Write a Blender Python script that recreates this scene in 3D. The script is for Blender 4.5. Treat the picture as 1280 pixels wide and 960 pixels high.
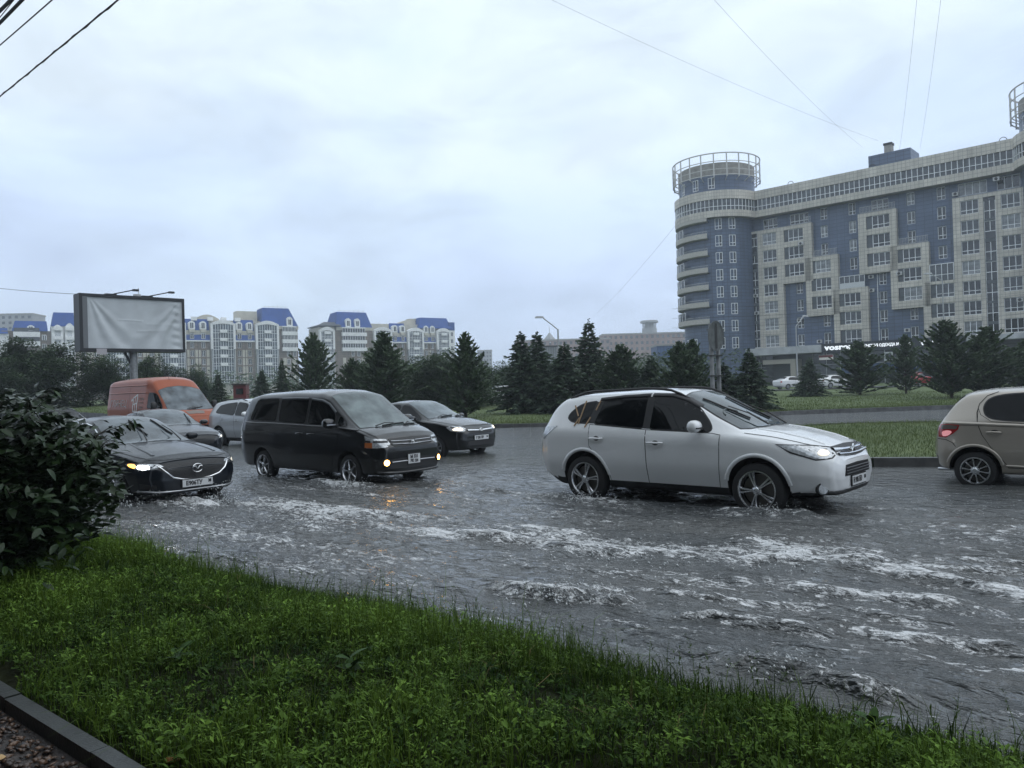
import bpy, math, random
import numpy as np
from mathutils import Vector, Matrix
from mathutils.bvhtree import BVHTree
from mathutils.geometry import delaunay_2d_cdt
rad = math.radians
SC = bpy.context.scene
for _o in list(bpy.data.objects): bpy.data.objects.remove(_o)
random.seed(7)
RNG = np.random.default_rng(11)

# ---------------------------------------------------------------- camera
cam_d = bpy.data.cameras.new('camera'); cam = bpy.data.objects.new('camera', cam_d)
SC.collection.objects.link(cam); SC.camera = cam
cam_d.sensor_width = 36.0; cam_d.lens = 962.0/1280*36; cam_d.clip_start = .05; cam_d.clip_end = 6000
CAMZ = 1.65
cam.matrix_world = Matrix.Translation((0, 0, CAMZ)) @ Matrix.Rotation(math.pi/2+math.atan(6/962.), 4, 'X') @ Matrix.Rotation(-.03, 4, 'Z')

# ---------------------------------------------------------------- sky, sun, exposure
SUN_EL, SUN_AZ = rad(52), rad(100)          # azimuth measured from +Y towards +X
W = bpy.data.worlds.new('World'); SC.world = W; W.use_nodes = True
nt = W.node_tree; nt.nodes.clear(); N = nt.nodes.new; Lk = nt.links.new
out = N('ShaderNodeOutputWorld'); bg = N('ShaderNodeBackground'); Lk(bg.outputs[0], out.inputs[0])
sky = N('ShaderNodeTexSky'); sky.sky_type = 'NISHITA'; sky.sun_disc = False
sky.sun_elevation = SUN_EL; sky.sun_rotation = SUN_AZ; sky.air_density = 1.5; sky.dust_density = 1
sk = N('ShaderNodeVectorMath'); sk.operation = 'SCALE'; sk.inputs['Scale'].default_value = .10; Lk(sky.outputs[0], sk.inputs[0])
tc = N('ShaderNodeTexCoord'); sx = N('ShaderNodeSeparateXYZ'); Lk(tc.outputs['Generated'], sx.inputs[0])
mp = N('ShaderNodeMapping'); mp.inputs['Scale'].default_value = (2.0, 2.0, 4.6); Lk(tc.outputs['Generated'], mp.inputs[0])
nz = N('ShaderNodeTexNoise'); nz.inputs['Scale'].default_value = 1.3; nz.inputs['Detail'].default_value = 5; nz.inputs['Roughness'].default_value = .5
Lk(mp.outputs[0], nz.inputs['Vector'])
m1 = N('ShaderNodeMath'); m1.operation = 'MULTIPLY_ADD'; m1.inputs[1].default_value = .78; m1.inputs[2].default_value = -.37; Lk(nz.outputs[0], m1.inputs[0])
m2 = N('ShaderNodeMath'); m2.operation = 'ADD'; Lk(sx.outputs[2], m2.inputs[0]); Lk(m1.outputs[0], m2.inputs[1])
cr = N('ShaderNodeValToRGB'); Lk(m2.outputs[0], cr.inputs[0])
cols = [(0.0, (.52, .635, .85)), (.10, (.56, .675, .90)), (.25, (.62, .745, .925)), (.42, (.71, .815, .92)), (1.0, (.75, .84, .92))]
cr.color_ramp.elements[0].position = 0; cr.color_ramp.elements[0].color = cols[0][1]+(1,)
cr.color_ramp.elements[1].position = 1; cr.color_ramp.elements[1].color = cols[-1][1]+(1,)
for p_, c_ in cols[1:-1]:
    e_ = cr.color_ramp.elements.new(p_); e_.color = c_+(1,)
# cloud mottling over the ramp
n2 = N('ShaderNodeTexNoise'); n2.inputs['Scale'].default_value = 2.3; n2.inputs['Detail'].default_value = 6; n2.inputs['Roughness'].default_value = .55; n2.inputs['Distortion'].default_value = .4; Lk(mp.outputs[0], n2.inputs['Vector'])
mr2 = N('ShaderNodeMapRange'); mr2.inputs[1].default_value = .32; mr2.inputs[2].default_value = .62; mr2.inputs[3].default_value = .85; mr2.inputs[4].default_value = 1.06; Lk(n2.outputs[0], mr2.inputs[0])
cl = N('ShaderNodeVectorMath'); cl.operation = 'SCALE'; Lk(cr.outputs[0], cl.inputs[0]); Lk(mr2.outputs[0], cl.inputs['Scale'])
mx = N('ShaderNodeMix'); mx.data_type = 'RGBA'; mx.inputs[0].default_value = .92
Lk(sk.outputs[0], mx.inputs[6]); Lk(cl.outputs[0], mx.inputs[7]); Lk(mx.outputs[2], bg.inputs[0]); bg.inputs[1].default_value = 1.0
sun_d = bpy.data.lights.new('sun', 'SUN'); sun_d.energy = .6; sun_d.angle = rad(70); sun_d.color = (1, .99, .97)
sun = bpy.data.objects.new('sun', sun_d); SC.collection.objects.link(sun)
sun.rotation_euler = Vector((-math.sin(SUN_AZ)*math.cos(SUN_EL), -math.cos(SUN_AZ)*math.cos(SUN_EL), -math.sin(SUN_EL))).to_track_quat('-Z', 'Y').to_euler()
vs = SC.view_settings; vs.view_transform = 'Standard'; vs.look = 'None'; vs.exposure = .36; vs.gamma = 1; vs.use_curve_mapping = False
cy = SC.cycles
cy.max_bounces = 5; cy.diffuse_bounces = 2; cy.glossy_bounces = 3; cy.transmission_bounces = 3; cy.volume_bounces = 1; cy.transparent_max_bounces = 8
cy.use_denoising = True; cy.caustics_reflective = False; cy.caustics_refractive = False; cy.sample_clamp_indirect = 3
HAZE = .00075

# ---------------------------------------------------------------- helpers
def link(o): SC.collection.objects.link(o); return o
def thing(name, label=None, cat=None, loc=(0, 0, 0), rz=0, group=None):
    o = bpy.data.objects.new(name, None); link(o); o.location = loc; o.rotation_euler = (0, 0, rz); o.empty_display_size = .2
    return tag(o, label, cat, group)
def tag(o, label=None, cat=None, group=None, kind=None):
    if label: o['label'] = label
    if cat: o['category'] = cat
    if group: o['group'] = group
    if kind: o['kind'] = kind
    return o
def put(name, me, parent=None, loc=(0, 0, 0), rz=0, scale=None):
    o = bpy.data.objects.new(name, me); link(o); o.location = loc; o.rotation_euler = (0, 0, rz)
    if scale: o.scale = scale
    if parent: o.parent = parent
    return o
def dup_tree(o, parent=None):
    c = o.copy(); link(c)
    if parent: c.parent = parent
    for ch in [x for x in ALLKIDS.get(o.name, [])] or list(o.children): dup_tree(ch, c)
    return c
ALLKIDS = {}

class MB:
    def __init__(s): s.v = []; s.f = []; s.m = []
    def add(s, vs, fs, mi=0):
        b = len(s.v); s.v += [tuple(p) for p in vs]
        for f in fs: s.f.append(tuple(b+i for i in f)); s.m.append(mi)
    def box(s, c, d, mi=0, rz=0, top=1.0):
        x, y, z = d[0]/2, d[1]/2, d[2]/2; t = top
        P = [(-x, -y, -z), (x, -y, -z), (x, y, -z), (-x, y, -z), (-x*t, -y*t, z), (x*t, -y*t, z), (x*t, y*t, z), (-x*t, y*t, z)]
        cs, sn = math.cos(rz), math.sin(rz)
        P = [(c[0]+p[0]*cs-p[1]*sn, c[1]+p[0]*sn+p[1]*cs, c[2]+p[2]) for p in P]
        s.add(P, [(0, 3, 2, 1), (4, 5, 6, 7), (0, 1, 5, 4), (1, 2, 6, 5), (2, 3, 7, 6), (3, 0, 4, 7)], mi)
    def b2(s, x0, x1, y0, y1, z0, z1, mi=0):
        s.box(((x0+x1)/2, (y0+y1)/2, (z0+z1)/2), (x1-x0, y1-y0, z1-z0), mi)
    def cyl(s, a, b, r0, r1=None, n=10, mi=0, cap=True):
        r1 = r0 if r1 is None else r1; a = Vector(a); b = Vector(b); d = (b-a).normalized()
        u = d.orthogonal().normalized(); w = d.cross(u)
        P = [a+(u*math.cos(k*2*math.pi/n)+w*math.sin(k*2*math.pi/n))*r0 for k in range(n)]+[b+(u*math.cos(k*2*math.pi/n)+w*math.sin(k*2*math.pi/n))*r1 for k in range(n)]
        F = [(k, (k+1) % n, n+(k+1) % n, n+k) for k in range(n)]
        if cap: F += [tuple(range(n-1, -1, -1)), tuple(range(n, 2*n))]
        s.add(P, F, mi)
    def tube(s, pts, r, n=6, mi=0):
        pts = [Vector(p) for p in pts]; rings = []
        for i, p in enumerate(pts):
            d = (pts[min(i+1, len(pts)-1)]-pts[max(i-1, 0)]).normalized()
            u = d.cross(Vector((0, 0, 1)))
            u = u.normalized() if u.length > 1e-3 else d.orthogonal().normalized()
            w = u.cross(d); rr = r[i] if isinstance(r, (list, tuple)) else r
            rings.append([p+(u*math.cos(k*2*math.pi/n)+w*math.sin(k*2*math.pi/n))*rr for k in range(n)])
        P = [q for ring in rings for q in ring]
        F = [(i*n+k, (i+1)*n+k, (i+1)*n+(k+1) % n, i*n+(k+1) % n) for i in range(len(pts)-1) for k in range(n)]
        F += [tuple(range(n)), tuple(range(len(P)-1, len(P)-n-1, -1))]
        s.add(P, F, mi)
    def lathe(s, prof, n=32, mi=0, axis='Z', c=(0, 0, 0), close=False, arc=(0, 2*math.pi)):
        full = abs(arc[1]-arc[0]-2*math.pi) < 1e-6; m = n if full else n+1; P = []
        for k in range(m):
            t = arc[0]+(arc[1]-arc[0])*k/n; ct, st = math.cos(t), math.sin(t)
            for r, h in prof:
                if axis == 'Z': P.append((c[0]+r*ct, c[1]+r*st, c[2]+h))
                else: P.append((c[0]+r*ct, c[1]+h, c[2]+r*st))
        L = len(prof); F = []
        for k in range(n):
            k2 = (k+1) % m
            for i in range(L if close else L-1):
                j = (i+1) % L; F.append((k*L+i, k2*L+i, k2*L+j, k*L+j))
        s.add(P, F, mi)
    def prism(s, poly, z0, z1, mi=0):
        n = len(poly); P = [(x, y, z0) for x, y in poly]+[(x, y, z1) for x, y in poly]
        s.add(P, [tuple(range(n-1, -1, -1)), tuple(range(n, 2*n))]+[(k, (k+1) % n, n+(k+1) % n, n+k) for k in range(n)], mi)
    def mesh(s, name, mats, smooth=None):
        me = bpy.data.meshes.new(name); me.from_pydata(s.v, [], s.f)
        for m in (mats if isinstance(mats, (list, tuple)) else [mats]): me.materials.append(m)
        if len(me.materials) > 1: me.polygons.foreach_set('material_index', s.m)
        if smooth is not None:
            me.shade_smooth(); me.set_sharp_from_angle(angle=rad(smooth))
        me.update(); return me
    def build(s, name, mats, parent=None, loc=(0, 0, 0), rz=0, smooth=None):
        return put(name, s.mesh(name, mats, smooth), parent, loc, rz)

def np_mesh(name, V, F, mat, attr=None, smooth=False):
    """V (n,3), F (m,3|4) arrays"""
    me = bpy.data.meshes.new(name); k = F.shape[1]
    me.vertices.add(len(V)); me.vertices.foreach_set('co', np.ascontiguousarray(V, dtype=np.float32).ravel())
    me.loops.add(F.size); me.loops.foreach_set('vertex_index', np.ascontiguousarray(F, dtype=np.int32).ravel())
    me.polygons.add(len(F)); me.polygons.foreach_set('loop_start', np.arange(0, F.size, k, dtype=np.int32))
    me.update(calc_edges=True); me.validate()
    if attr is not None:
        for an, av in attr.items():
            a = me.attributes.new(an, 'FLOAT', 'POINT'); a.data.foreach_set('value', np.ascontiguousarray(av, dtype=np.float32))
    me.materials.append(mat)
    if smooth: me.shade_smooth()
    return me

# ---------------------------------------------------------------- materials
MC = {}
def mat(name, col, rough=.6, metal=0., var=0., vscale=6., bump=0., bscale=30., spec=.5, coat=0., emit=None, es=0., col2=None, ior=None, detail=4):
    if name in MC: return MC[name]
    m = bpy.data.materials.new(name); m.use_nodes = True; t = m.node_tree; b = t.nodes['Principled BSDF']; MC[name] = m
    b.inputs['Base Color'].default_value = tuple(col)+(1,); b.inputs['Roughness'].default_value = rough; b.inputs['Metallic'].default_value = metal
    b.inputs['Specular IOR Level'].default_value = spec; b.inputs['Coat Weight'].default_value = coat; b.inputs['Coat Roughness'].default_value = .04
    if ior: b.inputs['IOR'].default_value = ior
    if emit: b.inputs['Emission Color'].default_value = tuple(emit)+(1,); b.inputs['Emission Strength'].default_value = es
    if var or col2 or bump:
        tc = t.nodes.new('ShaderNodeTexCoord')
    if var or col2:
        n = t.nodes.new('ShaderNodeTexNoise'); n.inputs['Scale'].default_value = vscale; n.inputs['Detail'].default_value = detail
        t.links.new(tc.outputs['Object'], n.inputs['Vector'])
        r = t.nodes.new('ShaderNodeValToRGB'); r.color_ramp.elements[0].position = .32; r.color_ramp.elements[1].position = .68
        c2 = col2 if col2 else tuple(min(1, c*(1+var)) for c in col)
        c1 = col if col2 else tuple(c*(1-var) for c in col)
        r.color_ramp.elements[0].color = tuple(c1)+(1,); r.color_ramp.elements[1].color = tuple(c2)+(1,)
        t.links.new(n.outputs[0], r.inputs[0]); t.links.new(r.outputs[0], b.inputs['Base Color'])
    if bump:
        n = t.nodes.new('ShaderNodeTexNoise'); n.inputs['Scale'].default_value = bscale; n.inputs['Detail'].default_value = 3
        t.links.new(tc.outputs['Object'], n.inputs['Vector'])
        bp = t.nodes.new('ShaderNodeBump'); bp.inputs['Strength'].default_value = bump; bp.inputs['Distance'].default_value = .02
        t.links.new(n.outputs[0], bp.inputs['Height']); t.links.new(bp.outputs[0], b.inputs['Normal'])
    return m

def tile_mat(name, col, joint, tw, th, mortar=.03, var=.12, rough=.55, zoff=0.):
    """cladding tiles on upright walls, laid out along (x+y, z) of the object"""
    if name in MC: return MC[name]
    m = bpy.data.materials.new(name); m.use_nodes = True; t = m.node_tree; b = t.nodes['Principled BSDF']; MC[name] = m
    tc = t.nodes.new('ShaderNodeTexCoord'); s = t.nodes.new('ShaderNodeSeparateXYZ'); t.links.new(tc.outputs['Object'], s.inputs[0])
    a = t.nodes.new('ShaderNodeMath'); a.operation = 'ADD'; t.links.new(s.outputs[0], a.inputs[0]); t.links.new(s.outputs[1], a.inputs[1])
    c = t.nodes.new('ShaderNodeCombineXYZ'); t.links.new(a.outputs[0], c.inputs[0]); t.links.new(s.outputs[2], c.inputs[1])
    br = t.nodes.new('ShaderNodeTexBrick'); br.offset = 0; br.inputs['Scale'].default_value = 1
    br.inputs['Brick Width'].default_value = tw; br.inputs['Row Height'].default_value = th; br.inputs['Mortar Size'].default_value = mortar
    br.inputs['Mortar Smooth'].default_value = .1; br.inputs['Bias'].default_value = 0
    br.inputs['Color1'].default_value = tuple(x*(1-var) for x in col)+(1,); br.inputs['Color2'].default_value = tuple(x*(1+var) for x in col)+(1,)
    br.inputs['Mortar'].default_value = tuple(joint)+(1,); t.links.new(c.outputs[0], br.inputs['Vector'])
    n = t.nodes.new('ShaderNodeTexNoise'); n.inputs['Scale'].default_value = .35; n.inputs['Detail'].default_value = 5; t.links.new(tc.outputs['Object'], n.inputs['Vector'])
    mr = t.nodes.new('ShaderNodeMapRange'); mr.inputs[1].default_value = .3; mr.inputs[2].default_value = .7; mr.inputs[3].default_value = .82; mr.inputs[4].default_value = 1.1
    t.links.new(n.outputs[0], mr.inputs[0])
    # rain streaks: noise drawn out downwards
    mp_ = t.nodes.new('ShaderNodeMapping'); mp_.inputs['Scale'].default_value = (1.3, 1.3, .07); t.links.new(tc.outputs['Object'], mp_.inputs[0])
    ns_ = t.nodes.new('ShaderNodeTexNoise'); ns_.inputs['Scale'].default_value = 1.1; ns_.inputs['Detail'].default_value = 5; t.links.new(mp_.outputs[0], ns_.inputs['Vector'])
    ms_ = t.nodes.new('ShaderNodeMapRange'); ms_.inputs[1].default_value = .35; ms_.inputs[2].default_value = .62; ms_.inputs[3].default_value = .88; ms_.inputs[4].default_value = 1.05; t.links.new(ns_.outputs[0], ms_.inputs[0])
    mm_ = t.nodes.new('ShaderNodeMath'); mm_.operation = 'MULTIPLY'; t.links.new(mr.outputs[0], mm_.inputs[0]); t.links.new(ms_.outputs[0], mm_.inputs[1])
    vm = t.nodes.new('ShaderNodeVectorMath'); vm.operation = 'SCALE'; t.links.new(br.outputs[0], vm.inputs[0]); t.links.new(mm_.outputs[0], vm.inputs['Scale'])
    t.links.new(vm.outputs[0], b.inputs['Base Color'])
    b.inputs['Roughness'].default_value = rough
    bp = t.nodes.new('ShaderNodeBump'); bp.inputs['Strength'].default_value = .5; bp.inputs['Distance'].default_value = .02; bp.invert = True
    t.links.new(br.outputs['Fac'], bp.inputs['Height']); t.links.new(bp.outputs[0], b.inputs['Normal'])
    return m

def leaf_mat(name, c1, c2, rough=.5, trans=.25, attr='var', spec=.35):
    """leaf/grass: colour from a per-vertex variety value"""
    if name in MC: return MC[name]
    m = bpy.data.materials.new(name); m.use_nodes = True; t = m.node_tree; b = t.nodes['Principled BSDF']; MC[name] = m
    a = t.nodes.new('ShaderNodeAttribute'); a.attribute_name = attr
    r = t.nodes.new('ShaderNodeValToRGB'); r.color_ramp.elements[0].color = tuple(c1)+(1,); r.color_ramp.elements[1].color = tuple(c2)+(1,)
    t.links.new(a.outputs['Fac'], r.inputs[0]); t.links.new(r.outputs[0], b.inputs['Base Color'])
    b.inputs['Roughness'].default_value = rough; b.inputs['Specular IOR Level'].default_value = spec
    if trans:
        tr = t.nodes.new('ShaderNodeBsdfTranslucent'); t.links.new(r.outputs[0], tr.inputs[0])
        mx = t.nodes.new('ShaderNodeMixShader'); mx.inputs[0].default_value = trans
        t.links.new(b.outputs[0], mx.inputs[1]); t.links.new(tr.outputs[0], mx.inputs[2]); t.links.new(mx.outputs[0], t.nodes['Material Output'].inputs[0])
    return m

def text_mesh(s, size, extr=.004, font_scale_x=1., bold=0.):
    cu = bpy.data.curves.new('lettering', 'FONT'); cu.body = s; cu.size = size; cu.extrude = extr; cu.align_x = 'CENTER'; cu.align_y = 'CENTER'; cu.offset = bold; cu.resolution_u = 2
    o = bpy.data.objects.new('lettering', cu); link(o); dg = bpy.context.evaluated_depsgraph_get()
    me = bpy.data.meshes.new_from_object(o.evaluated_get(dg)); bpy.data.objects.remove(o); bpy.data.curves.remove(cu)
    co = np.empty(len(me.vertices)*3, dtype=np.float32); me.vertices.foreach_get('co', co); co = co.reshape(-1, 3)
    return co*np.array([font_scale_x, 1, 1]), [tuple(p.vertices) for p in me.polygons]

# value noise (numpy) for terrain, water and foliage
def vnoise(x, y, seed=0):
    xi = np.floor(x).astype(np.int64); yi = np.floor(y).astype(np.int64); fx = x-xi; fy = y-yi
    fx = fx*fx*(3-2*fx); fy = fy*fy*(3-2*fy)
    def h(a, b):
        n = (a*374761393+b*668265263+seed*1274126177) & 0x7fffffff
        n = ((n ^ (n >> 13))*1274126177) & 0x7fffffff
        return ((n ^ (n >> 16)) & 0xffff)/65535.
    return (h(xi, yi)*(1-fx)+h(xi+1, yi)*fx)*(1-fy)+(h(xi, yi+1)*(1-fx)+h(xi+1, yi+1)*fx)*fy
def fbm(x, y, o=4, seed=0):
    s = 0; a = .5
    for k in range(o): s = s+a*vnoise(x*2**k, y*2**k, seed+k*17); a *= .5
    return s/(1-.5**o)
# ================================================================ SETTING
TH = rad(39); CT, ST = math.cos(TH), math.sin(TH)         # the road runs along (CT,-ST); (ST,CT) points across it
def tn(t, n): return (t*CT+n*ST, -t*ST+n*CT)
def to_tn(x, y): return (x*CT-y*ST, x*ST+y*CT)

asphalt = mat('wet_asphalt', (.045, .046, .05), .25, var=.3, vscale=3, bump=.15, bscale=120)
concrete = mat('kerb_concrete', (.10, .10, .10), .35, var=.35, vscale=4, bump=.25, bscale=60)
soil = mat('soil', (.016, .019, .009), 1., var=.5, vscale=9, bump=.6, bscale=40, spec=.05)
turf = mat('turf', (.065, .095, .032), .9, col2=(.10, .135, .045), vscale=.8, bump=.4, bscale=30)

g = MB(); g.add([(-1200, -1200, -.5), (1200, -1200, -.5), (1200, 1200, -.5), (-1200, 1200, -.5)], [(0, 1, 2, 3)])
tag(g.build('ground', mat('far_ground', (.06, .075, .045), .9, var=.3, vscale=.02)), kind='structure')
g = MB(); P = [tn(-120, 3.3), tn(120, 3.3), tn(120, 75), tn(-120, 75)]
g.add([(x, y, -.07) for x, y in P], [(0, 1, 2, 3)]); tag(g.build('road', asphalt), kind='structure')

def fieldz(x, y):
    return .13+.008*np.clip(y-33, 0, 90)+.045*np.clip(-x-5, 0, 22)*np.clip((y-35)/25, 0, 1)
EDGE = [(-140, 122), (-60, 73), (-27, 50), (-9, 37.5), (-4.5, 34), (-1.2, 33.1), (1.7, 32.8), (6, 34), (11.3, 36.4), (14, 37.4), (21.3, 38), (45, 38), (140, 30)]
ex, ey = zip(*EDGE); XS = np.concatenate([np.linspace(-140, -12, 60), np.linspace(-11, 25, 110), np.linspace(26, 140, 60)]); Y0 = np.interp(XS, ex, ey)
D = np.array([0, .4, 1, 2, 4, 7, 11, 17, 26, 40, 60, 90, 140, 200, 300]); GX = np.repeat(XS[:, None], len(D), 1); GY = Y0[:, None]+D[None]
GZ = fieldz(GX, GY)+(fbm(GX*.25, GY*.25, 3, 5)-.5)*.12*np.clip(D[None]/3, 0, 1)
V = np.stack([GX, GY, GZ], -1).reshape(-1, 3); nc = len(D); I = np.arange(len(XS)-1)[:, None]*nc+np.arange(nc-1)[None]; I = I.ravel()
tag(put('field', np_mesh('field', V, np.stack([I, I+nc, I+nc+1, I+1], 1), turf, smooth=True)), kind='structure')

def kerb_run(name, pts, top, w=.16, seg=1.0):
    """a row of one metre kerb stones along a polyline, joints left open"""
    m = MB(); P = [Vector(p) for p in pts]
    for a, b in zip(P[:-1], P[1:]):
        L = (b-a).length; k = max(1, round(L/seg))
        for i in range(k):
            c = a.lerp(b, (i+.5)/k); z = top(c.x, c.y)+random.uniform(-.008, .008); ang = math.atan2(b.y-a.y, b.x-a.x)
            m.box((c.x, c.y, (z-.3)/2), (L/k-.012, w, z+.3), rz=ang)
    return tag(m.build(name, concrete), kind='structure')
kerb_run('kerb', [(x, np.interp(x, ex, ey)-.08) for x in np.concatenate([np.arange(-70, -12, 6), np.arange(-12, 46, 1.5)])], lambda x, y: float(fieldz(x, y))+.03)

ISL = [(5.6, 17), (5.75, 15.6), (6.1, 14.8), (6.7, 14.4), (7.9, 14.05), (9.5, 13.1), (16, 7.9), (40, -11), (60, 0), (40, 14), (22, 22.2), (14.3, 25.4), (11.4, 26.2), (8.6, 25.6), (6.8, 23.4), (5.8, 20)]
m = MB(); m.prism(ISL[::-1], -.3, .13); tag(m.build('median_island', turf), kind='structure')
kerb_run('median_kerb', ISL+[ISL[0]], lambda x, y: .17, w=.18)

m = MB(); m.add([(-5, 84, .62), (90, 84, .62), (90, 175, .70), (-5, 175, .70)], [(0, 1, 2, 3)]); tag(m.build('parking_lot', mat('lot_asphalt', (.07, .07, .075), .3, var=.2)), kind='structure')

# ---- near verge, path, edging
tt = np.linspace(-16, 16, 260); nn = np.linspace(1.45, 4.6, 50); T, NN = np.meshgrid(tt, nn, indexing='ij')
def vergez(t, n):
    return np.interp(n, [1.4, 2.2, 3.0, 3.5, 3.9, 4.6], [.10, .17, .15, .07, -.03, -.2])+(fbm(t*.9, n*.9, 4, 3)-.5)*.10
X = T*CT+NN*ST; Y = -T*ST+NN*CT; Z = vergez(T, NN)
I = (np.arange(len(tt)-1)[:, None]*len(nn)+np.arange(len(nn)-1)[None]).ravel(); c = len(nn)
tag(put('verge', np_mesh('verge', np.stack([X, Y, Z], -1).reshape(-1, 3), np.stack([I, I+c, I+c+1, I+1], 1), soil, smooth=True)), kind='structure')
m = MB(); P = [tn(-60, -8), tn(60, -8), tn(60, 1.4), tn(-60, 1.4)]; m.add([(x, y, .085) for x, y in P], [(0, 1, 2, 3)])
tag(m.build('path', mat('path_grit', (.035, .026, .022), .55, var=.5, vscale=25, bump=.5, bscale=90)), kind='structure')
edging = link(bpy.data.objects.new('path_edging', None)); tag(edging, kind='structure')
em = MB(); em.box((0, 0, 0), (.988, .075, .30)); eme = em.mesh('edging_stone', mat('edging_wet', (.017, .020, .017), .42, var=.4, vscale=7, bump=.2, bscale=50))
for i in range(-8, 8):
    x, y = tn(i*1.0, 1.43); put('edging_stone', eme, edging, (x, y, .005+random.uniform(-.006, .006)), -TH+random.uniform(-.006, .006))

# gravel on the path
def shards(n, tr, nr, z, smin, smax, name, mt, seed):
    r = np.random.default_rng(seed); t = r.uniform(*tr, n); q = r.uniform(*nr, n); x = t*CT+q*ST; y = -t*ST+q*CT
    base = np.array([(1, 0, 0), (0, 1, 0), (-1, 0, 0), (0, -1, 0), (0, 0, 1), (0, 0, -1)], float); FB = np.array([(0, 1, 4), (1, 2, 4), (2, 3, 4), (3, 0, 4), (1, 0, 5), (2, 1, 5), (3, 2, 5), (0, 3, 5)])
    s = r.uniform(smin, smax, n); sc = np.stack([s*r.uniform(.8, 1.5, n), s, s*r.uniform(.25, .6, n)], 1); a = r.uniform(0, 6.28, n)
    B = base[None]*sc[:, None]*r.uniform(.75, 1.25, (n, 6, 1)); ca, sa = np.cos(a)[:, None], np.sin(a)[:, None]; tl = r.normal(0, .25, (n, 2))
    bx = B[..., 0]*ca-B[..., 1]*sa; by = B[..., 0]*sa+B[..., 1]*ca; bz = B[..., 2]+bx*tl[:, :1]+by*tl[:, 1:]
    V = np.stack([bx+x[:, None], by+y[:, None], bz+z+r.uniform(0, .012, n)[:, None]], -1).reshape(-1, 3); F = (FB[None]+np.arange(n)[:, None, None]*6).reshape(-1, 3)
    return tag(put(name, np_mesh(name, V, F, mt, {'var': np.repeat(r.uniform(0, 1, n), 6)})), kind='stuff')
gravel_m = leaf_mat('gravel_stone', (.018, .016, .016), (.16, .095, .06), .35, 0, spec=.5)
shards(9000, (-7, .2), (.35, 1.37), .09, .008, .024, 'gravel', gravel_m, 4)
for (t, n, col, lab) in [(-3.88, 1.16, (.42, .26, .10), 'ochre pebble lying on the dark gravel path'), (-3.2, 1.60, (.36, .14, .04), 'rusty orange pebble on the soil beside the path edging')]:
    m = MB(); m.lathe([(0, -.016), (.022, -.010), (.03, 0), (.024, .010), (.010, .017), (0, .018)], 10); x, y = tn(t, n)
    o = m.build('pebble', mat('pebble_'+str(t), col, .4, var=.2), loc=(x, y, .115 if n < 1.4 else .13), rz=.5, smooth=60); o.scale = (1.3, .9, .9); tag(o, lab, 'pebble')

# ---- flood water, in a frame turned along the road (object x = along, y = across)
def water_mat():
    m = bpy.data.materials.new('flood_water'); m.use_nodes = True; t = m.node_tree; b = t.nodes['Principled BSDF']; n = t.nodes.new; L = t.links.new
    tc = n('ShaderNodeTexCoord'); at = n('ShaderNodeAttribute'); at.attribute_name = 'foam'; ag = n('ShaderNodeAttribute'); ag.attribute_name = 'chop'
    def noise(sc, scale, det, rough=.55, dist=0.):
        mp = n('ShaderNodeMapping'); mp.inputs['Scale'].default_value = sc; L(tc.outputs['Object'], mp.inputs[0])
        z = n('ShaderNodeTexNoise'); z.inputs['Scale'].default_value = scale; z.inputs['Detail'].default_value = det; z.inputs['Roughness'].default_value = rough; z.inputs['Distortion'].default_value = dist
        L(mp.outputs[0], z.inputs['Vector']); return z
    def math_(op, a, b_=None, c=None):
        q = n('ShaderNodeMath'); q.operation = op
        for k, v in enumerate((a, b_, c)):
            if v is None: continue
            if isinstance(v, (int, float)): q.inputs[k].default_value = v
            else: L(v, q.inputs[k])
        return q.outputs[0]
    fine = noise((1, 2.3, 1), 8.5, 8, .72, .8); lace = noise((1, 1.9, 1), 30, 5, .65, 1.4)
    # foam: attribute raises the threshold test of a lacy noise
    f = math_('ADD', math_('MULTIPLY', at.outputs['Fac'], .36), math_('MULTIPLY', fine.outputs[0], 1.25))
    f = math_('ADD', f, math_('MULTIPLY_ADD', lace.outputs[0], .5, -.25))
    mr = n('ShaderNodeMapRange'); mr.interpolation_type = 'SMOOTHSTEP'; mr.inputs[1].default_value = .775; mr.inputs[2].default_value = .89; L(f, mr.inputs[0])
    dirt = noise((.25, .6, 1), .8, 4)
    cr = n('ShaderNodeValToRGB'); cr.color_ramp.elements[0].color = (.074, .081, .085, 1); cr.color_ramp.elements[1].color = (.112, .114, .110, 1); cr.color_ramp.elements[0].position = .35; cr.color_ramp.elements[1].position = .65; L(dirt.outputs[0], cr.inputs[0])
    mx = n('ShaderNodeMix'); mx.data_type = 'RGBA'; L(mr.outputs[0], mx.inputs[0]); L(cr.outputs[0], mx.inputs[6]); mx.inputs[7].default_value = (.74, .75, .76, 1); L(mx.outputs[2], b.inputs['Base Color'])
    L(math_('MULTIPLY_ADD', mr.outputs[0], .45, .07), b.inputs['Roughness']); b.inputs['IOR'].default_value = 1.45; b.inputs['Specular IOR Level'].default_value = .5
    # ripples: long and short, with rain pocks
    r1 = noise((1, 2.2, 1), 3.0, 4, .55, .3); r2 = noise((1, 1.8, 1), 13, 3, .6); r3 = noise((1, 1.25, 1), 46, 2, .6)
    h = math_('ADD', math_('MULTIPLY', r1.outputs[0], .12), math_('ADD', math_('MULTIPLY', r2.outputs[0], .020), math_('MULTIPLY', r3.outputs[0], .0028)))
    h = math_('MULTIPLY', h, math_('MULTIPLY_ADD', ag.outputs['Fac'], .9, .55))
    h = math_('ADD', h, math_('MULTIPLY', mr.outputs[0], .008))
    bp = n('ShaderNodeBump'); bp.inputs['Strength'].default_value = 1; bp.inputs['Distance'].default_value = 1; L(h, bp.inputs['Height']); L(bp.outputs[0], b.inputs['Normal'])
    return m
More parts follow.
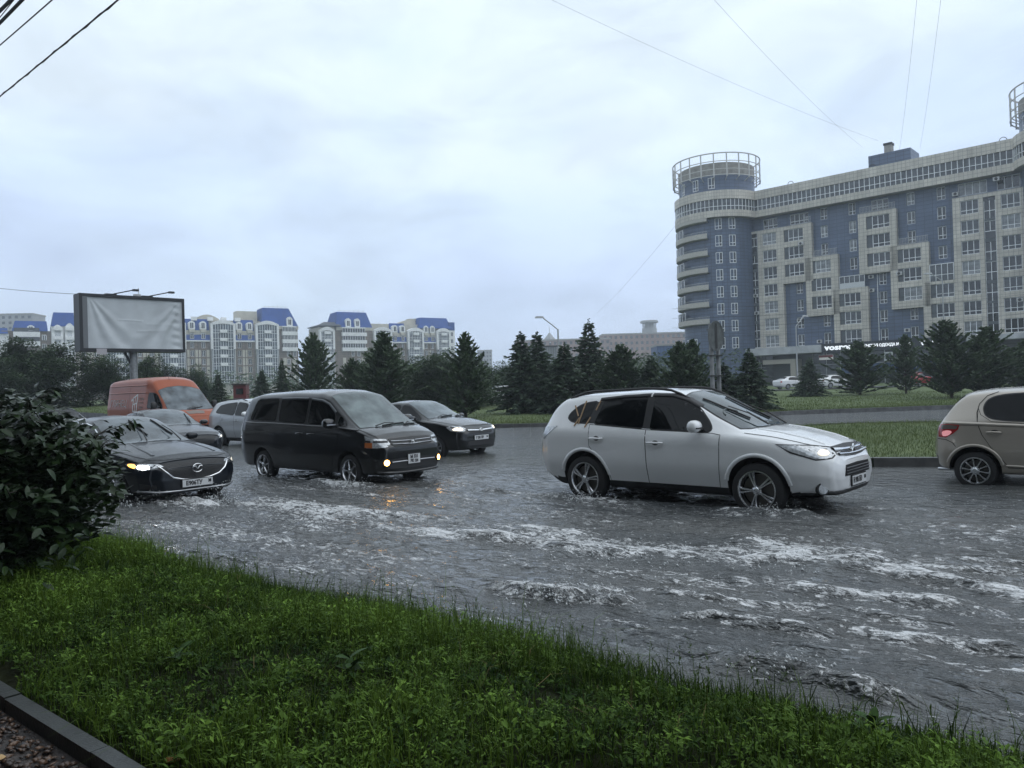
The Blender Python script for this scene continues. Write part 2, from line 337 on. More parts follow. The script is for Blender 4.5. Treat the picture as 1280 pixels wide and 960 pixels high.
TA, TB, NA, NB, ST_ = -17., 13., 3.15, 13., .04
ts = np.arange(TA, TB+1e-6, ST_); ns = np.arange(NA, NB+1e-6, ST_); T, NN = np.meshgrid(ts, ns, indexing='ij')
fade = np.clip((T-TA)/2, 0, 1)*np.clip((TB-T)/2, 0, 1)*np.clip((NB-NN)/3, 0, 1)
Hh = (fbm(T*.9+3, NN*1.9, 4, 21)-.5)*.11+(fbm(T*2.6, NN*5.2, 3, 22)-.5)*.075
foam = np.zeros_like(T)
warp = (fbm(T*1.6, NN*1.6, 3, 31)-.5)*.7
def crest(pts, w, amp, fo, fw, skew=.35):
    """a standing ridge of water along a polyline given as world x,y points"""
    global Hh, foam
    q = [to_tn(*p) for p in pts]; qt = np.array([a for a, _ in q]); qn = np.array([b for _, b in q]); o = np.argsort(qt); qt = qt[o]; qn = qn[o]
    c = np.interp(T, qt, qn); ends = np.clip((T-qt[0])/.35+.5, 0, 1)*np.clip((qt[-1]-T)/.35+.5, 0, 1); d = NN-c-warp*.35
    s = np.where(d > 0, d/(w*(1+skew)), d/(w*(1-skew))); k = .55+.9*fbm(T*2.1, NN*.6, 3, 40)
    Hh = Hh+amp*np.exp(-s*s)*ends*k
    df = (NN-c-warp*.5)/fw; foam = foam+fo*np.exp(-df*df)*ends*(.35+1.3*fbm(T*1.8, NN*2.6, 3, 51))
crest([(-.3, 6.6), (0, 6.36), (.33, 6.1), (.6, 5.93), (.9, 5.7)], .10, .075, .60, .12)
crest([(1.2, 4.66), (1.42, 4.44), (1.6, 4.28), (1.75, 4.12), (2.0, 3.9)], .07, .10, .48, .05, .2)
crest([(2.0, 5.2), (2.5, 4.8), (3.0, 4.5)], .09, .05, .36, .08); crest([(1.1, 5.55), (1.6, 5.2), (2.0, 4.95)], .09, .05, .38, .08)
crest([(-1.2, 9.1), (.44, 7.95), (1.2, 7.5), (1.9, 7.15), (2.6, 6.9), (3.1, 6.55), (3.6, 6.0), (4.4, 5.2)], .17, .065, .62, .17)
crest([(.2, 8.5), (1.2, 7.85), (2.2, 7.4), (3.2, 6.9), (4.2, 6.2)], .12, .04, .42, .12)
crest([(-.3, 7.6), (.6, 7.0), (1.5, 6.5), (2.3, 6.05), (3.2, 5.4)], .13, .04, .38, .16); crest([(.4, 6.5), (1.2, 6.0), (2.1, 5.6), (2.9, 5.0)], .10, .04, .36, .12)
crest([(-5.5, 10.6), (-4, 9.6), (-2.4, 8.5), (-1.0, 7.4)], .16, .03, .40, .26); crest([(-4.6, 9.0), (-3.2, 8.0), (-1.8, 7.2)], .12, .03, .36, .18)
crest([(-4.4, 12.2), (-2.6, 10.9), (-.8, 9.6), (.8, 8.5)], .2, .04, .38, .36); crest([(-3.0, 10.4), (-1.4, 9.2), (0, 8.2)], .14, .03, .36, .20)
crest([(2.2, 8.0), (3.2, 7.3), (4.4, 6.6), (5.6, 5.8)], .15, .03, .32, .2); crest([(-6.4, 10.0), (-5.2, 9.0), (-4.0, 8.2)], .14, .03, .40, .25)
# bow waves and wakes at the wheels
crest([(3.55, 9.05), (3.15, 9.40), (2.6, 9.9)], .10, .07, .40, .10); crest([(1.5, 10.9), (1.1, 11.2), (.4, 11.8), (-.6, 12.6)], .10, .06, .45, .14); crest([(-2.6, 13.6), (-3.1, 13.9), (-3.9, 14.5)], .10, .06, .40, .12)
crest([(-4.6, 11.75), (-5.3, 12.3), (-6.3, 13.1)], .12, .09, .75, .16); crest([(-4.4, 11.4), (-5.6, 12.1), (-7.2, 13.2)], .12, .05, .5, .2)
foam = foam+.40*np.clip(fbm(T*.75+9, NN*2.4, 5, 61)-.44, 0, 1)*2.6
lat = np.exp(-((fbm(T*1.3+5, NN*3.0, 4, 91)-.5)/.022)**2)*np.clip(fbm(T*.6, NN*1.1, 3, 95)*2.4-.75, 0, 1)
lat2 = np.exp(-((fbm(T*2.4, NN*4.6, 4, 97)-.5)/.03)**2)*np.clip(fbm(T*.8+4, NN*1.6, 3, 99)*2.4-.7, 0, 1)
foam = foam*.88+.06+(.34*lat+.24*lat2)*np.clip((T+9)/7, .45, 1)
foam = foam*fade*np.clip((NN-3.6)/.8, .35, 1); foam = np.clip(foam, 0, 1.1)
chop = np.clip(.25+foam*.9+np.clip((9.5-NN)/5, 0, 1)*.5, 0, 1.4)*fade
V = np.stack([T, NN, Hh*fade], -1).reshape(-1, 3); c = len(ns); I = (np.arange(len(ts)-1)[:, None]*c+np.arange(c-1)[None]).ravel()
F = np.stack([I, I+c, I+c+1, I+1], 1); b0 = len(V)
ext = [(-130, 130, NB, 80), (-130, TA, NA, NB), (TB, 130, NA, NB)]; V2 = []; F2 = []
for (a, b, p, q) in ext:
    k = b0+len(V2); V2 += [(a, p, 0), (b, p, 0), (b, q, 0), (a, q, 0)]; F2.append((k, k+1, k+2, k+3))
wm = np_mesh('flood_water', np.concatenate([V, np.array(V2, float)]), np.concatenate([F, np.array(F2)]), water_mat(), {'foam': np.concatenate([foam.ravel(), np.zeros(len(V2))]), 'chop': np.concatenate([chop.ravel(), np.full(len(V2), .12)])}, smooth=True)
tag(put('water', wm, rz=-TH), kind='structure')

# ---- grass
def blades(x, y, z, h, w, r, lean=.35, curl=.5):
    n = len(x); a = r.uniform(0, 6.283, n); dx, dy = np.cos(a), np.sin(a); la = r.uniform(0, 6.283, n); lm = np.abs(r.normal(0, lean, n))*h
    lx, ly = np.cos(la)*lm, np.sin(la)*lm; B = np.stack([x, y, z], 1); W_ = np.stack([dx*w, dy*w, 0*w], 1)/2
    M_ = B+np.stack([lx*.35, ly*.35, h*.6], 1); Tt = B+np.stack([lx*(1+curl*.3), ly*(1+curl*.3), h*(1-np.minimum(.5, .5*(lm/h)**2))], 1)
    V = np.stack([B-W_, B+W_, M_-W_*.8, M_+W_*.8, Tt], 1).reshape(-1, 3); F = (np.array([(0, 1, 3), (0, 3, 2), (2, 3, 4)])[None]+(np.arange(n)*5)[:, None, None]).reshape(-1, 3)
    return V, F
def leaflets(x, y, z, L, w, r, up=.5):
    n = len(x); a = r.uniform(0, 6.283, n); e = r.normal(up, .35, n); d = np.stack([np.cos(a)*np.cos(e), np.sin(a)*np.cos(e), np.sin(e)], 1); sd = np.stack([-np.sin(a), np.cos(a), r.normal(0, .3, n)], 1)
    B = np.stack([x, y, z], 1); mid = B+d*(L*.5)[:, None]+np.array([0, 0, 1])*(L*.10)[:, None]; tip = B+d*L[:, None]
    V = np.stack([B, mid-sd*(w/2)[:, None], tip, mid+sd*(w/2)[:, None]], 1).reshape(-1, 3); F = (np.array([(0, 2, 1), (0, 3, 2)])[None]+(np.arange(n)*4)[:, None, None]).reshape(-1, 3)
    return V, F
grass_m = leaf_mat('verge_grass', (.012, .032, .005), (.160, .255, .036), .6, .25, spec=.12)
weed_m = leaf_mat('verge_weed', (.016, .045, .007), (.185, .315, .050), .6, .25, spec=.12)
r = np.random.default_rng(5)
n = 120000; t = r.uniform(-11.5, 5.2, n); q = r.uniform(1.50, 4.0, n)**1.0; pat = np.clip((fbm(t*1.3, q*1.3, 4, 71)-.5)*1.7+.5, 0, 1)
edge = 3.88+(fbm(t*.8, t*0+2, 3, 75)-.5)*.28
bare = fbm(t*1.4+7, q*1.4, 3, 79); keep = (q < edge)&((r.uniform(0, 1, n) < .35+1.1*pat)|(q > 3.3))&~((q < 1.62)&(bare < .36)); t, q, pat = t[keep], q[keep], pat[keep]; n = len(t)
tail = np.where(r.uniform(0, 1, n) < .06, 2.0, 1.0)
h = tail*(.04+.13*pat**1.3+.065*np.clip((q-3.1)/.6, 0, 1)*r.uniform(.4, 1.2, n))*r.uniform(.55, 1.35, n)
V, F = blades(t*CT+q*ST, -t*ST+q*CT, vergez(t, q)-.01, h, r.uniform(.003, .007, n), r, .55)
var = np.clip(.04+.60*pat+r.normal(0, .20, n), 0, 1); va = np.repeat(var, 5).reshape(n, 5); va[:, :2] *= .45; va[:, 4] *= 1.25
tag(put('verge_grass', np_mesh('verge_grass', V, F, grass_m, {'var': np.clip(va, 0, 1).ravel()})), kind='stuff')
# low weeds: many small plants, each a whorl of leaflets on a short stem
n = 9500; t = r.uniform(-11, 4.6, n); q = r.uniform(1.52, 3.75, n); pat = np.clip((fbm(t*1.3, q*1.3, 4, 71)-.5)*1.7+.5, 0, 1); bare = fbm(t*1.4+7, q*1.4, 3, 79)
keep = (r.uniform(0, 1, n) < .25+1.2*pat)&~((q < 1.60)&(bare < .36)); t, q, pat = t[keep], q[keep], pat[keep]; n = len(t); hh = (.03+.17*pat**1.4)*r.uniform(.5, 1.3, n); k = 20
tt_ = np.repeat(t, k)+r.normal(0, .022, n*k); qq = np.repeat(q, k)+r.normal(0, .022, n*k); fz = r.uniform(.15, 1, n*k); zz = vergez(np.repeat(t, k), np.repeat(q, k))+np.repeat(hh, k)*fz
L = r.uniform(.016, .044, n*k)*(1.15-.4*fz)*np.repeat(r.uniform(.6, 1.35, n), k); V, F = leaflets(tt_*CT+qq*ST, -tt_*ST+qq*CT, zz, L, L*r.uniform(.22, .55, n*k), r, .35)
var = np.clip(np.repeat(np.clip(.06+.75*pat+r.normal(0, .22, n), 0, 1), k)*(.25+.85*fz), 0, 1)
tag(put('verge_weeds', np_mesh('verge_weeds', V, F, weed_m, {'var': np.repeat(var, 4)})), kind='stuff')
n = 900; t = r.uniform(-8, 4.5, n); q = r.uniform(1.55, 3.6, n); cl_ = fbm(t*1.7+3, q*1.7, 3, 88) > .56; t, q = t[cl_], q[cl_]; n = len(t)
V, F = blades(t*CT+q*ST, -t*ST+q*CT, vergez(t, q)+.01, r.uniform(.06, .18, n), r.uniform(.002, .005, n), r, 1.1)
tag(put('dry_stalks', np_mesh('dry_stalks', V, F, leaf_mat('straw', (.10, .075, .035), (.26, .20, .10), .8, .1, spec=.1), {'var': np.repeat(r.uniform(0, 1, n), 5)})), kind='stuff')
# tall seed stalks along the water's edge
n = 260; t = r.uniform(-6, 5, n); q = r.uniform(3.2, 3.85, n); h = r.uniform(.18, .40, n)*np.clip(1-.5*r.uniform(0, 1, n), 0, 1)
V1, F1 = blades(t*CT+q*ST, -t*ST+q*CT, vergez(t, q), h, np.full(n, .004), r, .25)
k = 10; fz = r.uniform(.6, 1, n*k); sp = V1.reshape(n, 5, 3); base = sp[:, 0]; tip = sp[:, 4]; pp = np.repeat(base, k, 0)*(1-fz)[:, None]+np.repeat(tip, k, 0)*fz[:, None]
L = r.uniform(.012, .03, n*k); V2_, F2_ = leaflets(pp[:, 0], pp[:, 1], pp[:, 2], L, L*.3, r, .7)
tag(put('seed_stalks', np_mesh('seed_stalks', np.concatenate([V1, V2_]), np.concatenate([F1, F2_+len(V1)]), grass_m, {'var': np.full(len(V1)+len(V2_), .25)})), kind='stuff')
# broad-leaved dock plants among the grass, one thing each
def ovate(L, w, fold=.12, curve=.18, nseg=4):
    V = []; F = []
    for i in range(nseg+1):
        s = i/nseg; ww = w*.5*math.sin(math.pi*min(1, (s*.93+.035)))**.8; z = -curve*L*s*s
        V += [(s*L, -ww, z+fold*ww*2), (s*L, 0, z), (s*L, ww, z+fold*ww*2)]
    for i in range(nseg):
        a = i*3; F += [(a, a+1, a+4, a+3), (a+1, a+2, a+5, a+4)]
    return V, F
dock_m = mat('dock_leaf', (.030, .070, .012), .6, var=.5, vscale=14, spec=.15)
docks = [(-3.2, 2.55, 1.0, 'broad-leaved dock plant on the verge below the bush'), (.25, 2.35, 1.15, 'largest broad-leaved plant in the middle of the verge'), (-.9, 3.45, .9, 'round-leaved plant at the top edge of the verge grass'), (-4.2, 2.15, .9, 'broad-leaved plant close to the path edging at far left')]
for t, q, s, lab in docks:
    x, y = tn(t, q); o = thing('dock_plant', lab, 'plant', (x, y, float(vergez(np.array(t), np.array(q)))+.03), group=None)
    for i in range(11):
        V, F = ovate(s*random.uniform(.07, .13), s*random.uniform(.030, .05)); mm = MB(); mm.add(V, F); a = put('leaf', mm.mesh('dock_leaf', dock_m, 80), o, (0, 0, random.uniform(0, .08)))
        a.rotation_euler = (random.uniform(-.3, .3), -random.uniform(.1, .9), i*2.4)
# far grass on the field and on the island
far_m = leaf_mat('field_grass', (.055, .085, .026), (.16, .20, .065), .6, .2)
n = 75000; x = np.concatenate([r.uniform(-6, 36, int(n*.8)), r.uniform(-34, -5, n-int(n*.8))]); y0 = np.interp(x, ex, ey); d = r.uniform(0, 1, n)**2*34; y = y0+.05+d; z = fieldz(x, y)
pat = fbm(x*.5, y*.5, 3, 9); h = r.uniform(.05, .12, n)*(.7+.7*pat)*np.clip(1.3-d/60, .6, 1.3); V, F = blades(x, y, z-.02, h, r.uniform(.012, .03, n), r, .4)
va = np.repeat(np.clip(.15+.6*pat+r.normal(0, .15, n), 0, 1), 5); tag(put('field_grass', np_mesh('field_grass', V, F, far_m, {'var': va})), kind='stuff')
n = 120000; x = r.uniform(5.7, 26, n); y = r.uniform(5, 26.2, n); py = np.array(ISL); inside = np.zeros(n, bool); j = len(py)-1
for i in range(len(py)):
    cnd = ((py[i, 1] > y) != (py[j, 1] > y))&(x < (py[j, 0]-py[i, 0])*(y-py[i, 1])/(py[j, 1]-py[i, 1]+1e-9)+py[i, 0]); inside ^= cnd; j = i
x, y = x[inside], y[inside]; n = len(x); pat = fbm(x*.6, y*.6, 3, 19); h = r.uniform(.05, .13, n)*(.6+.9*pat); V, F = blades(x, y, np.full(n, .12), h, r.uniform(.005, .011, n), r, .6)
va = np.repeat(np.clip(.1+.7*pat+r.normal(0, .15, n), 0, 1), 5); tag(put('median_grass', np_mesh('median_grass', V, F, far_m, {'var': va})), kind='stuff')
# ================================================================ CARS  (car frame: x forward from the rear bumper, y left, z up from the road)
ROADZ = -.07
tyre_m = mat('tyre_rubber', (.018, .018, .019), .75, bump=.2, bscale=40)
alloy_m = mat('alloy', (.62, .63, .65), .22, metal=1., var=.12, vscale=30)
dark_alloy_m = mat('dark_alloy', (.45, .46, .48), .3, metal=1.)
plastic_m = mat('black_plastic', (.014, .014, .015), .5, bump=.1, bscale=200)
gap_m = mat('panel_gap', (.006, .006, .006), .8)
chrome_m = mat('chrome', (.78, .79, .8), .12, metal=1.)
under_m = mat('underbody', (.01, .01, .01), .9)
brake_m = mat('brake_disc', (.16, .15, .14), .5, metal=.8)
glass_m = mat('tinted_glass', (.004, .005, .006), .03, spec=.26)
privacy_m = mat('privacy_glass', (.003, .004, .005), .04, spec=.2)
lens_m = mat('lamp_lens', (.50, .52, .54), .08, metal=.3, var=.35, vscale=28, coat=1)
amber_m = mat('amber_lens', (.45, .13, .03), .15, coat=1)
red_m = mat('red_lens', (.32, .012, .014), .12, coat=1)
plate_m = mat('plate_white', (.62, .63, .64), .4)
ink_m = mat('plate_ink', (.012, .012, .014), .5)
silver_trim = mat('silver_trim', (.55, .56, .58), .3, metal=.9)
def lit(name, col, s): return mat(name, (.8, .8, .8), .2, emit=col, es=s)
low_beam = lit('headlamp_lit', (1, .86, .58), .5); fog_lit = lit('fog_lamp_lit', (1, .50, .09), 13.); led_lit = lit('led_lit', (.93, .96, 1), 20.); turn_lit = lit('turn_lamp_lit', (1, .45, .05), 4.); dim_beam = lit('headlamp_dim', (1, .93, .82), 1.1); tail_lit = lit('tail_lamp_lit', (1, .05, .05), .30)
def screen_mat(name, c1, c2):  # pale mottling in the base colour is painted in place of sky reflections
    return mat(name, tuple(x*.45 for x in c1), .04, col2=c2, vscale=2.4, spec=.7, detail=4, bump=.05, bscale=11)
def paint(name, col, metal=0., rough=.3, drops=.0, var=0., coat=1.):
    """car paint under a clear coat, wet: a fine relief of drops"""
    if name in MC: return MC[name]
    m = bpy.data.materials.new(name); m.use_nodes = True; t = m.node_tree; b = t.nodes['Principled BSDF']; MC[name] = m
    b.inputs['Base Color'].default_value = tuple(col)+(1,); b.inputs['Metallic'].default_value = metal; b.inputs['Roughness'].default_value = rough
    b.inputs['Coat Weight'].default_value = coat; b.inputs['Coat Roughness'].default_value = .03; b.inputs['Specular IOR Level'].default_value = .25
    tc = t.nodes.new('ShaderNodeTexCoord'); n = t.nodes.new('ShaderNodeTexVoronoi'); n.inputs['Scale'].default_value = 55; t.links.new(tc.outputs['Object'], n.inputs['Vector'])
    mr = t.nodes.new('ShaderNodeMapRange'); mr.inputs[1].default_value = .0; mr.inputs[2].default_value = .45; mr.inputs[3].default_value = 1; mr.inputs[4].default_value = 0; t.links.new(n.outputs[0], mr.inputs[0])
    # drops lie only on faces that look up
    ge = t.nodes.new('ShaderNodeNewGeometry'); sp = t.nodes.new('ShaderNodeSeparateXYZ'); t.links.new(ge.outputs['True Normal'], sp.inputs[0])
    up = t.nodes.new('ShaderNodeMapRange'); up.inputs[1].default_value = .1; up.inputs[2].default_value = .7; up.inputs[3].default_value = .0; up.inputs[4].default_value = 1; t.links.new(sp.outputs[2], up.inputs[0])
    mu = t.nodes.new('ShaderNodeMath'); mu.operation = 'MULTIPLY'; t.links.new(mr.outputs[0], mu.inputs[0]); t.links.new(up.outputs[0], mu.inputs[1])
    bp = t.nodes.new('ShaderNodeBump'); bp.inputs['Strength'].default_value = drops; bp.inputs['Distance'].default_value = .006; t.links.new(mu.outputs[0], bp.inputs['Height'])
    t.links.new(bp.outputs[0], b.inputs['Coat Normal']); t.links.new(bp.outputs[0], b.inputs['Normal'])
    return m

def smooth_rows(A, k, closed=False):
    for _ in range(k):
        B = A.copy(); B[1:-1] = .25*A[:-2]+.5*A[1:-1]+.25*A[2:]; A = B
    return A
def make_shell(st, half_steps=(2, 5, 8, 6, 3, 10, 6, 6), dx=.035, kx=3, ks=2, sh=.012):
    """st rows: x, zb,wb, zm,wm, zB,wB, zT,wT, zC -> closed body shell"""
    S = np.array(st, float); xs = np.unique(np.concatenate([np.arange(S[0, 0], S[-1, 0], dx), [S[-1, 0]], S[[0, 1, 2, -3, -2, -1], 0]]))
    Q = np.stack([np.interp(xs, S[:, 0], S[:, j]) for j in range(S.shape[1])], 1)
    Qs = smooth_rows(Q, kx); Q[:, 1:] = Qs[:, 1:]; secs = []
    for x, zb, wb, zm, wm, zB, wB, zT, wT, zC in Q:
        P = np.array([(0, zb), (wb*.9, zb), (wb, zb+.04), (wm, zm), (wB+sh, zB-.085), (wB, zB), (wT, zT), (wT*.62, zT+(zC-zT)*.72), (0, zC)]); pl = [P[0]]
        for i, k in enumerate(half_steps):
            for q in range(1, k+1): pl.append(P[i]+(P[i+1]-P[i])*q/k)
        secs.append(smooth_rows(np.array(pl), ks))
    secs = np.array(secs); nx, m, _ = secs.shape; V = []
    for i in range(nx):
        V += [(xs[i], -w, z) for w, z in secs[i]]+[(xs[i], w, z) for w, z in secs[i][::-1][1:-1]]
    R = 2*m-2; F = [(i*R+k, (i+1)*R+k, (i+1)*R+(k+1) % R, i*R+(k+1) % R) for i in range(nx-1) for k in range(R)]
    for i, fl in ((0, False), (nx-1, True)):
        for k in range(m-1):
            a, b = i*R+k, i*R+k+1; c, d = i*R+(R-k-1) % R, i*R+(R-k) % R
            f = (a, b, c, d) if k > 0 else (a, b, c)
            if k == m-2: f = (a, b, d)
            F.append(f if not fl else f[::-1])
    return V, F

class Car:
    def __init__(s, root, st, mats, clad=lambda x, y, z: 0, wells=(), kx=3, ks=2, sh=.012):
        s.root = root; V, F = make_shell(st, kx=kx, ks=ks, sh=sh); s.bvh = BVHTree.FromPolygons(V, F); s.W = max(abs(v[1]) for v in V)
        me = bpy.data.meshes.new('body'); me.from_pydata(V, [], F)
        for m in mats: me.materials.append(m)
        Va = np.array(V); mi = []
        for f in F:
            c = Va[list(f)].mean(0); mi.append(clad(*c))
        me.polygons.foreach_set('material_index', mi); me.update()
        import bmesh as _b
        bm = _b.new(); bm.from_mesh(me); _b.ops.recalc_face_normals(bm, faces=bm.faces[:]); bm.to_mesh(me); bm.free()
        if wells:
            cu = MB()
            for (x, z, R) in wells:
                for sd in (-1, 1): cu.cyl((x, sd*(s.W-.34), z), (x, sd*(s.W+.5), z), R, n=40)
            cm = cu.mesh('cutter', [under_m]); co = put('cutter', cm); bo = put('body_tmp', me); md = bo.modifiers.new('b', 'BOOLEAN'); md.object = co; md.operation = 'DIFFERENCE'; md.solver = 'EXACT'; md.material_mode = 'TRANSFER'
            dg = bpy.context.evaluated_depsgraph_get(); me2 = bpy.data.meshes.new_from_object(bo.evaluated_get(dg)); bpy.data.objects.remove(bo); bpy.data.objects.remove(co); me = me2
        me.name = 'body'; me.shade_smooth(); me.set_sharp_from_angle(angle=rad(38))
        s.body = put('body', me, root)
    def basis(s, view):
        if view == 'T': return Vector((0, 0, 1)), Vector((1, 0, 0)), Vector((0, 1, 0))
        a = {'R': -90, 'L': 90, 'F': 0, 'B': 180}.get(view, view); n = Vector((math.cos(rad(a)), math.sin(rad(a)), 0)); e2 = Vector((0, 0, 1)); return n, e2.cross(n), e2
    def to3(s, p, view):
        if len(p) == 3: return Vector(p)
        if view == 'T': return Vector((p[0], p[1], 0))
        if view in ('R', 'L'): return Vector((p[0], 0, p[1]))
        return Vector((0, p[0], p[1]))
    def hit(s, u, v, bas, off):
        n, e1, e2 = bas; o = e1*u+e2*v
        h = (None,)
        for j in ((0, 0), (.0017, .0011), (-.0013, .0019), (.004, -.003), (-.006, .006), (.0, -.012), (.012, 0)):
            h = s.bvh.ray_cast(o+n*8+e1*j[0]+e2*j[1], -n, 20)
            if h[0] is not None: break
        if h[0] is None:
            q = s.bvh.find_nearest(o+n*2); return q[0]+q[1]*off
        nn = h[1] if h[1].dot(n) > 0 else -h[1]
        return h[0]+nn*off
    def loop2(s, pts, view, rnd=0):
        bas = s.basis(view); P = [(s.to3(p, view).dot(bas[1]), s.to3(p, view).dot(bas[2])) for p in pts]
        for k in range(rnd*2):
            Q = []; lim = .045 if k == 0 else .016
            for i in range(len(P)):
                a, b = Vector(P[i]), Vector(P[(i+1) % len(P)]); L = (b-a).length; f = min(.3, lim/max(L, 1e-6)); p, q = a.lerp(b, f), a.lerp(b, 1-f); Q += [(p.x, p.y), (q.x, q.y)]
            P = Q
        A = sum(P[i][0]*P[(i+1) % len(P)][1]-P[(i+1) % len(P)][0]*P[i][1] for i in range(len(P)))
        return (P if A > 0 else P[::-1]), bas
    def patch(s, name, pts, view, mt, off=.004, rnd=0, g=.07, grow=0, skirt=.012, parent=None, label=None):
        P, bas = s.loop2(pts, view, rnd)
        if grow:
            n = len(P); Q = []
            for i in range(n):
                a, b, c = Vector(P[i-1]), Vector(P[i]), Vector(P[(i+1) % n]); d1 = (b-a); d2 = (c-b); d1 = d1.normalized() if d1.length > 1e-6 else d2.normalized(); d2 = d2.normalized() if d2.length > 1e-6 else d1
                k = (Vector((d1.y, -d1.x))+Vector((d2.y, -d2.x))); k = k/max(.6, k.length_squared/2 if k.length_squared > 0 else 1); q = b+k*grow*.999; Q.append((q.x, q.y))
            P = Q
        B = []
        for i in range(len(P)):
            a, b = Vector(P[i]), Vector(P[(i+1) % len(P)]); k = max(1, int((b-a).length/g)); B += [a.lerp(b, q/k) for q in range(k)]
        nb = len(B); us = [p.x for p in B]; vs_ = [p.y for p in B]; inner = []
        def inside(x, y):
            c = False; j = nb-1
            for i in range(nb):
                if (B[i].y > y) != (B[j].y > y) and x < (B[j].x-B[i].x)*(y-B[i].y)/(B[j].y-B[i].y)+B[i].x: c = not c
                j = i
            return c
        u = min(us)+g*.6
        while u < max(us):
            v = min(vs_)+g*.6
            while v < max(vs_):
                if inside(u, v) and min((B[i]-Vector((u, v))).length for i in range(nb)) > g*.45: inner.append(Vector((u, v)))
                v += g
            u += g
        r = delaunay_2d_cdt(B+inner, [], [list(range(nb))], 1, 1e-5); pts2, faces = r[0], r[2]
        V = [s.hit(p.x, p.y, bas, off) for p in pts2]; F = [tuple(f) for f in faces]
        if F:
            a, b, c = (pts2[F[0][k]] for k in range(3))
            if (b-a).cross(c-a) < 0: F = [f[::-1] for f in F]
        k0 = len(V); n = bas[0]
        ob = [q.x for q in B]
        V += [s.hit(p.x, p.y, bas, off-skirt) for p in B]
        idx = {}
        for i, o in enumerate(r[3]):
            for q in o:
                if q < nb: idx[q] = i
        for i in range(nb):
            j = (i+1) % nb
            if i in idx and j in idx: F.append((idx[j], idx[i], k0+i, k0+j))
        me = bpy.data.meshes.new(name); me.from_pydata(V, [], F); me.materials.append(mt); me.shade_smooth(); me.set_sharp_from_angle(angle=rad(40))
        o = put(name, me, parent or s.root)
        if label: o['label'] = label
        return o
    def ribbon(s, name, pts, view, mt=None, w=.009, off=.004, parent=None, g=.06, thick=0., closed=False):
        bas = s.basis(view); P = [Vector((s.to3(p, view).dot(bas[1]), s.to3(p, view).dot(bas[2]))) for p in pts]
        if closed: P.append(P[0])
        Q = []
        for a, b in zip(P[:-1], P[1:]):
            k = max(1, int((b-a).length/g)); Q += [a.lerp(b, q/k) for q in range(k)]
        Q.append(P[-1]); V = []; F = []
        for i, p in enumerate(Q):
            d = (Q[min(i+1, len(Q)-1)]-Q[max(i-1, 0)]).normalized(); nrm = Vector((-d.y, d.x))*w/2
            V += [s.hit(p.x+nrm.x, p.y+nrm.y, bas, off+(0 if thick == 0 else thick*.3)), s.hit(p.x, p.y, bas, off+thick), s.hit(p.x-nrm.x, p.y-nrm.y, bas, off+(0 if thick == 0 else thick*.3))]
            if thick: V += [s.hit(p.x-nrm.x, p.y-nrm.y, bas, off-.008), s.hit(p.x+nrm.x, p.y+nrm.y, bas, off-.008)]
        k = 5 if thick else 3
        for i in range(len(Q)-1):
            a, b = i*k, (i+1)*k; F += [(a, a+1, b+1, b), (a+1, a+2, b+2, b+1)]
            if thick: F += [(a+2, a+3, b+3, b+2), (a+4, a, b, b+4)]
        me = bpy.data.meshes.new(name); me.from_pydata(V, [], F); me.materials.append(mt or gap_m); me.shade_smooth()
        return put(name, me, parent or s.root)
    def at(s, p, view, off=0.):
        bas = s.basis(view); q = s.to3(p, view); return s.hit(q.dot(bas[1]), q.dot(bas[2]), bas, off)
    # --- common parts
    def window(s, name, pts, view, mt=glass_m, grow=.018, rnd=1, trim=plastic_m, off=.006):
        w = s.patch(name, pts, view, mt, off, rnd)
        if grow: s.patch('window_trim', pts, view, trim, off-.003, rnd, grow=grow, parent=w)
        return w
    def door(s, pts, sd, mt, handle=None, hm=None):
        v = 'R' if sd < 0 else 'L'; d = s.patch('door', pts, v, mt, .0035, 0, skirt=.006)
        s.ribbon('door_gap', pts, v, gap_m, .0075, .0042, parent=d, closed=True)
        if handle:
            x, z, L = handle; p = s.at((x, z), v); m = MB(); hl = L/2
            m.tube([(p.x-hl, p.y+sd*.004, p.z), (p.x-hl*.75, p.y+sd*.035, p.z), (p.x, p.y+sd*.042, p.z+.003), (p.x+hl*.75, p.y+sd*.035, p.z), (p.x+hl, p.y+sd*.004, p.z)], [.010, .014, .015, .014, .010], 8)
            m.build('handle', hm or mt, d, smooth=60)
            cup = MB(); cup.lathe([(0, .002), (.05, .001), (.062, -.004)], 16, axis='Y'); c = cup.build('handle_recess', gap_m if hm is None else gap_m, d, smooth=60); c.location = (p.x+.01, p.y+sd*.003, p.z); c.scale = (1, 1 if sd > 0 else -1, .62)
        return d
    def mirror(s, x, z, sd, mt, w=.20, h=.14, out=.16, trim=None):
        p = s.at((x, z), 'R' if sd < 0 else 'L'); m = MB(); n = 14
        prof = [(0, -.5), (.32, -.48), (.47, -.34), (.5, 0), (.44, .3), (.26, .46), (0, .5)]
        m.lathe(prof, n, axis='Y', c=(0, 0, 0)); o = m.build('mirror', mt, s.root, smooth=70); o.location = (p.x, p.y+sd*(out-.02), p.z+.03); o.scale = (.16, w, h); o.rotation_euler = (0, 0, 0)
        a = MB(); a.tube([(p.x+.02, p.y-sd*.02, p.z-.03), (p.x+.01, p.y+sd*.07, p.z)], [.035, .028], 8); a.build('mirror_arm', plastic_m, s.root, smooth=60)
        if trim:
            t = MB(); t.box((0, 0, 0), (.35, .75, .1)); q = t.build('turn_lamp', trim, o); q.location = (.34, 0, -.12)
        return o
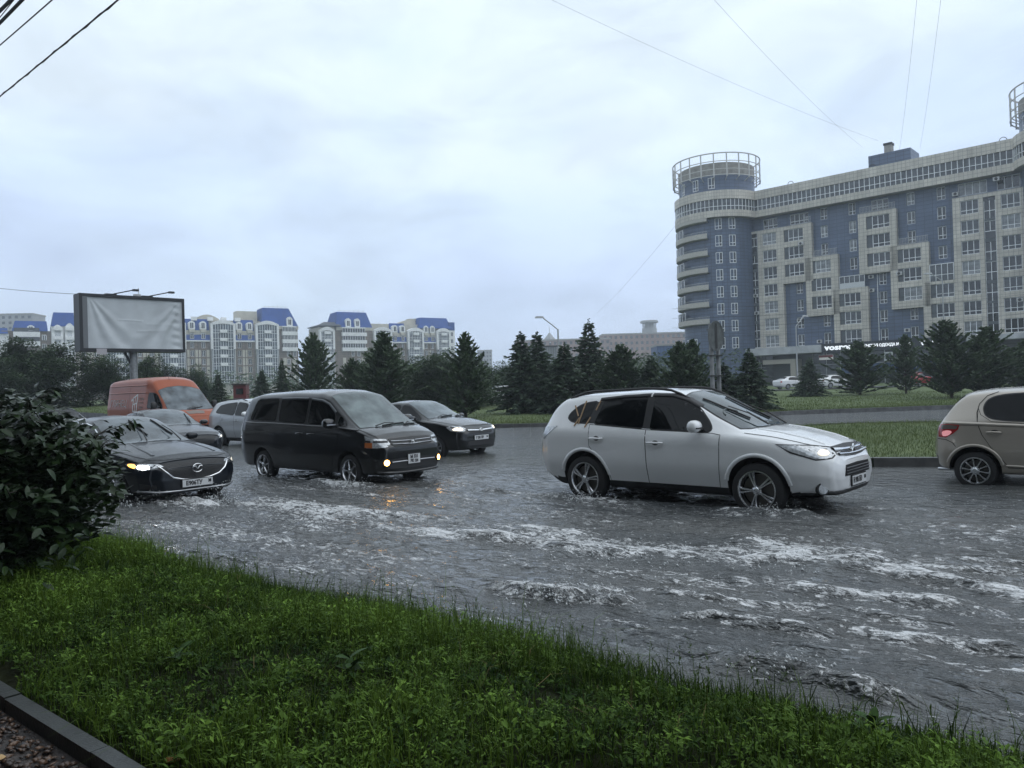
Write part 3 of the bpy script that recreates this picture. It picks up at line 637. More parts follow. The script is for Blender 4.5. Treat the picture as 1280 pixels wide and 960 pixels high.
    def wheel(s, x, sd, R, rim_r, spokes=5, mt=alloy_m, double=False, tw=.22, inset=.03, width=.5):
        y = sd*(s.W-inset); m = MB(); w = tw
        pr = [(rim_r, -.01), (rim_r+.012, 0), (R-.035, -.004), (R-.01, -.018), (R, -.05), (R, -w+.04), (R-.02, -w), (rim_r, -w)]
        for k in (.25, .5, .75): pass
        m.lathe([(r, sd*h) for r, h in pr], 48, axis='Y'); o = m.build('wheel', tyre_m, s.root, (x, y, R), smooth=40)
        a = MB(); a.lathe([(r, sd*h) for r, h in [(rim_r+.006, .003), (rim_r-.012, .004), (rim_r-.022, -.012), (rim_r-.03, -.10), (rim_r-.03, -w+.02)]], 48, axis='Y', mi=0)
        def spoke(t, w0, w1, r0, r1):
            c, sn = math.cos(t), math.sin(t); P = []
            for rr, ww, d in ((r0, w0, .004), ((r0+r1)/2, (w0+w1)/2*.85, .002), (r1, w1, -.006)):
                for q, dd in ((-1, -.012), (-.55, d), (.55, d), (1, -.012), (1, -.05), (-1, -.05)):
                    P.append((rr*c-q*ww/2*sn, sd*(dd-.008), rr*sn+q*ww/2*c))
            F = []
            for i in range(2):
                for k in range(6): F.append((i*6+k, i*6+(k+1) % 6, (i+1)*6+(k+1) % 6, (i+1)*6+k))
            a.add(P, F, 0)
        ph = random.uniform(0, 6.28)
        for k in range(spokes):
            t = ph+k*2*math.pi/spokes
            if double:
                for e in (-1, 1):
                    spoke(t+e*.115, .026, .040, .04, rim_r-.008)
            else: spoke(t, .07*width*2*.55, .05*width*2, .04, rim_r-.008)
        a.lathe([(0, sd*.006), (.03, sd*.005), (.038, -sd*.004), (.062, -sd*.012), (.066, -sd*.06)], 20, axis='Y'); rm = a.build('rim', mt, o, smooth=35)
        b = MB(); b.lathe([(0, -sd*.075), (rim_r-.045, -sd*.075), (rim_r-.045, -sd*.10)], 28, axis='Y'); b.build('brake_disc', brake_m, o, smooth=30)
        return o
    def plate(s, c, w, h, lines, tilt=0, cs=.7, frame=True):
        """number plate on the front (c = x,y,z centre), lettering standing proud"""
        root = MB(); root.box((0, 0, 0), (.012, w, h)); o = root.build('number_plate', plate_m, s.root, c); o.rotation_euler = (0, -tilt, 0)
        f = MB(); f.box((-.006, 0, 0), (.012, w+.025, h+.03)); f.build('plate_frame', plastic_m, o)
        for (txt, size, ty, tz, sx) in lines:
            co, fs = text_mesh(txt, size, .0015, sx, .004); V = np.stack([co[:, 2]+.0078, co[:, 0]+ty, co[:, 1]+tz], 1); m = MB(); m.add([tuple(v) for v in V], fs); m.build('lettering', ink_m, o)
        return o
    def wiper(s, base, tip, blade_c, bl, off=.02, up=.05):
        """arm from base to blade centre, blade lies along the arm; points are (x,y) on the screen seen from above"""
        m = MB(); a = s.at(base, 'T', .02); b = s.at(blade_c, 'T', .04+up*.3); m.tube([a, a.lerp(b, .5)+Vector((0, 0, .03)), b], [.012, .009, .007], 6)
        d = Vector((tip[0]-base[0], tip[1]-base[1])).normalized(); P = []
        for k in range(7):
            q = (k/6-.5)*bl; P.append(s.at((blade_c[0]+d.x*q, blade_c[1]+d.y*q), 'T', off))
        m.tube(P, .013, 6); return m.build('wiper', plastic_m, s.root, smooth=60)
    def disc(s, name, c, view, r, mt, depth=.03, parent=None, ring=None, tiltx=0):
        n, e1, e2 = s.basis(view); p = s.at(c, view, .006); m = MB(); m.cyl(p-n*depth, p+n*.004, r, n=20); o = m.build(name, mt, parent or s.root, smooth=40)
        if ring: q = MB(); q.cyl(p-n*depth, p+n*.001, r*ring, n=20); q.build(name+'_bezel', plastic_m, o, smooth=40)
        return o
def car_root(name, label, cat, A, ra, Wf, th=TH, z=ROADZ, group='cars driving through the flood'):
    """A = world x,y of the right rear wheel face, which lies ra ahead of the rear bumper and Wf to the right of the centre line"""
    f = (math.cos(th), -math.sin(th)); l = (math.sin(th), math.cos(th))
    return thing(name, label, cat, (A[0]-ra*f[0]+Wf*l[0], A[1]-ra*f[1]+Wf*l[1], z), -th, group)
def mirror_y(pts): return [(p[0], -p[1]) if len(p) == 2 else (p[0], -p[1], p[2]) for p in pts]

# ---------------------------------------------------------------- white SUV
white_p = paint('pearl_white_paint', (.84, .85, .86), 0, .28, .35)
th = rad(41.5); R_ = .345
suv = car_root('suv', 'white SUV with roof rails ploughing through the flood, taped rear side window', 'car', (1.0575, 11.50), 1.04, .865, th)
ST_SUV = [(0, .52, .44, .62, .50, .76, .50, .80, .44, .80), (.07, .42, .62, .60, .69, .92, .67, .98, .60, .98), (.19, .38, .74, .60, .81, 1.04, .78, 1.12, .69, 1.15),
 (.34, .34, .83, .60, .89, 1.10, .85, 1.36, .69, 1.42), (.52, .22, .80, .60, .895, 1.12, .865, 1.52, .655, 1.57), (.9, .22, .80, .60, .90, 1.12, .875, 1.575, .66, 1.62), (2.0, .22, .80, .60, .90, 1.08, .885, 1.60, .67, 1.66),
 (2.45, .22, .80, .60, .90, 1.06, .885, 1.575, .66, 1.64), (2.75, .22, .80, .60, .90, 1.05, .885, 1.46, .675, 1.54), (3.1, .22, .80, .60, .90, 1.04, .885, 1.265, .71, 1.345), (3.5, .22, .80, .60, .90, 1.03, .88, 1.08, .765, 1.13),
 (3.9, .22, .80, .60, .895, .98, .855, 1.03, .72, 1.08), (4.25, .31, .82, .58, .88, .90, .81, .955, .66, 1.00), (4.48, .31, .76, .56, .82, .80, .755, .88, .60, .915), (4.60, .32, .62, .52, .70, .72, .66, .80, .54, .82), (4.655, .37, .50, .50, .57, .66, .55, .72, .46, .735)]
def clad_suv(x, y, z):
    return 1 if z < .345 or (z < .40 and x < .25) else 0
c = Car(suv, ST_SUV, [white_p, plastic_m], clad_suv, [(1.04, R_+.02, .41), (3.71, R_+.02, .41)], sh=.038)
AR = lambda x0, z0, r, a0, a1, n=9: [(x0+r*math.cos(rad(a0+(a1-a0)*k/n)), z0+r*math.sin(rad(a0+(a1-a0)*k/n))) for k in range(n+1)]
for sd in (-1, 1):
    v = 'R' if sd < 0 else 'L'
    c.window('rear_quarter_window', [(.70, 1.285), (.74, 1.22), (.86, 1.19), (1.13, 1.175), (1.22, 1.49), (1.0, 1.465), (.86, 1.42)], v, privacy_m)
    c.window('rear_door_window', [(1.19, 1.172), (2.08, 1.112), (2.08, 1.55), (1.65, 1.54), (1.28, 1.50)], v, privacy_m)
    c.window('front_door_window', [(2.15, 1.108), (3.10, 1.075), (3.06, 1.17), (2.86, 1.375), (2.62, 1.50), (2.45, 1.54), (2.15, 1.552)], v, glass_m)
    c.patch('pillar_trim', [(2.06, 1.112), (2.17, 1.106), (2.17, 1.545), (2.06, 1.542)], v, plastic_m, .0065, 0, .035); c.patch('pillar_trim', [(1.10, 1.178), (1.22, 1.17), (1.31, 1.495), (1.19, 1.48)], v, plastic_m, .0065, 0, .035)
    c.ribbon('wind_deflector', [(1.25, 1.515), (1.65, 1.55), (2.1, 1.565)], v, plastic_m, .045, .010, thick=.008); c.ribbon('wind_deflector', [(2.13, 1.566), (2.45, 1.556), (2.68, 1.488), (2.86, 1.395)], v, plastic_m, .045, .010, thick=.008)
    c.door([(1.14, 1.155), (1.15, .84)]+AR(1.04, R_+.02, .50, 70, 12, 6)[0:0]+[(1.22, .76), (1.37, .62), (1.455, .50), (1.48, .345), (2.115, .345), (2.115, 1.09)], sd, white_p, (1.275, .955, .24))
    c.door([(2.119, 1.09), (2.119, .345), (3.19, .345), (3.21, .6), (3.235, 1.035), (3.12, 1.055)], sd, white_p, (2.27, .915, .26))
    
    for x in (1.04, 3.71): c.ribbon('arch_lip', AR(x, R_+.02, .425, 168, 8, 20), v, white_p, .05, .003, thick=.010)
    c.mirror(2.93, 1.12, sd, white_p, .24, .17, .17, plastic_m)
    for x in (1.04, 3.71): c.wheel(x, sd, R_, .245, 5, alloy_m, True, .225)
    m = MB(); pts = []
    for k in range(15):
        x = .62+k/14*2.05; p = c.at((x, sd*.60), 'T'); lift = .055*min(1, k/2.5, (14-k)/2.5); pts.append((p.x, p.y, p.z+lift))
    m.tube(pts, .018, 8); m.build('roof_rail', plastic_m, suv, smooth=60)
    s2 = 45 if sd > 0 else -45
    hl = c.patch('headlight', [(3.99, sd*.875, .925), (4.15, sd*.85, .84), (4.42, sd*.79, .755), (4.56, sd*.64, .77), (4.585, sd*.555, .815), (4.545, sd*.55, .875), (4.38, sd*.70, .905)], -45*(-sd) if sd > 0 else -45, lens_m, .006, 0, .05)
    c.patch('headlight_bezel', [(3.97, sd*.875, .935), (4.13, sd*.85, .825), (4.42, sd*.79, .740), (4.57, sd*.64, .757), (4.60, sd*.54, .81), (4.555, sd*.54, .89), (4.38, sd*.70, .92)], -45*(-sd) if sd > 0 else -45, plastic_m, .003, 0, .05, parent=hl)
    lamp = c.patch('lit_bulb', [(4.42, sd*.76, .80), (4.50, sd*.68, .785), (4.54, sd*.61, .815), (4.50, sd*.62, .865), (4.42, sd*.70, .86)], 45*sd, low_beam if sd < 0 else dim_beam, .010, 1, .04, parent=hl)
    c.disc('fog_lamp', (4.45, sd*.72, .40), 38*sd, .062, lens_m, .09, ring=1.28)
    c.patch('tail_light', [(.10, sd*.8, 1.10), (.52, sd*.88, 1.13), (.42, sd*.86, 1.04), (.27, sd*.84, .93), (.10, sd*.78, .93)], 110*sd, lens_m, .008, 0, .06)
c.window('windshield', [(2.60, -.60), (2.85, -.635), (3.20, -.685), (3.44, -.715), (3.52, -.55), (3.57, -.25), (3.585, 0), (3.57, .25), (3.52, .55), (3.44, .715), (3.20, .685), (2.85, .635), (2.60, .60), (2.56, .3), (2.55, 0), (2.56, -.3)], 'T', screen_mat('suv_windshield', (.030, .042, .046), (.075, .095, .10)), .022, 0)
sw = MB(); ps = c.at((3.18, -.36), 'T', .012); ring = [(ps.x-.16*math.cos(a)*.75, ps.y+.19*math.sin(a), ps.z+.16*math.cos(a)*.42) for a in [rad(-75+q*15) for q in range(11)]]
q = [c.at((x, y), 'T', .010) for x, y, _ in ring]; sw.tube(q, .010, 6); sw.build('steering_wheel', mat('rim_grey', (.16, .18, .18), .5), suv, smooth=60)
c.wiper((3.56, -.10), (2.85, -.42), (3.06, -.33), .62); c.wiper((3.57, .48), (2.80, .22), (3.08, .30), .60)
c.ribbon('bonnet_gap', [(3.53, -.80), (3.9, -.76), (4.25, -.70), (4.40, -.635)], 'T', gap_m, .012, .003)
c.ribbon('bonnet_crease', [(3.6, -.50), (4.0, -.50), (4.42, -.46)], 'T', white_p, .05, .002, thick=.008); c.ribbon('bonnet_crease', [(3.6, .50), (4.0, .50), (4.42, .46)], 'T', white_p, .05, .002, thick=.008)
gr = c.patch('upper_grille', [(-.54, .80), (-.50, .885), (0, .90), (.50, .885), (.54, .80), (.30, .765), (0, .755), (-.30, .765)], 'F', plastic_m, .006, 0, .05)
for z0, z1 in ((.775, .80), (.83, .855)):
    c.ribbon('grille_bar', [(-.50, (z0+z1)/2+.012), (-.2, (z0+z1)/2-.004), (0, (z0+z1)/2-.006), (.2, (z0+z1)/2-.004), (.50, (z0+z1)/2+.012)], 'F', chrome_m, .032, .012, parent=gr, thick=.016)
em = MB()
for k in range(3):
    a = rad(90+120*k); u = Vector((0, math.cos(a), math.sin(a))); w_ = Vector((0, -math.sin(a), math.cos(a)))
    p0 = Vector((0, 0, 0)); P = [p0, u*.030+w_*.018, u*.060, u*.030-w_*.018]; em.add([tuple(x_+Vector((.008, 0, 0))) for x_ in P]+[tuple(x_-Vector((.01, 0, 0))) for x_ in P], [(0, 3, 2, 1), (0, 1, 5, 4), (1, 2, 6, 5), (2, 3, 7, 6), (3, 0, 4, 7)])
pe = c.at((0, .825), 'F', .028); em.build('emblem', chrome_m, gr, pe)
lg = c.patch('lower_grille', [(-.46, .53), (-.42, .665), (0, .675), (.42, .665), (.46, .53), (0, .52)], 'F', plastic_m, .006, 0, .06)
for z in (.555, .59, .625): c.ribbon('grille_bar', [(-.43, z), (0, z), (.43, z)], 'F', mat('grille_grey', (.05, .05, .055), .35), .014, .012, parent=lg, thick=.01)
c.ribbon('lip', [(-.72, .335), (-.35, .325), (0, .325), (.35, .325), (.72, .335)], 'F', plastic_m, .07, .004, thick=.02)
pp = c.at((0, .455), 'F', .02); c.plate((pp.x, 0, .455), .52, .112, [('Н 985 ЕО', .088, -.075, 0, .86), ('124', .055, .205, .012, .8)])
for (a, b) in (((.79, 1.43), (.90, 1.27)), ((.985, 1.50), (.93, 1.16)), ((.93, 1.25), (.86, 1.13)), ((1.26, 1.53), (1.20, 1.36)), ((1.13, 1.26), (1.06, 1.11))):
    tp = c.ribbon('tape_strip', [a, b], 'R', mat('masking_tape', (.36, .24, .14), .7, var=.2, vscale=40), .020, .012, thick=.002)

# ---------------------------------------------------------------- black minivan
blk = paint('black_paint', (.003, .0035, .0045), 0, .3, .30)
th = rad(40); Rm = .305
van_b = car_root('minivan', 'black minivan with lit yellow fog lamps between the two dark sedans', 'car', (-5.18, 15.88), .90, .815, th)
ST_V = [(0, .42, .62, .60, .72, .90, .72, .96, .66, .96), (.06, .34, .74, .60, .80, 1.10, .78, 1.18, .70, 1.2), (.14, .28, .78, .60, .835, 1.14, .81, 1.45, .70, 1.50), (.28, .26, .80, .60, .845, 1.15, .825, 1.68, .665, 1.74), (.6, .25, .80, .60, .848, 1.15, .83, 1.735, .67, 1.80), (1.8, .24, .80, .60, .848, 1.13, .83, 1.76, .675, 1.835),
 (2.7, .24, .80, .60, .848, 1.11, .83, 1.73, .665, 1.81), (3.02, .24, .80, .60, .848, 1.10, .83, 1.66, .665, 1.74), (3.3, .24, .80, .60, .848, 1.09, .83, 1.46, .69, 1.545), (3.65, .24, .80, .60, .848, 1.08, .825, 1.215, .72, 1.295), (3.92, .24, .80, .60, .845, 1.05, .815, 1.075, .735, 1.125), (4.15, .24, .79, .58, .835, .98, .80, 1.02, .71, 1.07), (4.36, .24, .76, .56, .81, .88, .77, .94, .68, .985), (4.48, .23, .70, .52, .75, .78, .71, .86, .62, .885), (4.56, .26, .56, .48, .64, .66, .60, .72, .54, .735)]
c = Car(van_b, ST_V, [blk, plastic_m], lambda x, y, z: 1 if z < .26 else 0, [(.90, Rm+.02, .35), (3.725, Rm+.02, .35)])
for sd in (-1, 1):
    v = 'R' if sd < 0 else 'L'
    c.window('rear_quarter_window', [(.44, 1.24), (1.40, 1.21), (1.40, 1.66), (.66, 1.655), (.56, 1.58)], v, privacy_m)
    c.window('rear_door_window', [(1.48, 1.205), (2.40, 1.165), (2.40, 1.655), (1.48, 1.665)], v, privacy_m)
    c.window('front_door_window', [(2.48, 1.16), (3.34, 1.13), (3.26, 1.35), (3.02, 1.54), (2.82, 1.61), (2.48, 1.645)], v, glass_m)
    c.window('corner_window', [(3.40, 1.13), (3.68, 1.115), (3.56, 1.22), (3.40, 1.33)], v, glass_m)
    c.ribbon('wind_deflector', [(1.50, 1.655), (2.0, 1.655), (2.39, 1.645)], v, mat('smoked_visor', (.09, .10, .11), .2), .045, .012, thick=.008); c.ribbon('wind_deflector', [(2.50, 1.637), (2.84, 1.60), (3.05, 1.53), (3.28, 1.37)], v, mat('smoked_visor', (0, 0, 0)), .045, .012, thick=.008)
    c.door([(1.44, 1.18), (1.46, .30), (2.42, .30), (2.44, 1.14)], sd, blk, (2.25, .98, .22)); c.door([(2.443, 1.14), (2.424, .30), (3.20, .30), (3.30, .62), (3.42, .74), (3.44, 1.10)], sd, blk, (2.62, .97, .22))
    c.ribbon('belt_line', [(.3, 1.18), (1.4, 1.165), (2.4, 1.13), (3.4, 1.10), (3.95, 1.05)], v, blk, .03, .004, thick=.010)
    c.mirror(3.36, 1.15, sd, blk, .25, .19, .19, silver_trim)
    for x in (.90, 3.725): c.wheel(x, sd, Rm, .212, 5, alloy_m, False, .20, width=.42)
    hl = c.patch('headlight', [(4.20, sd*.83, .955), (4.38, sd*.79, .90), (4.50, sd*.60, .885), (4.505, sd*.50, .80), (4.50, sd*.56, .745), (4.44, sd*.74, .735), (4.24, sd*.825, .735)], 40*sd, lens_m, .006, 0, .05)
    c.patch('turn_lamp', [(4.20, sd*.83, .83), (4.36, sd*.80, .83), (4.36, sd*.80, .74), (4.20, sd*.83, .74)], 60*sd, amber_m, .010, 0, .05, parent=hl)
    c.ribbon('headlight_band', [(4.20, sd*.83, .855), (4.40, sd*.78, .845), (4.505, sd*.56, .835)], 40*sd, plastic_m, .035, .010, parent=hl)
    c.disc('fog_lamp', (4.46, sd*.60, .47), 20*sd, .052, fog_lit, .08, ring=1.5)
    c.patch('tail_light', [(.05, sd*.78, 1.45), (.16, sd*.82, 1.40), (.17, sd*.83, .90), (.05, sd*.79, .86)], 120*sd, lens_m, .008, 0, .06)
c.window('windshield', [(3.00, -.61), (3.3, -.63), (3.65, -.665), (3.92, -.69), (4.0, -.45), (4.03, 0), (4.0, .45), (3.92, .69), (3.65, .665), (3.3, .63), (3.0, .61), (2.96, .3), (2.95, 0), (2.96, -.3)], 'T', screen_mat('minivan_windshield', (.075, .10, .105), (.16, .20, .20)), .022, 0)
c.wiper((4.0, -.40), (3.90, .25), (3.965, .05), .60, .02, 0); c.wiper((4.02, .30), (3.93, .66), (3.97, .45), .36, .02, 0)
c.ribbon('bonnet_gap', [(3.95, -.755), (4.2, -.735), (4.42, -.68)], 'T', gap_m, .012, .003)
gr = c.patch('grille', [(-.50, .885), (0, .90), (.50, .885), (.50, .775), (.40, .735), (0, .725), (-.40, .735), (-.50, .775)], 'F', plastic_m, .006, 0, .05)
for z in (.78, .835): c.ribbon('grille_bar', [(-.48, z+.004), (0, z-.008), (.48, z+.004)], 'F', silver_trim if z > .8 else dark_alloy_m, .012, .014, parent=gr, thick=.012)
em = MB(); em.tube([(0, -.045, .035), (0, -.03, -.035), (0, 0, -.045), (0, .03, -.035), (0, .045, .035)], .008, 6); em.tube([(0, -.03, .01), (0, 0, .0), (0, .03, .01)], .007, 6); em.build('emblem', chrome_m, gr, c.at((0, .80), 'F', .03), smooth=60)
lg = c.patch('lower_grille', [(-.62, .36), (-.58, .52), (0, .535), (.58, .52), (.62, .36), (0, .34)], 'F', plastic_m, .005, 0, .06); c.ribbon('grille_bar', [(-.52, .47), (0, .475), (.52, .47)], 'F', dark_alloy_m, .022, .012, parent=lg, thick=.014)
c.ribbon('lip', [(-.74, .29), (-.35, .265), (0, .26), (.35, .265), (.74, .29)], 'F', blk, .06, .004, thick=.025)
pp = c.at((0, .50), 'F', .02); c.plate((pp.x, 0, .50), .29, .17, [('М 321', .080, 0, .038, .9), ('ВК 124', .075, 0, -.040, .8)])

# ---------------------------------------------------------------- dark blue-grey sedan at the verge
navy = paint('navy_paint', (.006, .009, .014), 0, .3, .6, coat=.55)
th = rad(38); Rs = .33
fw = (math.cos(th), -math.sin(th)); A_ = (-5.20-4.83*fw[0], 12.55-4.83*fw[1])
sed = thing('sedan', 'dark navy sedan beside the leafy bush, wipers up and indicator lit amber', 'car', (A_[0], A_[1], ROADZ), -th, 'cars driving through the flood')
ST_M = [(0, .46, .60, .60, .70, .78, .70, .84, .62, .85), (.08, .36, .76, .60, .82, .90, .80, .98, .70, .99), (.25, .30, .80, .60, .88, .93, .85, 1.01, .72, 1.03), (.62, .26, .82, .58, .91, .95, .88, 1.03, .73, 1.07), (1.0, .24, .82, .58, .92, .95, .895, 1.19, .68, 1.26), (1.4, .22, .82, .56, .92, .94, .895, 1.32, .60, 1.39), (2.0, .20, .82, .54, .915, .93, .885, 1.385, .59, 1.45), (2.45, .20, .82, .54, .915, .92, .88, 1.36, .59, 1.43), (2.75, .20, .82, .54, .915, .915, .88, 1.26, .62, 1.33), (3.1, .20, .82, .54, .915, .91, .88, 1.09, .67, 1.16), (3.45, .20, .82, .54, .915, .90, .875, .945, .74, 1.01), (3.85, .20, .82, .56, .92, .86, .87, .905, .73, .965), (4.3, .20, .81, .56, .90, .79, .84, .84, .70, .895), (4.6, .20, .78, .54, .84, .72, .79, .78, .66, .825), (4.76, .20, .66, .48, .73, .64, .70, .71, .58, .745), (4.865, .22, .50, .42, .55, .56, .52, .62, .45, .63)]
c = Car(sed, ST_M, [navy, plastic_m], lambda x, y, z: 1 if z < .22 else 0, [(1.12, Rs+.01, .375), (3.95, Rs+.01, .375)])
for sd in (-1, 1):
    v = 'R' if sd < 0 else 'L'
    c.window('rear_door_window', [(1.30, 1.02), (2.24, .975), (2.24, 1.335), (1.75, 1.33), (1.42, 1.22)], v, privacy_m, trim=chrome_m, grow=.012)
    c.window('front_door_window', [(2.30, .972), (3.24, .95), (2.95, 1.13), (2.62, 1.28), (2.30, 1.335)], v, glass_m, trim=chrome_m, grow=.012)
    c.door([(1.36, .96), (1.42, .72), (1.56, .45), (1.6, .27), (2.27, .27), (2.27, .94)], sd, navy, (1.5, .86, .22)); c.door([(2.273, .94), (2.273, .27), (3.42, .27), (3.46, .6), (3.42, .90)], sd, navy, (2.44, .84, .22))
    c.mirror(3.08, 1.0, sd, navy, .22, .14, .18)
    for x in (1.12, 3.95): c.wheel(x, sd, Rs, .235, 8, dark_alloy_m, False, .22, width=.4)
    hl = c.patch('headlight', [(4.28, sd*.87, .705), (4.40, sd*.86, .655), (4.58, sd*.80, .615), (4.74, sd*.62, .615), (4.80, sd*.50, .655), (4.74, sd*.55, .695), (4.55, sd*.76, .715), (4.40, sd*.84, .725)], 48*sd, lens_m, .006, 0, .05)
    c.patch('lit_bulb', [(4.54, sd*.80, .635), (4.68, sd*.69, .628), (4.71, sd*.64, .665), (4.60, sd*.74, .69), (4.54, sd*.79, .685)], 48*sd, led_lit if sd < 0 else low_beam, .012, 1, .04, parent=hl)
    if sd < 0: c.patch('turn_lamp', [(4.32, sd*.87, .70), (4.42, sd*.86, .655), (4.52, sd*.82, .64), (4.52, sd*.82, .70), (4.42, sd*.855, .715)], -60, turn_lit, .012, 1, .04, parent=hl)
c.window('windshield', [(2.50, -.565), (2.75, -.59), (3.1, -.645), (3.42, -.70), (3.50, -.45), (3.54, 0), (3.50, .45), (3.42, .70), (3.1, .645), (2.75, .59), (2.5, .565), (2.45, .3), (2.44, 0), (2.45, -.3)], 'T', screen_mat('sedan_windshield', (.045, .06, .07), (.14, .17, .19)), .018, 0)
c.wiper((3.50, -.12), (2.68, -.18), (2.98, -.02), .58); c.wiper((3.51, .48), (2.66, .30), (2.95, .42), .56)
c.ribbon('bonnet_gap', [(3.5, -.80), (3.9, -.79), (4.35, -.745), (4.62, -.66), (4.72, -.45), (4.745, 0), (4.72, .45), (4.62, .66), (4.35, .745)], 'T', gap_m, .012, .003)
c.ribbon('bonnet_crease', [(3.55, -.42), (4.0, -.50), (4.5, -.53)], 'T', navy, .06, .001, thick=.010); c.ribbon('bonnet_crease', [(3.55, .42), (4.0, .50), (4.5, .53)], 'T', navy, .06, .001, thick=.010)
gp = [(-.60, .665), (-.52, .695), (0, .715), (.52, .695), (.60, .665), (.50, .56), (.40, .475), (.22, .425), (0, .415), (-.22, .425), (-.40, .475), (-.50, .56)]
gr = c.patch('grille', gp, 'F', mat('grille_mesh', (.012, .012, .013), .35, bump=.8, bscale=60), .006, 0, .05)
c.ribbon('grille_surround', [gp[4], gp[5], gp[6], gp[7], gp[8], gp[9], gp[10], gp[11], gp[0]], 'F', chrome_m, .028, .010, parent=gr, thick=.016)
for sd in (-1, 1): c.ribbon('grille_wing', [(4.80, sd*.58, .655), (4.74, sd*.64, .625), (4.62, sd*.76, .61)], 48*sd, chrome_m, .022, .012, parent=gr, thick=.012)
em = MB(); E = [(0, .085*math.cos(a), .066*math.sin(a)) for a in [k*math.pi/12 for k in range(25)]]; em.tube(E, .008, 6); em.tube([(.004, -.078, .028), (.004, -.035, .030), (.004, 0, -.018), (.004, .035, .030), (.004, .078, .028)], .009, 6); em.build('emblem', chrome_m, gr, c.at((0, .595), 'F', .035), smooth=60)
c.ribbon('lip', [(4.58, -.80, .285), (4.74, -.62, .262), (4.83, -.3, .255), (4.86, 0, .255), (4.83, .3, .255), (4.74, .62, .262), (4.58, .80, .285)], 'F', silver_trim, .022, .01, thick=.018)
c.patch('air_intake', [(4.60, -.80, .40), (4.76, -.60, .37), (4.76, -.60, .31), (4.60, -.80, .32)], -45, plastic_m, .004, 0, .05)
pp = c.at((0, .36), 'F', .03); c.plate((pp.x, 0, .36), .52, .112, [('Е906ТУ', .095, -.065, -.003, .88), ('38', .065, .205, .01, .85)])

# ---------------------------------------------------------------- black compact sedan
blk2 = paint('black_paint_two', (.004, .005, .006), 0, .3, .45)
th = rad(39.5); Rg = .285; fw = (math.cos(th), -math.sin(th)); A_ = (-.84-4.24*fw[0], 19.55-4.24*fw[1])
gra = thing('sedan', 'black compact sedan behind the minivan, nearest the kerb under the conifers', 'car', (A_[0], A_[1], ROADZ), -th, 'cars driving through the flood')
ST_G = [(0, .44, .56, .58, .66, .86, .66, .92, .58, .93), (.08, .34, .70, .58, .77, 1.0, .74, 1.05, .66, 1.06), (.35, .26, .76, .58, .835, 1.0, .80, 1.06, .68, 1.09), (.7, .24, .77, .58, .845, .99, .815, 1.16, .65, 1.22), (1.15, .22, .77, .56, .85, .98, .82, 1.36, .58, 1.43), (1.7, .21, .77, .56, .85, .97, .82, 1.43, .575, 1.49), (2.15, .21, .77, .56, .85, .96, .82, 1.42, .57, 1.48), (2.4, .21, .77, .56, .85, .955, .82, 1.33, .59, 1.40), (2.75, .21, .77, .56, .85, .95, .82, 1.13, .64, 1.20), (3.08, .21, .77, .56, .85, .94, .815, .985, .69, 1.045), (3.5, .21, .77, .56, .845, .90, .80, .94, .67, 1.0), (3.9, .21, .75, .55, .82, .82, .765, .87, .62, .915), (4.1, .22, .68, .52, .75, .76, .71, .82, .57, .85), (4.2, .23, .58, .48, .65, .68, .61, .75, .51, .77), (4.26, .26, .46, .44, .52, .60, .49, .66, .42, .67)]
def compact(c, pm, xr, xf, R, win_m=glass_m, alloy=dark_alloy_m):
    for sd in (-1, 1):
        v = 'R' if sd < 0 else 'L'
        c.window('rear_door_window', [(1.10, 1.045), (1.98, 1.01), (1.98, 1.375), (1.5, 1.37), (1.22, 1.28)], v, privacy_m); c.window('front_door_window', [(2.05, 1.005), (2.92, .98), (2.66, 1.14), (2.38, 1.32), (2.05, 1.375)], v, win_m)
        c.door([(1.12, .99), (1.2, .7), (1.38, .46), (1.42, .27), (2.01, .27), (2.01, .97)], sd, pm, (1.3, .88, .2)); c.door([(2.013, .97), (2.013, .27), (2.92, .27), (2.98, .6), (2.98, .935)], sd, pm, (2.18, .87, .2))
        c.mirror(2.72, 1.0, sd, pm, .20, .14, .16)
        for x in (xr, xf): c.wheel(x, sd, R, .19, 7, alloy, False, .19, width=.42)
c = Car(gra, ST_G, [blk2, plastic_m], lambda x, y, z: 1 if z < .23 else 0, [(.985, Rg+.01, .33), (3.46, Rg+.01, .33)]); compact(c, blk2, .985, 3.46, Rg)
for sd in (-1, 1):
    hl = c.patch('headlight', [(3.82, sd*.80, .80), (3.95, sd*.78, .71), (4.10, sd*.68, .685), (4.18, sd*.50, .70), (4.17, sd*.47, .765), (4.08, sd*.58, .815), (3.93, sd*.72, .835)], 45*sd, lens_m, .006, 0, .05)
    c.patch('lit_bulb', [(3.95, sd*.77, .735), (4.10, sd*.66, .71), (4.15, sd*.53, .725), (4.13, sd*.54, .77), (4.02, sd*.66, .80)], 45*sd, lit('halogen_lit', (1, .84, .62), 1.25), .010, 1, .04, parent=hl)
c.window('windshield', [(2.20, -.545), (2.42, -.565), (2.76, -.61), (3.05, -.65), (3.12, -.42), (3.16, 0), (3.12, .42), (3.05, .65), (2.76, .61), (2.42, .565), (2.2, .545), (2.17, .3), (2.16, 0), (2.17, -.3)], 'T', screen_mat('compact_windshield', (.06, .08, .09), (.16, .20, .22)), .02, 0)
c.wiper((3.12, -.38), (3.02, .2), (3.07, -.02), .5, .02, 0); c.wiper((3.14, .28), (3.05, .6), (3.08, .42), .36, .02, 0)
c.ribbon('bonnet_gap', [(3.05, -.72), (3.5, -.71), (3.95, -.60), (4.10, -.46), (4.15, 0), (4.10, .46), (3.95, .60)], 'T', gap_m, .012, .003)
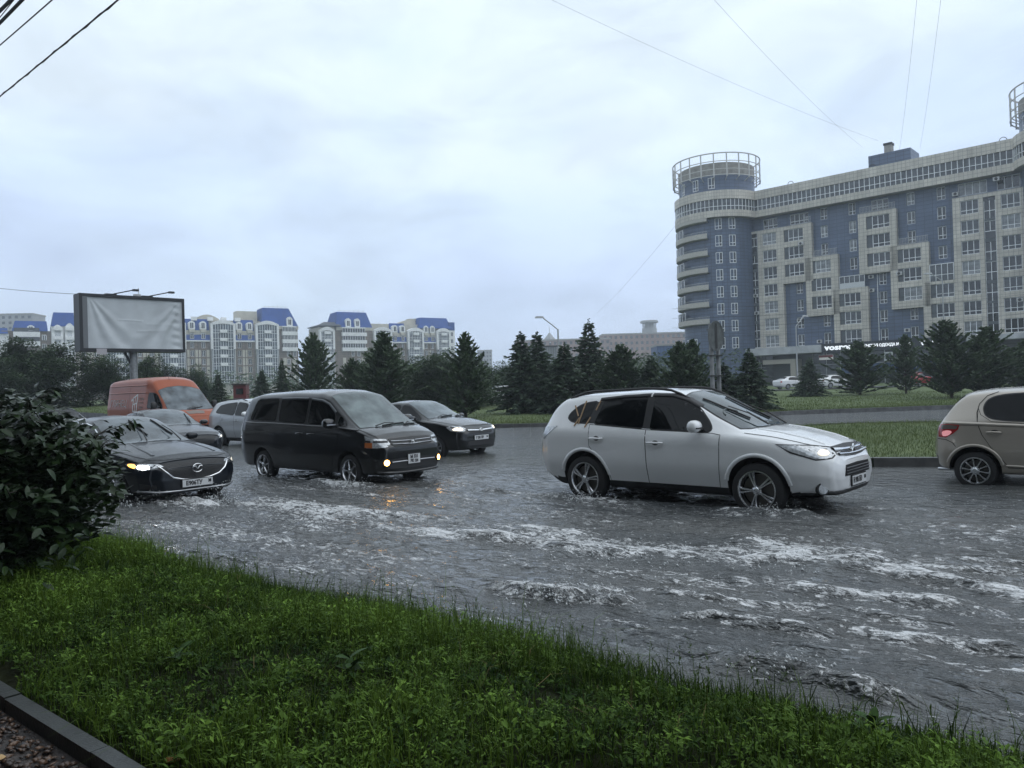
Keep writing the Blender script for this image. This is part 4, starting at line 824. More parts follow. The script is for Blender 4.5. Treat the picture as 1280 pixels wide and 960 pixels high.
gr = c.patch('grille', [(-.46, .73), (0, .745), (.46, .73), (.40, .63), (0, .62), (-.40, .63)], 'F', plastic_m, .006, 0, .05); c.ribbon('grille_bar', [(-.46, .715), (-.1, .70), (0, .695), (.1, .70), (.46, .715)], 'F', chrome_m, .035, .014, parent=gr, thick=.014)
em = MB(); em.tube([(0, .055*math.cos(a), .036*math.sin(a)) for a in [k*math.pi/10 for k in range(21)]], .008, 6); em.tube([(.003, -.03, -.015), (.003, 0, .018), (.003, .03, -.012)], .008, 6); em.build('emblem', chrome_m, gr, c.at((0, .70), 'F', .035), smooth=60)
c.patch('lower_grille', [(-.52, .34), (-.46, .44), (0, .45), (.46, .44), (.52, .34), (0, .33)], 'F', plastic_m, .005, 0, .06)
pp = c.at((0, .52), 'F', .02); c.plate((pp.x, 0, .52), .52, .112, [('У 281 ВУ', .085, -.07, 0, .86), ('124', .05, .205, .01, .8)])

# ---------------------------------------------------------------- second dark sedan, behind the navy one
grey_p = paint('graphite_paint', (.010, .012, .016), 0, .3, .6, coat=.6)
th = rad(46); fw = (math.cos(th), -math.sin(th)); lf = (math.sin(th), math.cos(th)); A_ = (-8.12-4.58*fw[0]-.72*lf[0], 21.2-4.58*fw[1]-.72*lf[1])
sd2 = thing('sedan', 'dark graphite sedan half hidden between the navy sedan and the orange van', 'car', (A_[0], A_[1], ROADZ), -th, 'cars driving through the flood')
c = Car(sd2, ST_M, [grey_p, plastic_m], lambda x, y, z: 1 if z < .22 else 0, [(1.12, Rs+.01, .375), (3.95, Rs+.01, .375)])
for sd in (-1, 1):
    v = 'R' if sd < 0 else 'L'
    c.window('rear_door_window', [(1.25, 1.02), (2.24, .975), (2.24, 1.335), (1.75, 1.33), (1.40, 1.22)], v, privacy_m); c.window('front_door_window', [(2.30, .972), (3.20, .95), (2.95, 1.13), (2.62, 1.28), (2.30, 1.335)], v, privacy_m)
    c.door([(1.36, .96), (1.42, .72), (1.56, .45), (1.6, .27), (2.27, .27), (2.27, .94)], sd, grey_p, (1.5, .86, .22)); c.door([(2.273, .94), (2.273, .27), (3.42, .27), (3.46, .6), (3.42, .90)], sd, grey_p, (2.44, .84, .22))
    c.mirror(3.08, 1.0, sd, grey_p, .22, .14, .18)
    for x in (1.12, 3.95): c.wheel(x, sd, Rs, .225, 5, dark_alloy_m, False, .21)
    hl = c.patch('headlight', [(4.30, sd*.87, .73), (4.45, sd*.85, .62), (4.66, sd*.76, .60), (4.74, sd*.62, .63), (4.70, sd*.62, .71), (4.55, sd*.76, .745)], 48*sd, lens_m, .006, 0, .05)
    c.patch('lit_bulb', [(4.52, sd*.80, .65), (4.66, sd*.70, .64), (4.68, sd*.66, .68), (4.56, sd*.76, .705)], 48*sd, led_lit if sd < 0 else dim_beam, .012, 1, .04, parent=hl)
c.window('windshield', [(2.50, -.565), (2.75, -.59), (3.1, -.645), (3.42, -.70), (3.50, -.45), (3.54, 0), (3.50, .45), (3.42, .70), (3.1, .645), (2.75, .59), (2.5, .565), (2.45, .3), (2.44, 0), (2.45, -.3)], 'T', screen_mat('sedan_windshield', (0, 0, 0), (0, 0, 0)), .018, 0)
c.wiper((3.51, .40), (2.70, .48), (3.05, .46), .56); c.patch('grille', [(-.55, .69), (0, .71), (.55, .69), (.45, .50), (0, .46), (-.45, .50)], 'F', plastic_m, .006, 0, .05)

# ---------------------------------------------------------------- silver crossover
silver_p = paint('silver_paint', (.42, .44, .46), .5, .34, .3)
th = rad(39); fw = (math.cos(th), -math.sin(th)); lf = (math.sin(th), math.cos(th)); ra_, Wf_ = .9, .87
px_ = (-10.95, 27.2)      # right rear corner of the car
A_ = (px_[0]+.9*lf[0], px_[1]+.9*lf[1])
cro = thing('suv', 'silver crossover with black roof rail between the orange van and black minivan', 'car', (A_[0], A_[1], ROADZ), -th, 'cars driving through the flood')
ST_T = [(r_[0]*4.43/4.655,)+tuple(r_[1:]) for r_ in ST_SUV]
c = Car(cro, ST_T, [silver_p, plastic_m], clad_suv, [(.98, R_+.02, .40), (3.58, R_+.02, .40)])
for sd in (-1, 1):
    v = 'R' if sd < 0 else 'L'
    c.window('rear_door_window', [(.72, 1.23), (.84, 1.19), (1.93, 1.12), (1.93, 1.53), (1.3, 1.49), (.9, 1.43)], v, privacy_m); c.window('front_door_window', [(1.99, 1.12), (2.95, 1.08), (2.72, 1.36), (2.45, 1.49), (1.99, 1.535)], v, glass_m)
    c.door([(1.10, 1.13), (1.12, .8), (1.40, .55), (1.42, .36), (1.96, .36), (1.96, 1.09)], sd, silver_p, (1.22, .96, .22)); c.door([(1.963, 1.09), (1.963, .36), (3.06, .36), (3.08, .6), (3.08, 1.04)], sd, silver_p, (2.10, .93, .22))
    c.mirror(2.80, 1.12, sd, white_p, .23, .17, .16)
    for x in (.98, 3.58): c.wheel(x, sd, R_, .235, 5, alloy_m, False, .22)
    m = MB(); pts = []
    for k in range(11):
        x = .75+k/10*1.6; p = c.at((x, sd*.60), 'T'); pts.append((p.x, p.y, p.z+.05*min(1, k/2, (10-k)/2)))
    m.tube(pts, .018, 8); m.build('roof_rail', plastic_m, cro, smooth=60)
    c.patch('headlight', [(3.99*.95, sd*.875, .925), (4.15*.95, sd*.85, .84), (4.42*.95, sd*.79, .755), (4.56*.95, sd*.64, .77), (4.5*.95, sd*.60, .875), (4.38*.95, sd*.70, .905)], 45*sd, lens_m, .006, 0, .05)
c.window('windshield', [(x*.952, y) for x, y in [(2.60, -.60), (2.85, -.635), (3.20, -.685), (3.44, -.715), (3.52, -.55), (3.585, 0), (3.52, .55), (3.44, .715), (3.20, .685), (2.85, .635), (2.60, .60), (2.55, 0)]], 'T', screen_mat('sedan_windshield', (0, 0, 0), (0, 0, 0)), .022, 0)

# ---------------------------------------------------------------- beige hatchback, cut by the right edge
beige = paint('champagne_paint', (.40, .36, .31), .4, .36, .3)
th = rad(39); Ry = .285
hat = car_root('hatchback', 'champagne beige hatchback with lit red tail lamp, leaving at the right edge', 'car', (6.90, 11.55), .57, .80, th)
ST_Y = [(0, .44, .46, .52, .52, .70, .50, .74, .44, .75), (.06, .34, .62, .52, .69, .86, .67, .92, .58, .93), (.14, .29, .76, .54, .81, .98, .775, 1.04, .66, 1.06), (.30, .26, .77, .55, .825, 1.0, .79, 1.27, .61, 1.33), (.45, .24, .78, .56, .83, 1.0, .80, 1.40, .58, 1.46), (.8, .23, .78, .56, .83, .99, .80, 1.44, .59, 1.51), (1.4, .23, .78, .56, .83, .97, .80, 1.46, .59, 1.53), (1.9, .23, .78, .56, .83, .96, .80, 1.43, .585, 1.50), (2.2, .23, .78, .56, .83, .95, .80, 1.30, .60, 1.37), (2.6, .23, .78, .56, .83, .95, .80, 1.09, .66, 1.15), (2.9, .23, .78, .56, .83, .93, .79, .98, .66, 1.03), (3.3, .23, .76, .55, .79, .82, .74, .88, .58, .92), (3.52, .24, .64, .50, .68, .72, .64, .78, .50, .80), (3.615, .28, .5, .46, .54, .62, .5, .66, .42, .68)]
c = Car(hat, ST_Y, [beige, plastic_m], lambda x, y, z: 1 if z < .25 else 0, [(.57, Ry+.015, .345), (2.94, Ry+.015, .345)])
for sd in (-1, 1):
    v = 'R' if sd < 0 else 'L'
    c.window('rear_door_window', [(.715, 1.29), (.70, 1.17), (.76, 1.08), (.95, 1.045), (1.60, 1.02), (1.60, 1.41), (1.25, 1.425), (.98, 1.41), (.80, 1.37)], v, privacy_m); c.window('front_door_window', [(1.66, 1.015), (2.45, .995), (2.2, 1.22), (2.0, 1.34), (1.66, 1.41)], v, glass_m)
    c.door([(.625, 1.22), (.62, 1.0), (.68, .82), (.80, .62), (.97, .40), (1.0, .34), (1.62, .34), (1.62, .98), (1.2, .995), (.8, 1.02), (.66, 1.12)], sd, beige, (.83, .865, .19)); c.door([(1.623, .98), (1.623, .34), (2.45, .34), (2.52, .6), (2.5, .96)], sd, beige, (1.8, .85, .19))
    c.ribbon('belt_crease', [(.16, 1.0), (.6, .985), (1.2, .96), (2.0, .93)], v, beige, .05, .003, thick=.012)
    c.ribbon('pillar_gap', [(.62, 1.0), (.61, 1.15), (.64, 1.28), (.74, 1.40), (.88, 1.455)], v, gap_m, .010, .004)
    c.ribbon('sill_strip', [(.97, .37), (1.6, .355), (2.5, .345)], v, beige, .035, .005, thick=.014)
    for x in (.57, 2.94): c.ribbon('arch_lip', AR(x, Ry+.015, .365, 165, 12, 20), v, beige, .045, .003, thick=.012)
    for x in (.57, 2.94): c.wheel(x, sd, Ry, .195, 10, alloy_m, False, .185, width=.36)
    c.mirror(2.3, 1.05, sd, beige, .2, .14, .16)
    tl = c.patch('tail_light', [(.09, sd*.72, .975), (.22, sd*.80, .98), (.375, sd*.82, .965), (.36, sd*.82, .90), (.29, sd*.81, .83), (.20, sd*.80, .775), (.10, sd*.72, .785)], 115*sd, red_m, .008, 0, .05)
    c.patch('tail_lens', [(.14, sd*.76, .965), (.24, sd*.80, .97), (.36, sd*.82, .955), (.335, sd*.82, .905), (.14, sd*.76, .905)], 115*sd, mat('smoked_lens', (.13, .11, .10), .15, coat=1), .011, 0, .05, parent=tl)
    c.patch('lit_bulb', [(.16, sd*.76, .885), (.30, sd*.80, .885), (.26, sd*.80, .82), (.19, sd*.79, .79), (.15, sd*.76, .81)], 115*sd, tail_lit, .012, 1, .04, parent=tl)
    c.ribbon('bumper_gap', [(.08, .755), (.2, .745), (.29, .70), (.33, .64)], v, gap_m, .010, .004)
m = MB()
for sd in (-1, 1): pass
c.window('rear_window', [(.24, -.52), (.42, -.50), (.42, .50), (.24, .52), (.17, .56), (.17, -.56)], 'T', privacy_m, .012, 0)
m.tube([(.30, -.66, .285), (.12, -.58, .275), (.04, -.55, .27)], .022, 8); m.build('tail_pipe', dark_alloy_m, hat, smooth=60)
c.window('windshield', [(1.98, -.55), (2.6, -.62), (2.88, -.64), (2.95, 0), (2.88, .64), (2.6, .62), (1.98, .55), (1.94, 0)], 'T', glass_m, .02, 0)

# ---------------------------------------------------------------- orange panel van
orange = paint('orange_paint', (.31, .062, .014), 0, .32, .3, coat=.35)
th = rad(39); fw = (math.cos(th), -math.sin(th)); lf = (math.sin(th), math.cos(th)); px_ = (-16.0, 30.3); A_ = (px_[0]+1.0*lf[0], px_[1]+1.0*lf[1])
ov = thing('van', 'tall orange panel van with white lettering on its side', 'van', (A_[0], A_[1], ROADZ), -th, 'cars driving through the flood')
ST_O = [(0, .40, .84, .9, .90, 1.5, .90, 2.3, .80, 2.38), (.06, .34, .93, .9, .98, 1.5, .975, 2.36, .85, 2.46), (.3, .30, .95, .9, 1.0, 1.5, .995, 2.42, .86, 2.53), (1.5, .30, .95, .9, 1.0, 1.5, .995, 2.46, .86, 2.585), (3.1, .30, .95, .9, 1.0, 1.5, .995, 2.45, .85, 2.57), (3.45, .30, .95, .9, 1.0, 1.48, .99, 2.36, .82, 2.48), (3.75, .30, .95, .9, 1.0, 1.46, .985, 2.13, .83, 2.22), (3.95, .30, .95, .9, 1.0, 1.43, .98, 1.96, .84, 2.03), (4.3, .30, .95, .9, 1.0, 1.38, .97, 1.64, .86, 1.71), (4.68, .30, .94, .9, .99, 1.28, .95, 1.31, .88, 1.37), (4.95, .30, .92, .85, .96, 1.12, .92, 1.19, .82, 1.25), (5.15, .30, .86, .75, .90, .95, .86, 1.04, .76, 1.09), (5.28, .34, .70, .65, .74, .80, .72, .86, .64, .88)]
c = Car(ov, ST_O, [orange, plastic_m], lambda x, y, z: 1 if z < .40 else 0, [(.95, .36, .42), (4.45, .36, .42)])
for sd in (-1, 1):
    v = 'R' if sd < 0 else 'L'
    c.window('front_door_window', [(3.36, 1.42), (4.42, 1.36), (4.30, 1.52), (3.92, 1.87), (3.74, 1.95), (3.36, 1.97)], v, privacy_m)
    c.door([(3.30, 2.02), (3.28, .55), (4.0, .55), (4.05, .7), (4.2, .82), (4.50, .86), (4.50, 1.30), (4.30, 1.34), (3.36, 1.38), (3.33, 2.02)], sd, orange, (3.42, 1.20, .22), plastic_m)
    for z in (2.25, 1.98): c.ribbon('side_rib', [(.15, z), (1.6, z+.01), (3.2, z)], v, orange, .05, .003, thick=.016)
    c.ribbon('side_rib', [(.15, 1.02), (1.6, 1.02), (3.2, 1.02)], v, orange, .10, .003, thick=.02); c.ribbon('panel_gap', [(1.9, .5), (1.9, 2.2)], v, gap_m, .012, .004)
    c.mirror(4.22, 1.45, sd, plastic_m, .22, .34, .24)
    for x in (.95, 4.45): c.wheel(x, sd, .345, .21, 6, dark_alloy_m, False, .22)
    c.patch('headlight', [(4.85, sd*.95, 1.02), (5.08, sd*.86, .80), (5.2, sd*.72, .80), (5.16, sd*.70, .93), (5.0, sd*.86, 1.06)], 40*sd, lens_m, .006, 0, .06)
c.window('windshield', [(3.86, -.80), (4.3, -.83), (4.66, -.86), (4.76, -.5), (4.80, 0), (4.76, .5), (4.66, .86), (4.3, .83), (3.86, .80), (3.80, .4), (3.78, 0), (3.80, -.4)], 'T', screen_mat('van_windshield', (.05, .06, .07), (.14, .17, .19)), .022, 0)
c.wiper((4.74, -.2), (4.62, .3), (4.70, .15), .6, .02, 0)
c.patch('bonnet_vent', [(4.92, -.35), (5.05, -.30), (5.05, .30), (4.92, .35), (4.86, 0)], 'T', mat('vent_grey', (.20, .16, .14), .5), .008, 0, .06)
c.patch('grille', [(-.5, .76), (.5, .76), (.42, .60), (-.42, .60)], 'F', plastic_m, .006, 0, .06)
m = MB(); a = c.at((3.5, -.2), 'T'); m.tube([a, a+Vector((-.25, 0, .45))], .006, 5); m.build('aerial', plastic_m, ov)
def side_text(c, txt, size, x, z, mt, parent, sx=1.):
    co, fs = text_mesh(txt, size, .001, sx, .0); V = []
    for p in co: V.append(tuple(c.at((x+p[0], z+p[1]), 'R', .014)))
    mm = MB(); mm.add(V, fs); return mm.build('lettering', mt, parent)
decal = mat('white_decal', (.82, .81, .80), .5)
side_text(c, 'ГЛЯНЕЦ', .36, 1.05, 1.58, decal, ov, .95)
for k, tx in enumerate(['салон', 'света', 'окна', 'двери']): side_text(c, tx, .15, 2.86, 1.76-.15*k, mat('grey_decal', (.36, .32, .30), .5), ov, .95)
fr = [(2.24, 1.30), (2.26, 1.80), (2.56, 1.92), (2.55, 1.30)]
c.ribbon('window_logo', fr, 'R', decal, .05, .007, closed=True); c.ribbon('window_logo', [(2.25, 1.55), (2.55, 1.6)], 'R', decal, .04, .007); c.ribbon('window_logo', [(2.4, 1.33), (2.41, 1.85)], 'R', decal, .035, .007)
c.ribbon('window_logo', [(2.10, 1.70), (2.22, 1.74)], 'R', decal, .07, .007)

# ---------------------------------------------------------------- small cars seen small: the one behind the bush, and the parked rows
def far_car(name, label, col, x, y, z, rz, st=ST_G, group='cars parked in front of the tower block', metal=0.):
    root = thing(name, label, 'car', (x, y, z), rz, group); pm = paint(name+'_paint_'+str(len(MC)), col, metal, .35, .3)
    c = Car(root, st, [pm, plastic_m], lambda x, y, z: 1 if z < .23 else 0, [(.985, Rg+.01, .33), (3.46, Rg+.01, .33)]); 
    for sd in (-1, 1):
        v = 'R' if sd < 0 else 'L'
        c.window('side_window', [(1.10, 1.045), (2.92, .98), (2.66, 1.14), (2.38, 1.32), (2.05, 1.375), (1.5, 1.37), (1.22, 1.28)], v, glass_m, grow=0)
        c.ribbon('door_gap', [(2.0, .3), (2.02, 1.38)], v, gap_m, .02, .006)
        for xx in (.985, 3.46): c.wheel(xx, sd, Rg, .19, 6, dark_alloy_m, False, .19)
        c.patch('headlight', [(3.82, sd*.80, .80), (3.95, sd*.78, .71), (4.10, sd*.68, .685), (4.18, sd*.50, .70), (4.08, sd*.58, .815)], 45*sd, lens_m, .006, 0, .06)
        c.patch('tail_light', [(.05, sd*.7, .95), (.2, sd*.8, .95), (.2, sd*.8, .75), (.05, sd*.7, .75)], 120*sd, red_m, .008, 0, .06)
    c.window('windshield', [(2.20, -.545), (2.76, -.61), (3.05, -.65), (3.16, 0), (3.05, .65), (2.76, .61), (2.2, .545), (2.16, 0)], 'T', glass_m, .0, 0, off=.006); c.window('rear_window', [(.70, -.56), (1.08, -.53), (1.08, .53), (.70, .56)], 'T', glass_m, .0, 0, off=.006)
    return root
far_car('hatchback', 'white car glimpsed through the leaves of the bush, left of the orange van', (.7, .7, .7), -21.0, 34.2, ROADZ, -TH, group='cars driving through the flood')
lot = [('parked_car', 'white estate car parked behind the lone conifer, left of the lamp post', (.68, .68, .69), 30.2, 88, .3), ('parked_car', 'low white car parked nose out just right of the white estate', (.72, .72, .72), 34.2, 86, .25), ('parked_car', 'red car parked between two conifers below the shop sign', (.34, .012, .018), 44.2, 86, .6), ('parked_car', 'black car parked beside the red one', (.008, .008, .01), 48.0, 87, .5), ('parked_car', 'dark grey car parked right of the black one below the shop windows', (.02, .022, .026), 52.6, 86, .4), ('parked_car', 'white car parked at the far right behind the dense pines', (.7, .7, .7), 57.5, 82, .6)]
for nm, lab, col, x, y, rz in lot: far_car(nm, lab, col, x, y, .66, rz+math.pi*.0)
far_car('parked_car', 'white car on the far side of the field, behind the forked conifer', (.7, .7, .7), -2.5, 62, .45, .2, group='cars parked beyond the field')
# ================================================================ BUILDINGS
beige_t = tile_mat('beige_tile', (.56, .525, .46), (.30, .28, .25), .6, .6, .03, .07)
blue_t = tile_mat('blue_tile', (.088, .120, .19), (.040, .055, .09), 1.2, .6, .035, .10, .4)
white_fr = mat('white_frame', (.80, .81, .82), .4)
shade_panel = mat('grey_panel', (.07, .08, .09), .4, var=.15, vscale=2)
conc_b = mat('rendered_wall', (.30, .285, .26), .8, var=.2, vscale=1.5)
GL = [mat('pane_dark', (.012, .015, .018), .06, spec=.7, var=.6, vscale=.9), mat('pane_mid', (.045, .052, .058), .08, spec=.7, var=.6, vscale=1.2), mat('pane_curtain', (.17, .18, .185), .15, spec=.7, var=.5, vscale=1.6)]
steel_m = mat('painted_steel', (.40, .41, .42), .5, metal=.2, var=.2, vscale=3)

def wall_holes(mb, u0, u1, v0, v1, holes, y, d, mi=0, back=None):
    """upright wall face at depth y with real openings d deep; holes = (u0,u1,v0,v1)"""
    us = sorted({u0, u1, *[h[0] for h in holes], *[h[1] for h in holes]}); vs_ = sorted({v0, v1, *[h[2] for h in holes], *[h[3] for h in holes]})
    us = [u for u in us if u0-1e-6 <= u <= u1+1e-6]; vs_ = [v for v in vs_ if v0-1e-6 <= v <= v1+1e-6]
    def hole(a, b): return any(h[0] < a < h[1] and h[2] < b < h[3] for h in holes)
    # merge cells in a column strip by rows
    for i in range(len(us)-1):
        j = 0
        while j < len(vs_)-1:
            uc = (us[i]+us[i+1])/2
            if hole(uc, (vs_[j]+vs_[j+1])/2): j += 1; continue
            k = j
            while k+1 < len(vs_)-1 and not hole(uc, (vs_[k+1]+vs_[k+2])/2): k += 1
            mb.add([(us[i], y, vs_[j]), (us[i+1], y, vs_[j]), (us[i+1], y, vs_[k+1]), (us[i], y, vs_[k+1])], [(0, 1, 2, 3)], mi); j = k+1
    for (a, b, c, e) in holes:
        mb.add([(a, y, c), (b, y, c), (b, y+d, c), (a, y+d, c)], [(0, 3, 2, 1)], mi); mb.add([(a, y, e), (b, y, e), (b, y+d, e), (a, y+d, e)], [(0, 1, 2, 3)], mi)
        mb.add([(a, y, c), (a, y, e), (a, y+d, e), (a, y+d, c)], [(0, 3, 2, 1)], mi); mb.add([(b, y, c), (b, y, e), (b, y+d, e), (b, y+d, c)], [(0, 1, 2, 3)], mi)
def win_mesh(name, w, h, muls, trans, fw=.07, d=.08, low=None):
    """window frame with real bars: muls = inner upright positions (0..1), trans = height of the transom (0..1)"""
    m = MB(); m.b2(0, w, 0, d, 0, fw); m.b2(0, w, 0, d, h-fw, h); m.b2(0, fw, .002, d-.002, fw, h-fw); m.b2(w-fw, w, .002, d-.002, fw, h-fw)
    for q in muls: m.b2(q*w-fw/2, q*w+fw/2, .004, d-.004, fw, h-fw)
    if trans: m.b2(fw, w-fw, .006, d-.006, trans*h-fw/2, trans*h+fw/2)
    return m.mesh(name, white_fr)
def pane_mesh(w, h, gm):
    m = MB(); m.add([(0.03, .05, 0.03), (w-.03, .05, .03), (w-.03, .05, h-.03), (.03, .05, h-.03)], [(0, 1, 2, 3)]); return m.mesh('pane', gm)
WM = {}
def window(parent, u, v, w, h, y, muls=(1/3, 2/3), trans=.28, gi=None, fw=.085, name='window'):
    k = (w, h, muls, trans, fw)
    if k not in WM: WM[k] = (win_mesh('window', w, h, muls, trans, fw), [pane_mesh(w, h, g_) for g_ in GL])
    o = put(name, WM[k][0], parent, (u, y, v)); gi = random.choices((0, 1, 2), (.5, .3, .2))[0] if gi is None else gi
    put('pane', WM[k][1][gi], o); return o

# ---------------------------------------------------------------- blue and beige tower block at the right
FA, FB_ = (41.6, 138.8), (72.5, 110.6); FANG = math.atan2(FB_[1]-FA[1], FB_[0]-FA[0])
tb = thing('tower_block', 'long blue and beige tiled tower block with rounded corner and roof rings', 'apartment building', (FA[0], FA[1], 0), FANG)
DP = .9     # depth from the beige blocks back to the blue wall
bw = MB(); holes = []; Wn = []       # blue wall
def bwin(u0, u1, floors, w=1.15, h=1.95, muls=(.55,), trans=.3):
    for f in floors: v = 7.5+3*f+.05; holes.append((u0, u0+w, v, v+h)); Wn.append((u0, v, w, h, DP+.16, muls, trans))
bwin(9.95, 11, (0, 1, 2, 3)); bwin(14.4, 15.5, (0, 1, 5, 6, 7)); bwin(19, 20.1, (4, 5, 6, 7)); bwin(23.4, 24.6, (0, 1, 2, 3)); bwin(27.85, 29, (0, 1, 5, 6, 7)); bwin(32.1, 33.3, (4, 5, 6, 7), 1.2)
bwin(-1.0, 0, (7,), 2.6, 1.75, (.33, .66)); bwin(4.4, 6, (7,), 2.6, 1.75, (.33, .66)); bwin(9.2, 6, (7,), 3.2, 1.75, (.25, .5, .75)); bwin(22.6, 6, (7,), 2.6, 1.75, (.33, .66)); bwin(35, 6, (7,), 3.8, 1.9, (.25, .5, .75), None); bwin(40.05, 6, (7,), 2.9, 1.9, (.33, .66), None)
bwin(45.0, 6, (7,), 2.6, 1.9)
wall_holes(bw, -3, 50, 7.4, 30.9, holes, DP, .22); bw.add([(-3, DP, 7.4), (-3, 16, 7.4), (-3, 16, 30.9), (-3, DP, 30.9)], [(0, 1, 2, 3)]); bw.add([(50, DP, 0), (50, 16, 0), (50, 16, 34), (50, DP, 34)], [(0, 1, 2, 3)]); bw.add([(-3, 16, 0), (50, 16, 0), (50, 16, 34), (-3, 16, 34)], [(0, 1, 2, 3)])
bw.add([(-3, 0, 34.4), (50, 0, 34.4), (50, 16, 34.4), (-3, 16, 34.4)], [(0, 1, 2, 3)])
bw.build('blue_wall', blue_t, tb)
for (u, v, w, h, y, mu, tr) in Wn: window(tb, u, v, w, h, y, mu, tr)
def block(u0, u1, v0, v1, wins, rail=None, glass=(), name='tiled_block'):
    """beige tiled block standing forward of the blue wall; wins = (u, width, floors, dark panel width)"""
    m = MB(); hs = []; put_ = []
    for (u, w, fl, dpw) in wins:
        for f in fl: v = 7.5+3*f+.08; hs.append((u, u+w+dpw, v, v+2.08)); put_.append((u, v, w, dpw))
    for (u, w, va, vb) in glass: hs.append((u, u+w, va, vb))
    wall_holes(m, u0, u1, v0, v1, hs, 0, .3)
    m.add([(u0, 0, v0), (u0, DP, v0), (u0, DP, v1), (u0, 0, v1)], [(0, 3, 2, 1)]); m.add([(u1, 0, v0), (u1, DP, v0), (u1, DP, v1), (u1, 0, v1)], [(0, 1, 2, 3)])
    m.add([(u0, 0, v0), (u1, 0, v0), (u1, DP, v0), (u0, DP, v0)], [(0, 3, 2, 1)]); m.add([(u0, 0, v1), (u1, 0, v1), (u1, DP, v1), (u0, DP, v1)], [(0, 1, 2, 3)])
    o = m.build(name, beige_t, tb)
    for (u, v, w, dpw) in put_:
        if dpw: q = MB(); q.b2(u+.01, u+dpw, .20, .28, v+.01, v+2.07); q.build('side_panel', shade_panel, o)
        window(o, u+dpw, v, w, 2.08, .18)
    for (u, w, va, vb) in glass:
        q = MB(); v = va; k = 0
        f = MB(); f.b2(u+.02, u+w-.02, .24, .29, va+.01, vb-.01); f.build('stair_glazing', GL[0], o)
        v = va
        while v < vb-.6:
            h = min(1.5, vb-v); q.b2(u+.03, u+w-.03, .15, .23, v, v+.09); k += 1
            if k % 2 or random.random() < .6: q.b2(u+w*.5-.04, u+w*.5+.04, .16, .22, v+.09, v+h)
            q.b2(u+.03, u+.10, .16, .22, v+.09, v+h); q.b2(u+w-.10, u+w-.03, .16, .22, v+.09, v+h); v += h
        q.build('stair_frame', white_fr, o)
        q = MB(); 
        for kk in range(int((vb-va)/3)): q.b2(u+.1, u+w-.1, .10, .20, va+3*kk+random.uniform(1.2, 1.6), va+3*kk+random.uniform(1.75, 2.1))
        q.build('stair_panel', random.choice((shade_panel, conc_b)), o)
    if rail:
        q = MB(); a, b = rail
        q.b2(a, b, .08, .13, v1+1.0, v1+1.06); q.b2(a, b, .08, .13, v1+.12, v1+.17); k = a
        while k < b: q.b2(k, k+.05, .085, .125, v1+.17, v1+1.0); k += .22
        q.build('balcony_rail', steel_m, o)
    return o
block(-2.3, 8.05, 7.4, 28.3, [(-1.15, 2.6, range(7), 0), (4.5, 2.5, range(7), 0)], glass=[(2.2, 1.4, 7.6, 27.9)])
block(8.07, 13.2, 18.4, 28.3, [(8.4, 2.6, (4, 5, 6), .75)], rail=(11.9, 13.1))
block(11.95, 17.38, 12.4, 22.35, [(12.9, 2.55, (2, 3, 4), .75)], rail=(12.9, 17.3))
o = block(16.46, 21.95, 7.4, 16.45, [(17.4, 2.6, (0, 1, 2), .8)])
q = MB(); q.b2(17.5, 21.5, .02, .10, 16.47, 17.35); q.build('balcony_front', mat('white_panel', (.55, .56, .57), .5), o); q = MB()
for k in range(6): q.b2(17.5+k*.79, 17.56+k*.79, .03, .09, 17.36, 18.5)
q.b2(17.5, 21.5, .025, .095, 18.42, 18.5); q.build('balcony_frame', white_fr, o); q = MB(); q.b2(17.56, 21.44, .05, .07, 17.36, 18.41); q.build('balcony_glazing', GL[1], o)
block(20.75, 26.52, 18.45, 28.28, [(21.98, 2.65, (4, 5, 6), .9)], rail=(21, 26.4))
block(25.44, 31.0, 12.38, 22.33, [(26.5, 2.6, (2, 3, 4), .8)], rail=(26.6, 30.9))
o = block(29.98, 34.38, 7.4, 16.1, [(31.05, 2.5, (0, 1, 2), .75)])
q = MB(); q.b2(31.05, 34.28, .10, .14, 16.2, 18.7); q.build('bay_glazing', GL[1], o); q = MB()
for k in range(5): q.b2(31.0+k*.81, 31.08+k*.81, .03, .10, 16.12, 18.7)
q.b2(31.0, 34.3, .035, .095, 17.0, 17.08); q.b2(31.0, 34.3, .025, .105, 18.62, 18.72); q.build('bay_frame', white_fr, o)
block(34.4, 49.5, 7.4, 28.27, [(35.4, 2.4, range(7), 0), (40.6, 2.4, range(7), 0), (44.6, 2.4, range(7), 0)], glass=[(38.4, 1.55, 7.6, 27.7)])
# glazed top band with parapet, straight run
def band(v0, v1, y0, u0, u1, mt, name, th=.5, y1=None):
    m = MB(); m.b2(u0, u1, y0, y0+th if y1 is None else y1, v0, v1); return m.build(name, mt, tb)
band(30.6, 31.75, -.75, -2.2, 48.2, beige_t, 'band_sill', y1=3); band(33.7, 35.25, -.75, -2.2, 48.2, beige_t, 'parapet', y1=.4)
m = MB(); m.b2(-2.2, 48.2, -.52, -.45, 31.75, 33.7); m.build('band_glazing', GL[1], tb)
m = MB(); u = -2.1
while u < 48.1: m.b2(u, u+.09, -.66, -.53, 31.76, 33.69); u += .78
m.b2(-2.2, 48.2, -.65, -.54, 32.42, 32.50); m.build('band_frame', white_fr, tb)
for k in range(9):
    if random.random() < .8: a = 2+k*5+random.uniform(0, 3); m = MB(); m.b2(a, a+.74, -.44, -.40, 31.8, 33.6); m.build('curtain', mat('curtain_white', (.36, .37, .38), .7), tb)
